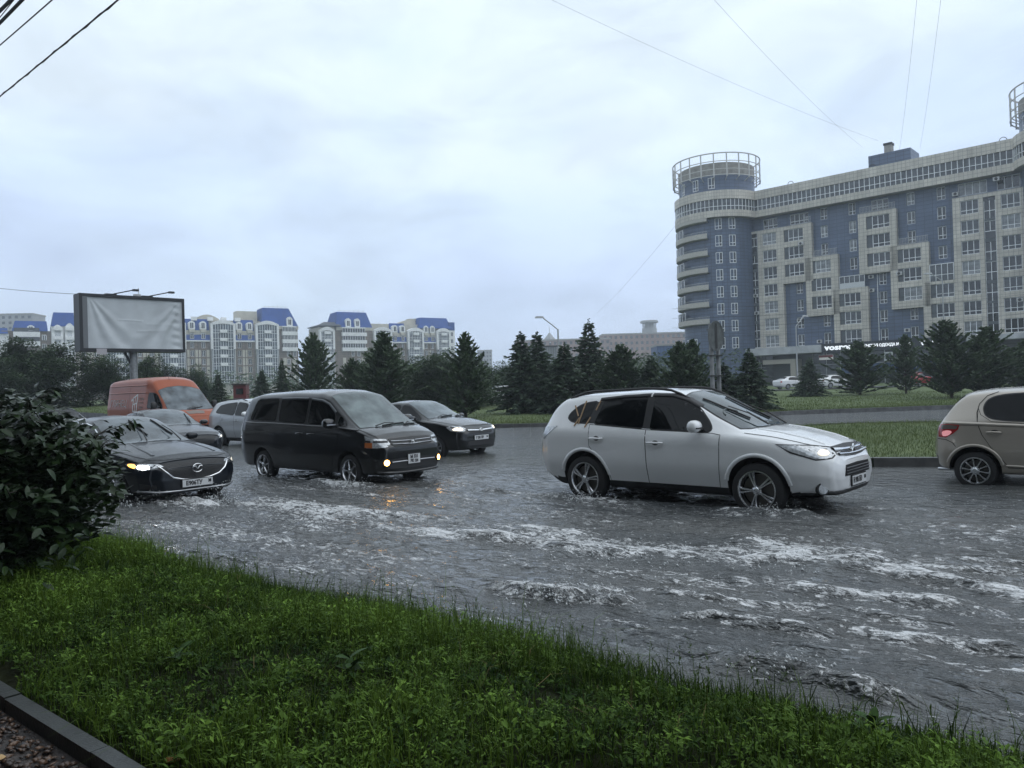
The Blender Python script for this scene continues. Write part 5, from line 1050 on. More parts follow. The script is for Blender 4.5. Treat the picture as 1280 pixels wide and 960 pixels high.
# rounded corner towers: drum, balconies, top band, roof ring
def corner_tower(cu, cyy, balc, full=True):
    def ring(name, r0, r1, v0, v1, mt, n=56, parent=tb):
        m = MB(); m.lathe([(r1, v0), (r1, v1), (r0, v1), (r0, v0)], n, c=(cu, cyy, 0), close=True); return m.build(name, mt, parent, smooth=30)
    if full:
        d = ring('drum', .5, 6.5, 0, 30.7, blue_t)
        ring('band_sill', 5, 7.65, 30.6, 31.75, beige_t); ring('parapet', 5, 7.65, 33.7, 35.25, beige_t)
        ring('band_glazing', 5, 7.42, 31.74, 33.71, GL[1]); m = MB()
        for k in range(64):
            a = k*2*math.pi/64; x, y = cu+7.5*math.cos(a), cyy+7.5*math.sin(a); m.box((x, y, 32.72), (.10, .09, 1.94), rz=a)
        m.lathe([(7.44, 32.42), (7.56, 32.42), (7.56, 32.50), (7.44, 32.50)], 64, c=(cu, cyy, 0), close=True); m.build('band_frame', white_fr, tb)
    up = ring('upper_drum', .5, 6.7, 35.2, 38.3, blue_t); ring('drum_crown', .5, 6.75, 38.3, 40.3, conc_b)
    for k, a in enumerate((-150, -128, -100, -75)):
        x, y = cu+6.72*math.cos(rad(a)), cyy+6.72*math.sin(rad(a)); w = put('window', WM[(1.15, 1.95, (.55,), .3, .085)][0], up, (x, y, 35.8), rad(a)+math.pi/2); put('pane', WM[(1.15, 1.95, (.55,), .3, .085)][1][1], w)
    m = MB()
    for v, rr in ((41.7, .11), (40.3, .07), (38.9, .07), (37.9, .09)):
        P = [(cu+7.75*math.cos(k*2*math.pi/64), cyy+7.75*math.sin(k*2*math.pi/64), v) for k in range(65)]; m.tube(P, rr, 6)
    for k in range(22):
        a = k*2*math.pi/22; c_, s_ = math.cos(a), math.sin(a); m.cyl((cu+7.75*c_, cyy+7.75*s_, 37.6), (cu+7.75*c_, cyy+7.75*s_, 41.7), .12, n=6); m.cyl((cu+6.6*c_, cyy+6.6*s_, 37.1), (cu+7.75*c_, cyy+7.75*s_, 37.7), .07, n=5)
    m.build('roof_ring', mat('ring_steel', (.52, .51, .49), .5), tb, smooth=50)
    if balc:
        for f in range(7):
            v = 12.3+f*3.0-.4+.05; m = MB(); a0, a1 = rad(165), rad(283)
            m.lathe([(6.4, v), (7.5, v), (7.62, v+.1), (7.62, v+.95), (7.54, v+.95), (7.54, v+.16), (6.4, v+.16)], 24, c=(cu, cyy, 0), arc=(a0, a1)); o = m.build('balcony', mat('balcony_beige', (.42, .40, .36), .6, var=.15), tb, smooth=30)
            m = MB(); m.lathe([(7.5, v+.95), (7.5, v+2.4)], 24, c=(cu, cyy, 0), arc=(a0, rad(243))); m.build('balcony_glazing', GL[1], o, smooth=30); m = MB()
            for k in range(10): a = a0+(rad(243)-a0)*k/9; m.box((cu+7.52*math.cos(a), cyy+7.52*math.sin(a), v+1.68), (.07, .07, 1.45), rz=a)
            m.tube([(cu+7.52*math.cos(a0+(rad(243)-a0)*k/12), cyy+7.52*math.sin(a0+(rad(243)-a0)*k/12), v+2.38) for k in range(13)], .05, 4); m.build('balcony_frame', white_fr, o); m = MB()
            for k in range(20): a = rad(244)+(a1-rad(244))*k/19; m.box((cu+7.55*math.cos(a), cyy+7.55*math.sin(a), v+1.12), (.035, .035, .34), rz=a)
            P = [(cu+7.55*math.cos(rad(244)+(a1-rad(244))*k/16), cyy+7.55*math.sin(rad(244)+(a1-rad(244))*k/16), v+1.30) for k in range(17)]; m.tube(P, .04, 5); m.build('balcony_rail', steel_m, o)
        for f in range(8):
            for a in (-67, -46):
                x, y = cu+6.5*math.cos(rad(a)), cyy+6.5*math.sin(rad(a)); k = (1.15, 1.95, (.55,), .3, .085); w = put('window', WM[k][0], tb, (x, y, 7.6+3*f), rad(a)+math.pi/2); put('pane', WM[k][1][random.choice((0, 1))], w)
        for f in range(2):
            for a in (-130, -112):
                x, y = cu+6.5*math.cos(rad(a)), cyy+6.5*math.sin(rad(a)); k = (1.15, 1.95, (.55,), .3, .085); w = put('window', WM[k][0], tb, (x, y, 4.6+3*f), rad(a)+math.pi/2); put('pane', WM[k][1][0], w)
def to_local(x, y): dx, dy = x-FA[0], y-FA[1]; return dx*math.cos(FANG)+dy*math.sin(FANG), -dx*math.sin(FANG)+dy*math.cos(FANG)
lu, ly = to_local(38.7, 141.5); corner_tower(lu, ly, True); corner_tower(49.7, 1.6, False)
# roof house, aerials
m = MB(); m.prism([(22.3, 1.2), (28.6, 1.2), (28.6, 6), (22.3, 6)], 35.0, 37.6); m.build('roof_house', blue_t, tb); m = MB(); m.b2(24.5, 25.6, 2, 3.2, 37.61, 39.0); m.build('chimney', conc_b, tb); m = MB(); m.b2(24.4, 25.7, 1.9, 3.3, 39.01, 39.35); m.build('chimney_cap', plastic_m, tb)
for u in (9.5, 22.9, 41): 
    m = MB(); m.tube([(u+.5*math.cos(a), 1.0, 35.3+.55*math.sin(a)+.3) for a in [k*math.pi/8 for k in range(17)]], .05, 5); m.build('roof_hoop', plastic_m, tb)
# ground floor: shops, canopy, signs
m = MB(); m.b2(-9, 50, DP+.3, DP+.5, 0, 7.4); m.build('shop_wall', mat('shop_dark', (.035, .042, .05), .4, var=.3, vscale=.5), tb)
m = MB(); m.b2(-10.5, 15.2, -2.6, DP+.28, 6.15, 7.39); m.b2(36.2, 50, -2.6, DP+.28, 6.6, 7.39); m.build('canopy', mat('canopy_white', (.40, .41, .42), .5, var=.2, vscale=.6), tb)
sb = MB(); sb.b2(15.25, 36.1, -2.7, -2.4, 6.05, 7.5); sign = sb.build('shop_sign', mat('sign_navy', (.012, .016, .026), .4), tb)
sign_lit = mat('sign_letter', (.75, .76, .78), .4, emit=(.9, .95, 1), es=.6)
def sign_text(txt, size, u, v, sx, b): co, fs = text_mesh(txt, size, .04, 1., b); co = co*np.array([sx/np.ptp(co[:, 0]), 1, 1]); co[:, 0] -= (co[:, 0].max()+co[:, 0].min())/2; mm = MB(); mm.add([(u+p[0], -2.75-p[2], v+p[1]) for p in co], fs); mm.build('lettering', sign_lit, sign)
sign_text('vosrorr', 1.25, 18.3, 6.80, 5.2, .045); sign_text('ЖЕНСКАЯ ОДЕЖДА И ОБУВЬ', .62, 25.2, 6.75, 7.4, .016); sign_text('vosrorr', 1.25, 32.6, 6.80, 5.2, .045)
for k in range(22):
    u = -6+k*2.3
    if 4.0 < u < 10.5 or u > 45: continue
    for (v, h, g_) in ((.5, 1.9, 0), (2.55, 1.5, 1), (4.2, 1.85, 0)):
        q = MB(); q.b2(u, u+2.15, DP+.1, DP+.18, v, v+h); q.build('shop_window', (mat('shop_blue', (.012, .05, .13), .12, spec=.7) if g_ == 1 and 15 < u < 38 else GL[0 if g_ == 0 else 1]), tb)
m = MB(); u = -6.1
while u < 46:
    if not 4 < u < 10.4: m.b2(u, u+.12, DP-.02, DP+.09, .3, 6.1)
    u += 2.3
for v in (.40, 2.44, 4.09): m.b2(-6, 3.9, DP-.01, DP+.085, v, v+.1); m.b2(10.6, 46, DP-.01, DP+.085, v, v+.1)
m.build('shop_frame', mat('shop_frame_grey', (.30, .31, .32), .5), tb)
m = MB(); m.b2(4.6, 10.4, -1.6, DP+.2, 4.55, 5.3); m.b2(9.5, 10.4, -1.6, DP+.2, 0, 4.54); m.build('entrance_portal', mat('portal_beige', (.38, .35, .30), .7), tb)
m = MB(); m.b2(13.6, 15.9, DP-.4, DP-.25, 4.95, 5.75); so = m.build('small_sign', mat('small_sign_white', (.66, .66, .67), .4, emit=(1, 1, 1), es=.15), tb); m = MB(); m.b2(13.6, 15.9, DP-.43, DP-.41, 5.35, 5.72); m.build('red_stripe', mat('sign_red', (.30, .03, .04), .4), so)
m = MB(); m.b2(23.9, 25.2, DP-.3, DP-.2, 4.35, 5.7); so = m.build('poster_frame', white_fr, tb); m = MB(); m.b2(24.1, 25.0, DP-.33, DP-.31, 4.55, 5.5); m.build('poster', GL[0], so)
# air conditioners on the facade
acm = MB(); acm.box((0, 0, 0), (.8, .35, .55)); ac_me = acm.mesh('air_conditioner', mat('ac_white', (.5, .5, .5), .5)); acf = MB(); acf.cyl((0, -.19, 0), (0, -.176, 0), .22, n=16); acf_me = acf.mesh('fan', plastic_m)
for u, v in ((11.4, 24.9), (26.75, 17.9), (3.0, 16.9), (3.1, 13.8), (42.6, 12.2), (40.2, 30.0), (34.7, 29.0), (10.4, 11.9), (13.7, 8.1), (22.3, 15.8), (22.3, 18), (27.4, 9.0)):
    back = DP-.2 if u in (34.7, 10.4, 13.7, 22.3, 27.4) else (0.02 if u in (3.0, 3.1) else -.2); o = put('air_conditioner', ac_me, tb, (u, back, v)); put('fan', acf_me, o)
for u in (23.2, 31.2, 17.75): m = MB(); m.cyl((u, DP-.1, 7.5), (u, DP-.1, 18.3 if u > 20 else 18), .06, n=6); m.build('drainpipe', white_fr, tb)

# ---------------------------------------------------------------- blue-roofed apartment blocks at the left
LA, LB = (-109., 277.), (-46., 317.); LANG = math.atan2(LB[1]-LA[1], LB[0]-LA[0])
roof_b = mat('blue_roof', (.018, .066, .26), .7, spec=.2, var=.12, vscale=.6); brick_b = tile_mat('brown_brick', (.175, .135, .105), (.09, .07, .06), 1.5, .75, .05, .14, .8)
cream = mat('cream_render', (.48, .45, .38), .8, var=.14, vscale=.4); whiter = mat('white_render', (.74, .74, .73), .7, var=.08, vscale=.5)
bay_g = mat('bay_glass', (.035, .05, .065), .08, spec=.7, var=.7, vscale=.5)
wk = lambda w, h: (w, h, (.5,), None, .1)
def small_win(parent, u, v, w=1.3, h=1.9, y=0., name='window'):
    k = wk(w, h)
    if k not in WM: WM[k] = (win_mesh('window', w, h, (.5,), None, .10, .1), [pane_mesh(w, h, g_) for g_ in GL])
    o = put(name, WM[k][0], parent, (u, y, v)); put('pane', WM[k][1][random.choice((0, 0, 1))], o)
def gable_arch(u0, u1, v0, v1, rise, n=8):
    return [(u0, v0), (u1, v0)]+[(u1+(u0-u1)*k/n, v1+rise*math.sin(math.pi*k/n)) for k in range(n+1)]
def bay(bd, u0, u1, top=28.4, bot=7):
    """glazed bay under an arched white frame"""
    fr = MB(); w = .75
    P = gable_arch(u0, u1, 19.2, top, 1.4)
    outer = [(u0+(u1-u0)*k/10, top+1.4*math.sin(math.pi*k/10)) for k in range(11)]; inner = [(u0+w+(u1-u0-2*w)*k/10, top-.5+.5*math.sin(math.pi*k/10)) for k in range(11)]
    for k in range(10):
        (a, b), (c, d), (e, f), (g_, h) = outer[k], outer[k+1], inner[k+1], inner[k]
        fr.add([(a, -1.4, b), (c, -1.4, d), (e, -1.4, f), (g_, -1.4, h)], [(0, 3, 2, 1)]); fr.add([(a, -1.4, b), (c, -1.4, d), (c, 1, d), (a, 1, b)], [(0, 1, 2, 3)]); fr.add([(g_, -1.4, h), (e, -1.4, f), (e, -.9, f), (g_, -.9, h)], [(0, 3, 2, 1)])
    fr.b2(u0, u0+w, -1.4, 0, 19.2, top); fr.b2(u1-w, u1, -1.4, 0, 19.2, top); o = fr.build('bay_frame', whiter, bd)
    q = MB(); q.b2(u0+.2, u1-.2, -1.05, -.1, bot, 19.18); q.b2(u0+w, u1-w, -1.05, -.1, 19.19, top-.2); q.build('bay_glazing', bay_g, o); q = MB(); n = 8
    for k in range(n+1): x = u0+w+(u1-u0-2*w)*k/n; q.b2(x-.06, x+.06, -1.16, -1.06, bot, top-.2)
    v = bot
    while v < top-.5: q.b2(u0+w, u1-w, -1.14, -1.065, v, v+.12); q.b2(u0+w, u1-w, -1.14, -1.065, v+1.0, v+1.09); v += 3.0
    q.b2(u0+.2, u0+.34, -1.15, -1.06, bot, 19.1); q.b2(u1-.34, u1-.2, -1.15, -1.06, bot, 19.1); q.build('glazing_bars', white_fr, o)
    for f in range(5):
        q = MB(); q.b2((u0+u1)/2-1.2, (u0+u1)/2+1.3, -1.9, -1.2, 13.1+3*f, 14.2+3*f); q.build('balcony', whiter, o)
def mansard(bd, u0, u1, dorm, wb=7):
    m = MB(); m.add([(u0, -.3, 22.4), (u1, -.3, 22.4), (u1, 2.2, 30.2), (u0, 2.2, 30.2), (u0, 2.6, 22.4), (u1, 2.6, 22.4)], [(0, 1, 2, 3), (0, 3, 4), (1, 5, 2)]); o = m.build('mansard_roof', roof_b, bd)
    m = MB(); m.b2(u0, u1, -.6, .3, 21.9, 22.38); m.build('cornice', whiter, bd)
    for u in dorm:
        q = MB(); w = 2.2; P = gable_arch(u-w/2, u+w/2, 26.3, 28.6, .7, 6)
        for dy0, dy1, PP in ((-.25, 2.0, P),):
            n = len(PP); q.add([(x, dy0, z) for x, z in PP]+[(x, dy1, z) for x, z in PP], [tuple(range(n))]+[(k, n+k, n+(k+1) % n, (k+1) % n) for k in range(n)])
        d = q.build('dormer', whiter, o); small_win(d, u-.65, 26.6, 1.3, 2.1, -.33)
        q = MB(); q.b2(u-.9, u+1.0, -.45, .8, 25.2, 26.28); q.build('dormer_balcony', cream, o); small_win(o, u-.65, 22.9, 1.3, 2.0, -.38)
    # brick storeys below
    hs = [(u-.65, u+.65, 3*f+1.6, 3*f+3.7) for u in dorm for f in range(1, 7)]; q = MB(); wall_holes(q, u0, u1, 0, 21.89, hs, 0, .3); q.build('brick_wall', brick_b, bd)
    for u in dorm:
        for f in range(1, 7): small_win(bd, u-.65, 3*f+1.6, 1.3, 2.1, .15)
    for a, b in ((u0+.3, dorm[0]-1.0), (dorm[0]+1.0, dorm[-1]-1.0), (dorm[-1]+1.0, u1-.3)):
        for f in range(1, 6):
            if b-a > .5: q = MB(); q.b2(a, b, -.12, -.01, 3*f+1.3, 3*f+3.9); q.build('render_panel', cream, bd)
    q = MB(); q.cyl(((u0+u1)/2, -.2, 2), ((u0+u1)/2, -.2, 21.8), .12, n=6); q.build('drainpipe', mat('rust_pipe', (.10, .07, .06), .7), bd)
def corner_house(bd, u0, u1, rb, rt, w0, w1, wt=27.4):
    """tower with a steep blue roof, white balconies on top of a brick shaft"""
    b0, b1, z1 = rt; m = MB(); m.b2(rb[0], rb[1], -.5, 13, 26.8, 28.0); m.build('cornice', cream, bd)
    m = MB()
    x0, x1 = rb; P = [(x0, -.4, 28.0), (x1, -.4, 28.0), (x1, 13, 28.0), (x0, 13, 28.0), (b0, 2.2, z1), (b1, 2.2, z1), (b1, 10, z1), (b0, 10, z1)]; m.add(P, [(0, 1, 5, 4), (1, 2, 6, 5), (2, 3, 7, 6), (3, 0, 4, 7), (4, 5, 6, 7)]); rf = m.build('hipped_roof', roof_b, bd)
    m = MB(); m.b2(u0, u1, -.1, 12.5, 0, 26.79); m.build('brick_shaft', brick_b, bd)
    for f in range(3):
        q = MB(); q.b2(w0, w1, -1.3, 1, 18.5+3*f, 19.9+3*f); q.b2(w1, w1+.6, -1.3, 8, 18.5+3*f, 19.9+3*f); o = q.build('balcony', whiter, bd); q = MB(); q.b2(w0+.2, w1-.2, -1.1, .5, 19.91+3*f, 21.49+3*f); q.build('balcony_glazing', GL[0], o); q = MB(); n = 9
        for k in range(n+1): x = w0+.2+(w1-w0-.4)*k/n; q.b2(x-.06, x+.06, -1.2, -1.11, 19.91+3*f, 21.49+3*f)
        q.build('balcony_frame', white_fr, o)
    q = MB(); q.b2(w0, w1, -1.3, 1, 27.5, 27.98); q.build('balcony_cap', whiter, bd)
    for u in ((w0+w1)/2-2.0 if w1-w0 > 7 else None, (w0+w1)/2+1.8 if w1-w0 > 7 else (w0+w1)/2+.4):
        if u is None: continue
        q = MB(); P = gable_arch(u-1.1, u+1.1, 28.0, 30.8, .8, 6); n = len(P); q.add([(x, -.6, z) for x, z in P]+[(x, 2.0, z) for x, z in P], [tuple(range(n))]+[(k, n+k, n+(k+1) % n, (k+1) % n) for k in range(n)]); d = q.build('dormer', whiter, rf); small_win(d, u-.65, 28.4, 1.3, 2.2, -.68)
    for f in range(0, 6):
        for u in ((w0+w1)/2-.8, (w0+w1)/2+1.6): small_win(bd, u, 3*f+1.5, 1.2, 2.0, -.22)
    for f in range(1, 5):
        for a, b in ((w0+.4, w0+1.6), (w1-1.5, w1-.2)): q = MB(); q.b2(a, b, -.22, -.11, 3*f+1.3, 3*f+3.9); q.build('render_panel', cream, bd)
    q = MB()
    for k in range(6): x = b0+(b1-b0)*(k+.5)/6; q.cyl((x, 2.6, z1), (x, 2.6, z1+random.uniform(.5, 1.5)), .08, n=5)
    q.b2(b0+.3, b1-.3, 2.5, 2.6, z1+.5, z1+.58); q.build('roof_rail', steel_m, bd)
L1 = thing('apartment_building', 'blue-roofed brick apartment building with arched glazed bays, behind the billboard and van', 'apartment building', (LA[0], LA[1], 0), LANG, 'blue-roofed apartment buildings')
def core(bd, u0, u1): m = MB(); m.b2(u0, u1, .35, 13, 0, 26); m.b2(u0, u1, 2.4, 11, 26.01, 29.9); m.build('core', cream, bd)
core(L1, -41.5, 25.8)
for u in (-41.2, -24.4, -7.5): pass
mansard(L1, -7.4, .75, (-5.35, -1.55)); bay(L1, .83, 9.4); mansard(L1, 9.5, 16.5, (11.0, 14.7)); bay(L1, 16.64, 25.2)
mansard(L1, -24.4, -16.2, (-22.3, -18.5)); bay(L1, -16.0, -7.5); mansard(L1, -41.4, -33.2, (-39.3, -35.5)); bay(L1, -33.0, -24.6)
corner_house(L1, 25.3, 32.6, (19.0, 32.8), (20.2, 30.0, 35.0), 26.5, 31.8)
for (a, b, z1, arch) in ((-3.6, 4.9, 31.2, True), (11.1, 18.6, 33.7, False)):
    q = MB()
    if arch: P = gable_arch(a, b, 28.5, 30.5, 1.6, 10); n = len(P); q.add([(x, 4, z) for x, z in P]+[(x, 9, z) for x, z in P], [tuple(range(n)), tuple(range(2*n-1, n-1, -1))]+[(k, n+k, n+(k+1) % n, (k+1) % n) for k in range(n)])
    else: q.b2(a, b, 4, 9, 29.91, z1)
    q.build('roof_house', cream, L1)
for u in (-5.2, .3, 4.9, 9.9): q = MB(); q.b2(u, u+1.9, .9, 2.0, 29.6, 30.9); q.build('skylight', whiter, L1)
L2 = thing('apartment_building', 'blue-roofed apartment building with two blue towers, right of the gap behind the pines', 'apartment building', (LA[0], LA[1], 0), LANG, 'blue-roofed apartment buildings')
core(L2, 47, 98.5)
corner_house(L2, 46.9, 63, (47.8, 62.9), (49.2, 61.4, 34.3), 50, 59.6); bay(L2, 63.3, 71.2, 26.9, 5); mansard(L2, 71.3, 78, (72.9, 76.3)); bay(L2, 78.1, 85.4, 26.9, 5); mansard(L2, 85.45, 91.4, (87, 90)); bay(L2, 91.5, 98, 26.9, 5)
bay(L2, 40.8, 46.9, 26.6, 5); q = MB(); q.b2(40.8, 47.2, .2, 12, 0, 27.9); q.build('side_wing', cream, L2); q = MB(); q.prism([(40.3, -1.5), (49.5, -1.5), (49.5, 12), (40.3, 12)], 28.2, 28.6); q.add([(40.3, -1.5, 28.61), (49.5, -1.5, 28.61), (48.5, 3, 30.2), (44, 3, 30.2)], [(0, 1, 2, 3)]); q.build('wing_roof', mat('dark_roof', (.05, .055, .065), .6), L2)
q = MB(); P = [(83.8, -.2, 28.2), (99.4, -.2, 28.2), (99.4, 13, 28.2), (83.8, 13, 28.2), (85.6, 2.4, 32.9), (98, 2.4, 32.9), (98, 10, 32.9), (85.6, 10, 32.9)]; q.add(P, [(0, 1, 5, 4), (1, 2, 6, 5), (2, 3, 7, 6), (3, 0, 4, 7), (4, 5, 6, 7)]); q.build('hipped_roof', roof_b, L2); q = MB(); q.b2(98.2, 101, .5, 12, 0, 27.5); q.build('end_wall', whiter, L2); q = MB(); q.b2(98.3, 100.9, .3, 12, 27.51, 31); q.build('end_roof', roof_b, L2)
for f in range(5, 9): small_win(L2, 98.9, 3*f+1, 1.3, 1.8, .40)
q = MB(); P = gable_arch(77, 86, 28.5, 30.5, 1.5, 8); n = len(P); q.add([(x, 5, z) for x, z in P]+[(x, 9, z) for x, z in P], [tuple(range(n)), tuple(range(2*n-1, n-1, -1))]+[(k, n+k, n+(k+1) % n, (k+1) % n) for k in range(n)]); q.b2(82.5, 86, 6, 10, 29.91, 32.7); q.build('roof_house', cream, L2)
L3 = thing('apartment_building', 'blue-roofed building at the far left, partly behind trees and billboard edge', 'apartment building', (LA[0], LA[1], 0), LANG, 'blue-roofed apartment buildings')
q = MB(); q.b2(-62, -41.6, .3, 13, 0, 25.0); q.build('brick_wall', brick_b, L3)
for (x0, x1, z0, z1, s) in ((-59.2, -49.3, 24.9, 28.3, .9), (-48.4, -41.6, 26.6, 31.3, .8), (-72, -60.2, 24.0, 25.9, .6)):
    q = MB(); q.add([(x0, -.4, z0), (x1, -.4, z0), (x1, 12, z0), (x0, 12, z0), (x0+s, 1.6, z1), (x1-s*.3, 1.6, z1), (x1-s*.3, 10, z1), (x0+s, 10, z1)], [(0, 1, 5, 4), (1, 2, 6, 5), (2, 3, 7, 6), (3, 0, 4, 7), (4, 5, 6, 7)]); rf = q.build('hipped_roof', roof_b, L3)
    if x0 == -59.2:
        q = MB(); P = gable_arch(-55.0, -53.0, 24.95, 26.3, .5, 6); n = len(P); q.add([(x, -.7, z) for x, z in P]+[(x, 1.5, z) for x, z in P], [tuple(range(n))]+[(k, n+k, n+(k+1) % n, (k+1) % n) for k in range(n)]); d = q.build('dormer', whiter, rf); small_win(d, -54.65, 25.0, 1.3, 1.4, -.8)
q = MB(); q.b2(-72, -60, .2, 12, 0, 24.0); q.b2(-48.4, -41.6, .1, 12, 0, 26.59); q.build('white_wing', whiter, L3)
for f in range(2): 
    q = MB(); q.b2(-58.8, -51.5, -1.0, .3, 20.6+3*f-.6, 22.2+3*f-.6); o = q.build('balcony', whiter, L3); q = MB(); q.b2(-58.6, -51.7, -.8, .3, 22.21+3*f-.6, 23.5+3*f-.6); q.build('balcony_glazing', GL[0], o)
bay(L3, -48.2, -45.0, 25.6, 8); bay(L3, -44.6, -41.8, 26.2, 8)
for f in range(6, 8): small_win(L3, -51, 3*f+1, 1.2, 1.8, .12); small_win(L3, -50.9, 3*f+4, 1.2, 1.6, .12) if f == 6 else None
# low blocks far behind, seen in the gap and at the edges
def slab(name, label, x, y, z, w, d, h, rz, wallm, floors, cols, cat='apartment building', group=None):
    t = thing(name, label, cat, (x, y, z), rz, group); hs = []; fh = h/floors
    for f in range(floors):
        for k in range(cols): cx = -w/2+w*(k+.5)/cols; hs.append((cx-w/cols*.25, cx+w/cols*.25, fh*f+fh*.3, fh*f+fh*.8))
    m = MB(); wall_holes(m, -w/2, w/2, 0, h, hs, -d/2, .3); m.add([(-w/2, -d/2, 0), (-w/2, d/2, 0), (-w/2, d/2, h), (-w/2, -d/2, h)], [(0, 1, 2, 3)]); m.add([(w/2, -d/2, 0), (w/2, d/2, 0), (w/2, d/2, h), (w/2, -d/2, h)], [(0, 3, 2, 1)]); m.add([(-w/2, -d/2, h), (w/2, -d/2, h), (w/2, d/2, h), (-w/2, d/2, h)], [(0, 1, 2, 3)]); m.add([(-w/2, d/2, 0), (w/2, d/2, 0), (w/2, d/2, h), (-w/2, d/2, h)], [(0, 1, 2, 3)])
    m.build('wall', wallm, t)
    q = MB(); q.add([(0, 0, 0), (w/cols*.5, 0, 0), (w/cols*.5, 0, fh*.5), (0, 0, fh*.5)], [(0, 1, 2, 3)]); qm = [q.mesh('window', g_) for g_ in GL[:2]]
    for h_ in hs[-min(len(hs), 60):]: put('window', random.choice(qm), t, (h_[0], -d/2+.25, h_[2]))
    m = MB(); m.b2(-w/2-.3, w/2+.3, -d/2-.3, d/2+.3, h+.01, h+.8); m.build('roof_edge', conc_b, t); return t
greyw = mat('panel_grey', (.30, .30, .30), .8, var=.12, vscale=.1); pinkw = mat('brick_rose', (.24, .15, .125), .85, var=.2, vscale=.08)
slab('panel_block', 'grey panel block rising behind the blue roofs at far left', -276, 425, 0, 30, 14, 50, .1, greyw, 17, 9)
slab('panel_block', 'grey tower far away in the gap between blue roofs and spruces', -20.5, 600, 0, 11, 12, 31.5, 0, greyw, 11, 5)
slab('panel_block', 'beige block seen through the gap between the two blue-roofed buildings', -83, 345, 0, 14, 10, 27, .5, cream, 9, 5)
rose = slab('civic_building', 'long rose-brown building on the rise behind the spruces', 32, 480, 0, 58, 16, 30.5, .02, pinkw, 8, 18, 'building')
r2 = slab('civic_building', 'rose-brown building with a round lookout turret on its roof', 88, 486, 0, 62, 16, 33.2, .02, pinkw, 9, 19, 'building')
m = MB(); m.lathe([(4.6, 33.5), (4.6, 37), (4.3, 37)], 24, c=(-1, -4, 0)); m.build('turret_base', greyw, r2, smooth=30); m = MB()
for k in range(16): a = k*2*math.pi/16; m.cyl((-1+3.9*math.cos(a), -4+3.9*math.sin(a), 36.9), (-1+4.2*math.cos(a), -4+4.2*math.sin(a), 40.4), .22, n=6)
m.build('turret_column', conc_b, r2); m = MB(); m.lathe([(0, 40.3), (5.6, 40.3), (5.6, 41.3), (5.0, 41.8), (0, 42.0)], 24, c=(-1, -4, 0)); m.lathe([(3.0, 37), (3.0, 40.3)], 18, c=(-1, -4, 0)); m.build('turret_roof', greyw, r2, smooth=30)
m = MB(); m.lathe([(4.5, 29), (3.2, 32), (0, 36)], 4, c=(-8, -4, 0)); m.build('pyramid_roof', greyw, rose); m = MB(); m.cyl((-8, -4, 35.5), (-8, -4, 39), .15, n=5); m.build('spire', steel_m, rose)
wh = thing('warehouse', 'plain grey metal clad box behind the spruces left of the lamp', 'building', (8.6, 203, 0)); m = MB(); m.b2(-3.4, 3.4, -3, 6, 0, 12.2); m.build('wall', tile_mat('ribbed_grey', (.22, .23, .24), (.12, .125, .13), .6, 40, .08, .05), wh); m = MB(); m.b2(-3.6, 3.6, -3.2, 6.2, 12.21, 12.6); m.build('roof_edge', plastic_m, wh)
bb = thing('warehouse', 'bright blue metal clad box left of the round tower', 'building', (41.5, 203, 0)); m = MB(); m.b2(-3.5, 3.6, -3, 6, 0, 11.6); m.build('wall', tile_mat('ribbed_blue', (.045, .10, .24), (.03, .06, .15), .8, 40, .08, .05), bb); m = MB(); m.b2(-3.7, 3.8, -3.2, 6.2, 11.61, 12.0); m.build('roof_edge', greyw, bb)

# unseen house added behind the camera to block sky from the cars' near sides
hx, hy = tn(0, -17); slab('unseen_house', 'unseen long grey house added behind the camera to block the sky', hx, hy, 0, 130, 10, 20, math.pi-TH, mat('near_render', (.34, .33, .32), .85, var=.2, vscale=.5), 7, 30)
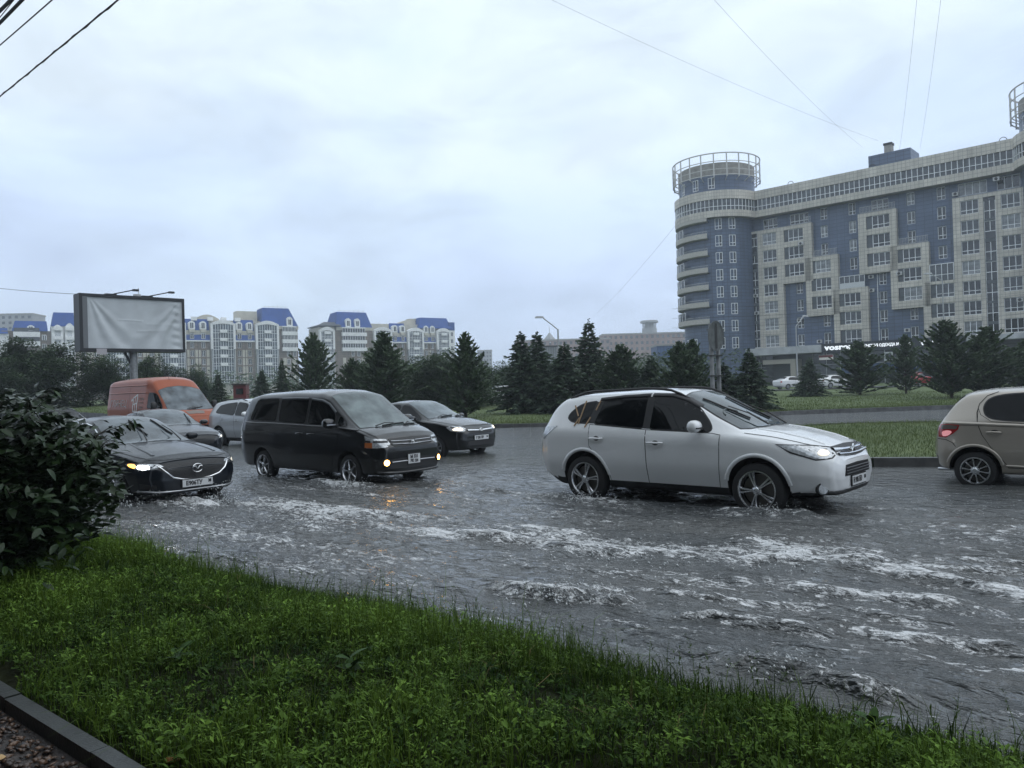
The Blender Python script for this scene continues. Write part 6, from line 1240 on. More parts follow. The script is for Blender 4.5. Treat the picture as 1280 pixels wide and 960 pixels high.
# ================================================================ TREES, BUSHES
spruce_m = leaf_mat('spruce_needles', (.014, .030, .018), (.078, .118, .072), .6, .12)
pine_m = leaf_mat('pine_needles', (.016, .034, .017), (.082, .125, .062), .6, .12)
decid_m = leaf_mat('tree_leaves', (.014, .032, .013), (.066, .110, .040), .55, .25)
bark_m = mat('bark', (.045, .036, .028), .9, var=.4, vscale=8, bump=.6, bscale=20)
def conifer_mesh(seed, h, rb, pine=False, dens=1.0, wob=.12):
    """crown of thin needle sprays on drooping (spruce) or rising (pine) branches; returns crown and trunk meshes"""
    r = np.random.default_rng(seed); A = []; Bv = []; var = []; br = MB(); lean = r.normal(0, .012, 2)
    br.tube([(lean[0]*z, lean[1]*z, z) for z in np.linspace(-.15, h*.98, 8)], [(.018+.012*h)*(1-q/7.6) for q in range(8)], 6)
    z = .03*h if not pine else .04*h
    while z < h*.985:
        f = z/h; n = int(r.integers(5, 8)) if not pine else int(r.integers(4, 7)); a0 = r.uniform(0, 6.28)
        for k in range(n):
            a = a0+k*6.283/n+r.normal(0, .22)
            prof = ((1-f)**.95*(1 if f < .82 else .75)+.02) if not pine else (1-f**1.5)*(.55+.45*min(1, f/.25))*.98+.05
            L = max(.08, rb*prof*r.uniform(.45, 1.22)); up = (-.28+.55*f+r.normal(0, wob)) if not pine else (.45+.45*f+r.normal(0, wob*1.4))
            d = np.array([math.cos(a)*math.cos(up), math.sin(a)*math.cos(up), math.sin(up)]); o = np.array([lean[0]*z, lean[1]*z, z])
            if L > .35: br.tube([tuple(o), tuple(o+d*L*.9)], [.012+.006*L, .004], 3)
            m = max(5, int(L*(34 if not pine else 26)*dens)); s = r.uniform(.10, 1, m)**.8; P = o+d*(s*L)[:, None]; P[:, 2] += ((-.10 if not pine else .10)*L*s**2)
            ang = r.normal(0, .85, m); sx_ = np.array([-d[1], d[0], 0]); ln = np.linalg.norm(sx_)+1e-6; sx_ = sx_/ln
            T = d*np.cos(ang)[:, None]*1.0+sx_*np.sin(ang)[:, None]+np.array([0, 0, 1])*(r.normal(-.20 if not pine else .35, .32, m))[:, None]; T /= np.linalg.norm(T, axis=1)[:, None]
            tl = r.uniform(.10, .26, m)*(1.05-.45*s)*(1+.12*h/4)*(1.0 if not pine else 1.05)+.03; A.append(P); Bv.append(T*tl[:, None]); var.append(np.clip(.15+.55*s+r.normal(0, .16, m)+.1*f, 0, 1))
        z += (.085 if not pine else .12)*(.7+.9*r.uniform())*max(.5, h/4.5)
    # leader
    m = 26; P = np.stack([np.full(m, lean[0]*h), np.full(m, lean[1]*h), r.uniform(h*.93, h*1.03, m)], 1); T = np.stack([r.normal(0, .5, m), r.normal(0, .5, m), r.uniform(.3, 1.2, m)], 1); A.append(P); Bv.append(T*.11); var.append(r.uniform(.3, .8, m))
    A = np.concatenate(A); Bv = np.concatenate(Bv); var = np.concatenate(var); n = len(A); L = np.linalg.norm(Bv, axis=1); U = Bv/L[:, None]; S = np.cross(U, r.normal(0, 1, (n, 3))); S /= np.linalg.norm(S, axis=1)[:, None]+1e-9; w = (L*.20+.012)[:, None]
    V = np.stack([A, A+Bv*.45+S*w, A+Bv, A+Bv*.45-S*w], 1).reshape(-1, 3); F = (np.array([(0, 1, 2), (0, 2, 3)])[None]+(np.arange(n)*4)[:, None, None]).reshape(-1, 3); va = np.repeat(var, 4)
    return np_mesh('crown', V, F, pine_m if pine else spruce_m, {'var': va}), br.mesh('trunk', bark_m, 60)
def broadleaf_mesh(seed, h, w, n=9000, leaf=.16, base=.18):
    r = np.random.default_rng(seed); br = MB(); k = int(18+w*2.5); C = []; R = []
    for i in range(k):
        f = r.uniform(base+.12, .92); rr = w*.5*math.sin(math.pi*min(.97, (f-base)/(1-base)*.85+.12))*r.uniform(.25, .85); a = r.uniform(0, 6.283); C.append((rr*math.cos(a), rr*math.sin(a), max(.08, f)*h)); R.append(r.uniform(.13, .24)*w*(1.15-.5*f))
    C = np.array(C); R = np.array(R); br.tube([(0, 0, -.2), (.03*w, 0, h*.3), (0, .02*w, h*.7)], [.03*h*.6, .022*h*.6, .008*h], 7)
    for c_ in C: z0 = min(c_[2]*.7, h*.55); br.tube([(0, 0, z0), tuple(np.array([0, 0, z0])*.4+c_*.6), tuple(c_)], [.012*h*.6, .008*h*.6, .004*h], 4)
    ci = r.choice(k, n, p=R**2/np.sum(R**2)); d = r.normal(0, 1, (n, 3)); d /= np.linalg.norm(d, axis=1)[:, None]; rad_ = r.uniform(.35, 1.06, n)**.5
    cl = np.floor(r.uniform(0, 1, n)*1)  # noqa
    P = C[ci]+d*(R[ci]*rad_*(.8+.4*vnoise(d[:, 0]*3+ci*7, d[:, 1]*3+d[:, 2]*2, 5)))[:, None]*np.array([1, 1, .85])
    V, F = leaflets(P[:, 0], P[:, 1], P[:, 2], leaf*r.uniform(.6, 1.3, n), leaf*r.uniform(.4, .8, n), r, .15)
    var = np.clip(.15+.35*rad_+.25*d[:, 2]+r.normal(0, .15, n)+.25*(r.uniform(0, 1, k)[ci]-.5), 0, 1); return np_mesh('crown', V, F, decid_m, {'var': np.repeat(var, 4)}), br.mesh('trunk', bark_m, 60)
TREEM = {}
def tree(kind, key, maker, label, x, y, z, s, rz, group, sxy=1.):
    if key not in TREEM: TREEM[key] = maker()
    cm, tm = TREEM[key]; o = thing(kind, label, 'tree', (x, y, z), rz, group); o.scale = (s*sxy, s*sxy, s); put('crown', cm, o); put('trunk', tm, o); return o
SP = [lambda: conifer_mesh(1, 5.2, 1.9), lambda: conifer_mesh(2, 4.4, 1.7), lambda: conifer_mesh(3, 3.8, 1.65, False, 1.1)]
PN = [lambda: conifer_mesh(11, 4.5, 1.75, True, 1.4), lambda: conifer_mesh(12, 3.6, 1.7, True, 1.5), lambda: conifer_mesh(13, 4.8, 2.4, True, 2.0)]
G1 = 'conifers planted on the field'
fz = lambda x, y: float(fieldz(np.array(x), np.array(y)))
# kind, proto, height of proto, x, y, top z, label, width factor
for kind, ki, x, y, top, lab, wf in [
 ('spruce_tree', 0, 4.45, 44, 5.36, 'tallest spruce, slender tip, rising above the rear of the white SUV', 1.0),
 ('spruce_tree', 1, 1.55, 44.6, 4.72, 'dark spruce with a long bare tip, second from the open grass', 1.0),
 ('spruce_tree', 1, .55, 43.4, 4.68, 'spruce at the left edge of the dark group, beside the open grass', .95),
 ('spruce_tree', 2, 2.75, 42.5, 4.0, 'lower spruce filling the gap left of the tallest spruce', 1.0),
 ('pine_tree', 1, 5.95, 42, 3.75, 'round topped pine just right of the tallest spruce', 1.0),
 ('spruce_tree', 2, 7.3, 41, 3.1, 'small spruce above the roof of the white SUV', 1.0),
 ('pine_tree', 1, 8.5, 38.6, 3.6, 'open crowned pine left of the round traffic sign', .9),
 ('pine_tree', 0, 9.7, 41, 3.9, 'pine directly behind the round traffic sign', .9),
 ('spruce_tree', 2, 11.0, 40, 2.6, 'bushy low spruce right of the round traffic sign', 1.2),
 ('spruce_tree', 2, 12.0, 38.6, 3.2, 'ragged spruce above the bonnet of the white SUV, in front of the shop canopy', .95),
 ('spruce_tree', 2, 23.1, 60, 3.3, 'lone spruce in front of the lamp post and the white parked cars', 1.0),
 ('pine_tree', 1, 27.1, 60, 4.4, 'broad pine in the middle of the field below the first shop sign', 1.25),
 ('pine_tree', 0, 31.2, 61, 4.9, 'narrow pine between the red car and the second shop sign', .9),
 ('pine_tree', 2, 27.4, 48, 4.95, 'large dense pine left one of the pair above the beige hatchback', 1.0),
 ('pine_tree', 2, 29.9, 48.5, 4.5, 'large dense pine right one of the pair above the beige hatchback', 1.1),
 ('pine_tree', 1, 33.4, 50, 3.7, 'pine cut by the right edge of the picture', 1.2),
 ('pine_tree', 0, -2.45, 40, 4.5, 'forked pine left of the open grass, right behind the black compact sedan', 1.15),
 ('pine_tree', 0, -7.2, 44, 4.95, 'wide pine above the roof of the black minivan, before the two blue towers', 1.35),
 ('pine_tree', 1, -14.1, 55, 5.85, 'thin topped pine in the gap between the blue-roofed buildings', 1.1),
 ('spruce_tree', 2, -19.6, 60, 3.7, 'small spruce under the tall blue tower roof, left one of two', 1.0),
 ('spruce_tree', 1, -17.9, 60, 4.4, 'small spruce under the tall blue tower roof, right one of two', .8),
 ('spruce_tree', 2, -22.9, 60, 3.5, 'small spruce right behind the orange van roof', 1.0),
 ('spruce_tree', 2, -24.3, 61, 3.0, 'smallest spruce close to the windscreen side of the orange van', 1.0),
 ('pine_tree', 1, -11.6, 56, 4.1, 'bushy pine low in the gap, right of the thin topped pine', 1.1)]:
    pr, hh = (SP, (5.2, 4.4, 3.8)) if kind[0] == 's' else (PN, (4.5, 3.6, 4.8)); z = fz(x, y)-.05
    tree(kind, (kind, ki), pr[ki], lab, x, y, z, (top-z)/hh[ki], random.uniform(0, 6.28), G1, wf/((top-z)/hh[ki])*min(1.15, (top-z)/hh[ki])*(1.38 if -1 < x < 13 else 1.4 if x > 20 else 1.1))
G2 = 'broadleaf trees behind the field'
BL = [lambda: broadleaf_mesh(21, 6, 6, 17000, .23, -.05), lambda: broadleaf_mesh(22, 6, 7, 19000, .23, -.05), lambda: broadleaf_mesh(23, 5, 5.5, 15000, .21, -.05)]
for ki, x, y, h, w, lab in [
 (1, -42, 62, 5.3, 1.15, 'dark broadleaf tree at the far left edge above the bush'), (0, -38.3, 60, 5.4, 1.1, 'tallest dark broadleaf tree left of the billboard'), (2, -34.6, 59, 5.0, 1.2, 'dark broadleaf tree under the left end of the billboard'), (1, -31.4, 60, 4.1, 1.0, 'low broadleaf tree between billboard post and orange van'),
 (2, -45.5, 60, 4.9, 1.3, 'broadleaf tree cut by the left picture edge'), (0, -36.3, 54, 3.9, 1.2, 'lower bushy tree in front of the tall ones left of the van'), (2, -29.0, 62, 3.9, .9, 'broadleaf tree right behind the billboard post'), (1, -26.6, 64, 3.2, .9, 'low broadleaf tree behind the roof of the orange van'),
 (1, -4.6, 55, 4.4, 1.2, 'pale green broadleaf tree between the wide pine and the forked pine'), (0, -9.8, 58, 4.6, 1.1, 'broadleaf tree left of the wide pine, before the brick shaft'), (2, -6.3, 62, 4.2, 1.2, 'rounded broadleaf tree half hidden right of the wide pine'),
 (2, -3.4, 60, 4.0, 1.25, 'broadleaf tree filling the gap left of the forked pine'), (1, -8.6, 66, 4.2, 1.2, 'broadleaf tree directly behind the wide pine'), (0, -13.0, 68, 3.6, 1.2, 'low broadleaf tree under the gap between the blue-roofed buildings'),
 (1, -1.0, 70, 3.8, 1.1, 'hazy broadleaf tree behind the forked pine'), (0, 1.5, 78, 5.0, 1.0, 'far pale tree left of the long tipped spruces')]:
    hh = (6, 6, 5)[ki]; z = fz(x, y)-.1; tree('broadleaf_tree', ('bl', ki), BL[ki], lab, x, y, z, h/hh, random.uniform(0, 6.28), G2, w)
# far wooded ridge: reads as one mass
r = np.random.default_rng(77); n = 26000; ax = r.uniform(-330, 60, n); ay = r.uniform(200, 420, n)*1.0; sel = np.ones(n, bool)
kx = np.round(ax/9+r.normal(0, .2, n)); hgt = 5+5*vnoise(kx*1.7, np.round(ay/30)*1.3, 8); px_ = kx*9+r.normal(0, 2.2, n); zz = hgt*r.uniform(.05, 1, n)**.7
V, F = leaflets(px_, ay, zz, r.uniform(.8, 1.8, n), r.uniform(.6, 1.3, n), r, .2)
tag(put('far_wood', np_mesh('far_wood', V, F, decid_m, {'var': np.repeat(np.clip(.3+.4*zz/10+r.normal(0, .12, n), 0, 1), 4)})), kind='stuff')
n = 16000; ax = r.uniform(2, 62, n); ay = r.uniform(118, 190, n); kx = np.round(ax/4.5+r.normal(0, .25, n)); hgt = 4.5+3.5*vnoise(kx*1.7, np.round(ay/18)*1.3, 9); zz = hgt*r.uniform(.05, 1, n)**.7; ok = ax < 36
V, F = leaflets((kx*4.5+r.normal(0, 1.2, n))[ok], ay[ok], zz[ok], r.uniform(.4, .9, ok.sum()), r.uniform(.3, .6, ok.sum()), r, .2)
tag(put('shrub_belt', np_mesh('shrub_belt', V, F, decid_m, {'var': np.repeat(np.clip(.3+.3*zz[ok]/6+r.normal(0, .14, ok.sum()), 0, 1), 4)})), kind='stuff')

# ---------------------------------------------------------------- broad-leaved bush at the left, close to the camera
bush_leaf = mat('bush_leaf', (.008, .020, .007), .4, col2=(.026, .052, .016), vscale=3.5, spec=.28)
bush_lite = mat('bush_leaf_young', (.026, .054, .014), .4, var=.3, vscale=6, spec=.28)
twig_m = mat('twig', (.030, .024, .018), .8)
bush = thing('bush', 'big dark broad-leaved bush at the left edge, growing from the verge', 'bush', (*tn(-7.52, 2.45), .12))
LM = []
for q in range(5):
    V, F = ovate(random.uniform(.075, .12), random.uniform(.040, .062), random.uniform(.08, .2), random.uniform(.1, .5), 4); mm = MB(); mm.add(V, F); LM.append(mm.mesh('leaf', bush_leaf if q < 4 else bush_lite, 80))
rb = random.Random(3); stems = []; leafpos = []
for i in range(34):
    a = rb.uniform(0, 6.283); sp = rb.uniform(.15, 1.0); hgt = rb.uniform(.9, 1.62)*(1-.28*sp*sp); L = [(.10*math.cos(a)*rb.random(), .10*math.sin(a)*rb.random(), 0)]
    for k in range(1, 7):
        f = k/6; L.append((math.cos(a)*sp*.98*f**1.15+rb.gauss(0, .03), math.sin(a)*sp*.98*f**1.15+rb.gauss(0, .03), hgt*math.sin(f*1.35)/math.sin(1.35)))
    m = MB(); m.tube(L, [.014-.0016*k for k in range(7)], 5); m.build('stem', twig_m, bush, smooth=60); stems.append(L)
    for k in range(2, 7):
        for s in range(2 if k < 6 else 1):
            b0 = Vector(L[k-1]).lerp(Vector(L[k]), rb.random()); da = rb.uniform(0, 6.283); tw = Vector((math.cos(da), math.sin(da), rb.uniform(.1, .7))).normalized()*rb.uniform(.14, .34); leafpos += [(b0+tw*(q/7), tw, q) for q in range(1, 8)]
            stems.append([tuple(b0), tuple(b0+tw)])
            if rb.random() < 1: leafpos += [(b0+tw*rb.random()+Vector((rb.gauss(0, .05), rb.gauss(0, .05), rb.gauss(0, .05))), tw, rb.randint(0, 9)) for _ in range(6)]
m = MB()
for s_ in stems:
    if len(s_) == 2: m.tube(s_, [.005, .003], 3)
tag(m.build('twigs', twig_m, bush), kind='stuff')
# low sprawl to the right, drooping over the grass and water
for (t0, q0, zz, nn_) in [(.9, -.1, .75, 18), (1.05, .15, .50, 16), (1.15, .1, .98, 12), (.75, -.35, .45, 16), (.55, -.45, .25, 16), (1.0, .05, .28, 10)]:
    bx, by = t0*CT+q0*ST, -t0*ST+q0*CT
    for _ in range(nn_): leafpos.append((Vector((bx+rb.gauss(0, .12), by+rb.gauss(0, .12), zz+rb.gauss(0, .10))), Vector((CT, -ST, -.2)), rb.randint(0, 9)))
cw = Vector(bush.location); front = sorted(range(len(leafpos)), key=lambda i: (cw+leafpos[i][0]-Vector((0, 0, 1.65))).length-2.2*max(0, leafpos[i][0].z-1.0))
VV = []; FF = []; base_v, base_f = ovate(.10, .054, .12, .3, 2)
def leaf_mx(p, tw, q):
    yaw = math.atan2(tw.y, tw.x)+(1 if q % 2 else -1)*rb.uniform(.4, 1.3)+rb.gauss(0, .3); pit = rb.gauss(.10, .38)
    return Matrix.Translation(p) @ Matrix.Rotation(yaw, 4, 'Z') @ Matrix.Rotation(pit, 4, 'Y') @ Matrix.Rotation(rb.gauss(0, .4), 4, 'X')
for k, i in enumerate(front):
    p, tw, q = leafpos[i]; M_ = leaf_mx(p, tw, q)
    if k < 300:
        o = put('leaf', LM[4 if rb.random() < .12 else rb.randrange(4)], bush); o.matrix_local = M_
    else:
        b = len(VV); s = rb.uniform(.75, 1.2); VV += [tuple(M_ @ Vector((a_*s, b_*s, c_*s))) for a_, b_, c_ in base_v]; FF += [tuple(b+w for w in f) for f in base_f]
me = bpy.data.meshes.new('foliage'); me.from_pydata(VV, [], FF); me.materials.append(bush_leaf); tag(put('foliage', me, bush), kind='stuff')
# inner mass of leaves so the heart of the bush is closed
n = 5200; r = np.random.default_rng(9); d = r.normal(0, 1, (n, 3)); d /= np.linalg.norm(d, axis=1)[:, None]; R3 = r.uniform(.2, 1, n)**.45; P = d*R3[:, None]*np.array([.92, .92, .66])+np.array([-.12, .05, .74]); ok = P[:, 2] > .03; P = P[ok]
V, F = leaflets(P[:, 0], P[:, 1], P[:, 2], r.uniform(.08, .14, len(P)), r.uniform(.05, .08, len(P)), r, .1); inner_m = leaf_mat('bush_inner', (.010, .020, .008), (.028, .052, .018), .35, .1)
tag(put('inner_foliage', np_mesh('inner_foliage', V, F, inner_m, {'var': np.repeat(r.uniform(0, 1, len(P)), 4)}), bush), kind='stuff')
b2 = thing('bush', 'second dark bush further left along the verge, merging with the big one', 'bush', (*tn(-9.3, 2.75), .12)); n = 6500; d = r.normal(0, 1, (n, 3)); d /= np.linalg.norm(d, axis=1)[:, None]; R3 = r.uniform(.2, 1, n)**.45; P = d*R3[:, None]*np.array([1.1, 1.1, .85])+np.array([0, 0, .85]); ok = P[:, 2] > .03; P = P[ok]
V, F = leaflets(P[:, 0], P[:, 1], P[:, 2], r.uniform(.08, .14, len(P)), r.uniform(.05, .08, len(P)), r, .1); tag(put('foliage', np_mesh('foliage', V, F, inner_m, {'var': np.repeat(r.uniform(0, 1, len(P)), 4)}), b2), kind='stuff')
m = MB()
for i in range(6): a = i*1.05; m.tube([(0, 0, 0), (.3*math.cos(a), .3*math.sin(a), .7), (.6*math.cos(a), .6*math.sin(a), 1.3)], [.016, .012, .005], 5)
m.build('trunk', twig_m, b2)

# ---------------------------------------------------------------- unseen street trees added behind the photographer to cut light on verge and cars
SH = [lambda: broadleaf_mesh(31, 9, 7, 14000, .24, .28)]
for i, (t, n_, h, lab) in enumerate([(-19, -7, 17, 'unseen street tree behind the photographer, far left of the row'), (-9, -7.5, 18, 'unseen street tree behind the photographer, left of the middle'), (1, -7, 17, 'unseen street tree directly behind the photographer'), (11, -7.5, 18, 'unseen street tree behind the photographer, right of the middle'), (21, -7, 17, 'unseen street tree behind the photographer, far right of the row'), (-29, -7.5, 17.5, 'unseen street tree behind the photographer, off to the left end')]):
    tree('unseen_street_tree', 'sh', SH[0], lab, *tn(t, n_), .05, h/9, i*1.3, 'unseen street trees along the near path')
# ================================================================ STREET FURNITURE, CABLES
# billboard: a deep box frame with a wrinkled blank sheet, on one post
bl0, bl1 = Vector((-22.15, 40.0, 0)), Vector((-18.5, 43.5, 0)); BW = (bl1-bl0).length; bang = math.atan2(bl1.y-bl0.y, bl1.x-bl0.x)
bb_ = thing('billboard', 'large billboard with a blank wrinkled grey sheet on a single post', 'billboard', (bl0.x, bl0.y, 0), bang)
frame_m = mat('billboard_frame', (.012, .014, .018), .5); post_m = mat('billboard_post', (.26, .27, .28), .5, metal=.3, var=.2)
Z0, Z1 = 4.27, 7.25; m = MB(); m.b2(-.22, BW+.1, -.02, 1.0, Z0, Z0+.16); m.b2(-.22, BW+.1, -.02, 1.0, Z1-.10, Z1+.05); m.b2(-.22, -.06, -.019, .99, Z0+.161, Z1-.101); m.b2(BW, BW+.1, -.019, .99, Z0+.161, Z1-.101); m.b2(-.2, BW, .15, .95, Z0+.17, Z1-.11); m.build('frame', frame_m, bb_)
m = MB(); m.b2(-.055, .17, -.01, .12, Z0+.162, Z1-.102); m.build('side_strip', mat('strip_grey', (.14, .15, .16), .5), bb_)
nx_, nz_ = 130, 76; U, Wv = np.meshgrid(np.linspace(.18, BW-.005, nx_), np.linspace(Z0+.17, Z1-.11, nz_), indexing='ij'); u = (U-.18)/(BW-.185); v = (Wv-Z0-.17)/(Z1-Z0-.28)
Yw = .02*(fbm(u*3, v*2.5, 3, 1)-.5)
for (cx, cz, sg) in ((0, 1.05, 1), (1, 1.05, -1)):
    du = (u-cx)*sg; dv = cz-v; rr = np.sqrt(du**2*3+dv**2)+1e-6; an = np.arctan2(dv, du*1.8+1e-6); Yw += .045*np.sin(an*17+3*fbm(u*3, v*3, 2, 4))*np.exp(-((an-1.05)/.33)**2)*np.clip(rr*1.6, 0, 1)*np.exp(-du*2.2)
Yw += .010*np.exp(-((v-.55-.02*np.sin(u*5))/.012)**2)*((u > .3)&(u < .56)); Yw += .005*np.exp(-((v-.50)/.02)**2)*(u > .6); Yw += .007*np.exp(-((v-.30-.1*u)/.018)**2)*((u > .5)&(u < .8)); Yw += .012*np.sin(v*40+u*9)*np.exp(-((u-.93)/.05)**2)
V = np.stack([U, .07-Yw*1.5, Wv], -1).reshape(-1, 3); I = (np.arange(nx_-1)[:, None]*nz_+np.arange(nz_-1)[None]).ravel()
put('sheet', np_mesh('sheet', V, np.stack([I, I+nz_, I+nz_+1, I+1], 1), mat('billboard_sheet', (.50, .53, .55), .45, var=.09, vscale=1.2), smooth=True), bb_)
for (lu_, b_) in ((1.35, 1), (3.2, 1)):
    m = MB(); m.b2(lu_-.25, lu_+.3, .1, .5, Z1+.051, Z1+.12); m.cyl((lu_+.1, .2, Z1+.1), (lu_+.85, -.75, Z1+.26), .03, n=6); m.box((lu_+.95, -.85, Z1+.25), (.28, .2, .10), rz=.1); m.build('floodlight', frame_m, bb_)
m = MB(); m.b2(2.6, 2.95, .3, .5, Z1+.051, Z1+.2); m.cyl((2.85, .4, Z1+.19), (2.85, .4, Z1+.55), .02, n=5); m.build('control_box', steel_m, bb_)
m = MB(); m.b2(.55, 1.05, -.03, -.022, Z0-.16, Z0+.14); m.build('number_board', mat('label_pale', (.40, .38, .40), .6), bb_)
m = MB(); m.cyl((BW/2-.0, .5, .3), (BW/2, .5, Z0-.001), .20, n=16); m.build('post', post_m, bb_, smooth=40); m = MB(); m.tube([(BW/2-.45, .5, Z0-.001), (BW/2-.15, .5, Z0-.6)], .07, 6); m.build('brace', frame_m, bb_)
# round traffic sign seen from behind on twin posts
sg = thing('traffic_sign', 'round traffic sign seen from behind on two grey posts', 'traffic sign', (*[8.15, 30.6], .15)); sx_, sy_ = 8.15, 30.6
m = MB(); m.cyl((-.17, 0, -.2), (-.19, 0, 3.85), .085, n=12); m.build('post', mat('post_concrete', (.22, .225, .23), .7, var=.25, vscale=4), sg, smooth=40); m = MB(); m.cyl((.12, .12, -.2), (.10, .12, 3.95), .085, n=12); m.build('post', mat('post_concrete', (0, 0, 0)), sg, smooth=40)
m = MB(); m.cyl((-.02, -.10, 3.35), (-.02, -.125, 3.35), .60, n=36); m.lathe([(.56, -.125), (.60, -.125), (.60, -.145), (.56, -.145)], 36, axis='Y', c=(-.02, 0, 3.35), close=True); dsk = m.build('sign_disc', mat('sign_back', (.15, .16, .16), .55, metal=.3, var=.2), sg, smooth=40); dsk.scale = (.53, 1, 1.0); dsk.location = (-.01, 0, 0)
m = MB(); m.b2(-.05, .03, -.15, -.146, 2.85, 3.85); m.build('rail', mat('rail_dark', (.05, .05, .05), .5), sg)
for z in (2.55, 1.75, 3.6): m = MB(); m.b2(-.30, .22, -.10, .22, z, z+.05); m.build('clamp', mat('rail_dark', (0, 0, 0)), sg)
# street lamps
pole_m = mat('lamp_pole', (.34, .35, .36), .5, metal=.2)
def lamp(x, y, z, h, ang, arm, lab, r=.09):
    o = thing('street_lamp', lab, 'street lamp', (x, y, z), ang, 'street lamps'); m = MB(); m.cyl((0, 0, -.3), (0, 0, h), r*1.2, r*.7, 10); m.build('pole', pole_m, o, smooth=40); m = MB(); m.tube([(0, 0, h-.05), (arm*.4, 0, h+.5*arm*.6), (arm, 0, h+.75*arm)], r*.5, 6); m.build('arm', pole_m, o, smooth=50); m = MB(); m.box((arm+.35, 0, h+.75*arm+.1), (.8, .3, .16), top=.8); m.build('lamp_head', steel_m, o); return o
lamp(33.4, 90, .6, 7.4, .6, 1.5, 'pale street lamp in front of the blue recess, left of the navy shop sign')
lamp(46.2, 82, .6, 11.2, math.pi-.3, 1.0, 'slim white street lamp before the beige tiles at the right, over the pines')
lamp(4.2, 68, .4, 6.4, math.pi+.2, 1.3, 'dark street lamp leaning out beside the tallest spruce', .10)
lamp(-17.6, 66, .6, 5.2, 1.2, .8, 'thin street lamp in the gap right of the tall blue tower')
# red kiosk behind the van
k = thing('kiosk', 'small dark red kiosk between small spruces right of the orange van', 'kiosk', (-24.1, 68.5, 1.0), .1); m = MB(); m.b2(-.55, .55, -.6, .6, 0, 1.7); m.build('cabin', mat('kiosk_red', (.13, .018, .022), .5), k); m = MB(); m.b2(-.65, .65, -.75, .7, 1.71, 1.83); m.build('roof', mat('kiosk_roof', (.05, .03, .03), .5), k); m = MB(); m.b2(-.3, .3, -.65, -.61, .9, 1.4); m.build('window', GL[0], k)
# cables overhead
cab_m = mat('cable_black', (.012, .013, .016), .6)
def cable(name, lab, a, b, sag, r, n=24, group='overhead cables', twist=False):
    a, b = Vector(a), Vector(b); P = []
    for q in range(n+1): f = q/n; p = a.lerp(b, f); p.z -= sag*4*f*(1-f); P.append(p)
    m = MB(); m.tube(P, r, 6)
    if twist:
        Q = [p+Vector((0, math.cos(i*1.9), math.sin(i*1.9)))*r*1.3 for i, p in enumerate(P)]; m.tube(Q, r*.7, 5)
    return tag(m.build(name, cab_m), lab, 'cable', group)
def at(px, py, Y):
    """world point at depth Y on the sight line measured in the photograph"""
    u, v = (px-640)/962., -(py-480)/962.; c_, s_ = math.cos(.03), math.sin(.03); a = u*c_+v*s_; b = -u*s_+v*c_; p = math.atan(6/962.)
    d = Vector((a, math.cos(p)-b*math.sin(p), math.sin(p)+b*math.cos(p))); return Vector((0, 0, CAMZ))+d*(Y/d.y)
def cable2(lab, p0, p1, r, ext=.6, **kw):
    A, B = at(*p0), at(*p1); d = B-A; return cable('cable', lab, A-d*ext, B+d*ext, kw.pop('sag', .02), r, **kw)
cable2('thin black cable, lowest of those crossing the top left corner', (0, 119, 12.5), (145, 0, 9), .010, 1.0, twist=True, n=60)
cable2('single black cable above the lowest one in the top left corner', (0, 55, 12.6), (63, 0, 10.6), .010, 1.5)
cable2('thick black cable bundle nearest the top left corner', (0, 27, 12.8), (26, 0, 11.8), .028, 3)
cable2('thick black cable just below the bundle in the top left corner', (0, 12, 12.8), (12, 0, 12.3), .03, 6)
cable2('thin wire between the two thick cables in the top left corner', (0, 20, 12.8), (16, 0, 12.2), .008, 5)
wire_m = cab_m
A = at(-60, 353, 46); B = Vector((bl0.x, bl0.y+.2, Z1)); cable('cable', 'thin wire running from the left edge to the billboard top', A, B, .1, .014)
for lab, p, q in (('faint wire slanting across the sky down to the roof house', (690, 0, 70), (1098, 176, 118)), ('faint wire crossing the slanting one above the tower block roof', (893, 0, 60), (1078, 184, 116)), ('faint wire dropping steeply to the roof left of the right ring', (1146, 0, 60), (1124, 190, 112)), ('rightmost faint wire dropping to the tower block roof', (1176, 0, 60), (1150, 185, 112))):
    cable('wire', lab, at(*p), at(*q), .6, .010, group='faint wires over the tower block')
cable('wire', 'faint wire from the rounded corner down to the far rooftops', at(850, 275, 136), at(745, 392, 300), 1.0, .02, group='faint wires over the tower block')
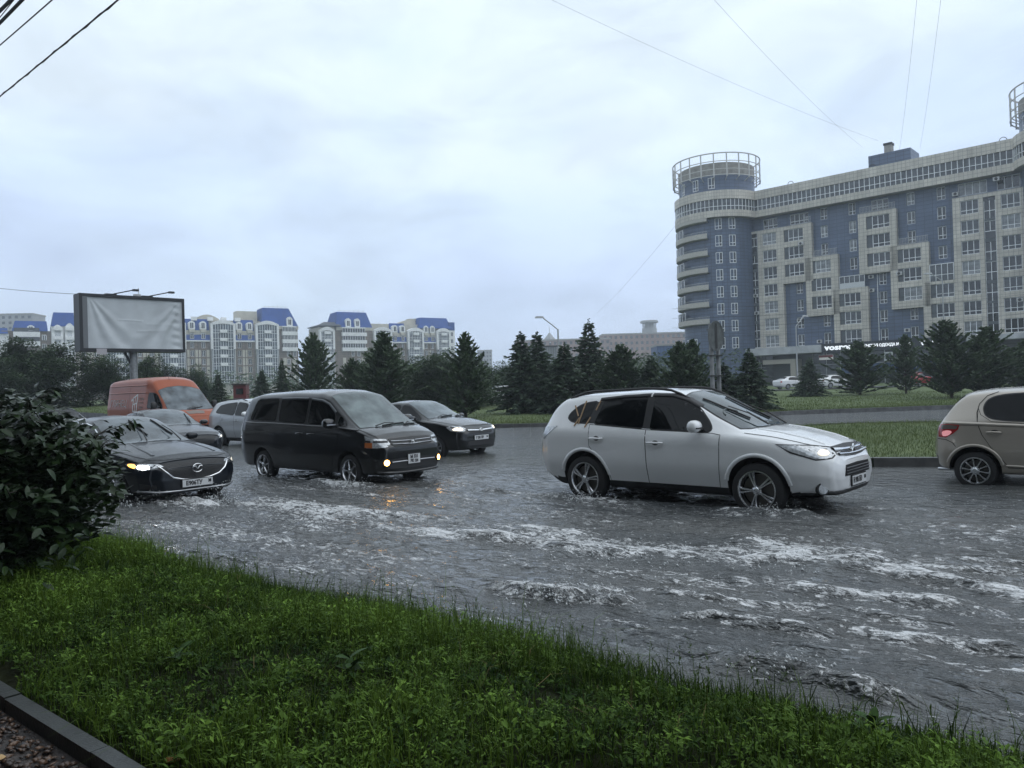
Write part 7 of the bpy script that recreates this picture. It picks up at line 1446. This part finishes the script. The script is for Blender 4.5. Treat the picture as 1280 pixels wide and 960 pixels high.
for i, y in enumerate((372, 384, 396, 408)):
    A, B = at(840, y+14, 78), at(1330, y-22, 70); cable('wire', ('lowest', 'second lowest', 'third lowest', 'highest')[3-i]+' of the four dark wires strung before the tower block', A, B, .5, .011, group='trolley wires before the tower block')

# splash thrown up at wheels and bumpers
def splash(pts, name):
    r = np.random.default_rng(len(pts)); P = []; S = []
    for (x, y, n, sp, hh) in pts:
        q = r.uniform(0, 1, n)**1.6; P.append(np.stack([x+r.normal(0, sp, n), y+r.normal(0, sp*.6, n), .01+hh*q], 1)); S.append(r.uniform(.004, .013, n)*(1.2-.6*q))
    P = np.concatenate(P); S = np.concatenate(S); base = np.array([(1, 0, 0), (0, 1, 0), (-1, 0, 0), (0, -1, 0), (0, 0, 1.3), (0, 0, -1)], float); FB = np.array([(0, 1, 4), (1, 2, 4), (2, 3, 4), (3, 0, 4), (1, 0, 5), (2, 1, 5), (3, 2, 5), (0, 3, 5)])
    V = (base[None]*S[:, None, None]+P[:, None]).reshape(-1, 3); F = (FB[None]+np.arange(len(P))[:, None, None]*6).reshape(-1, 3)
    tag(put(name, np_mesh(name, V, F, mat('spray', (.55, .57, .58), .15), smooth=True)), kind='stuff')
splash([(-4.55, 12.0, 260, .16, .35), (-5.9, 12.0, 160, .25, .22), (3.2, 9.55, 160, .16, .14), (1.0, 11.2, 150, .2, .14), (-3.0, 13.8, 130, .2, .14), (.35, 6.05, 200, .22, .12), (1.5, 4.38, 160, .12, .10), (1.2, 7.45, 200, .5, .08), (2.6, 6.9, 200, .5, .08), (-5.3, 15.7, 120, .25, .2)], 'spray_drops')
# ================================================================ HAZE: one closed box round everything
def haze():
    m = bpy.data.materials.new('haze_air'); m.use_nodes = True; t = m.node_tree; t.nodes.clear()
    o = t.nodes.new('ShaderNodeOutputMaterial'); v = t.nodes.new('ShaderNodeVolumePrincipled'); v.inputs['Color'].default_value = (.86, .92, 1, 1); v.inputs['Density'].default_value = HAZE; v.inputs['Anisotropy'].default_value = .2
    t.links.new(v.outputs[0], o.inputs['Volume']); b = MB(); b.b2(-1250, 1250, -1250, 1250, -1.5, 60)
    tag(b.build('haze', m), kind='stuff')
haze()
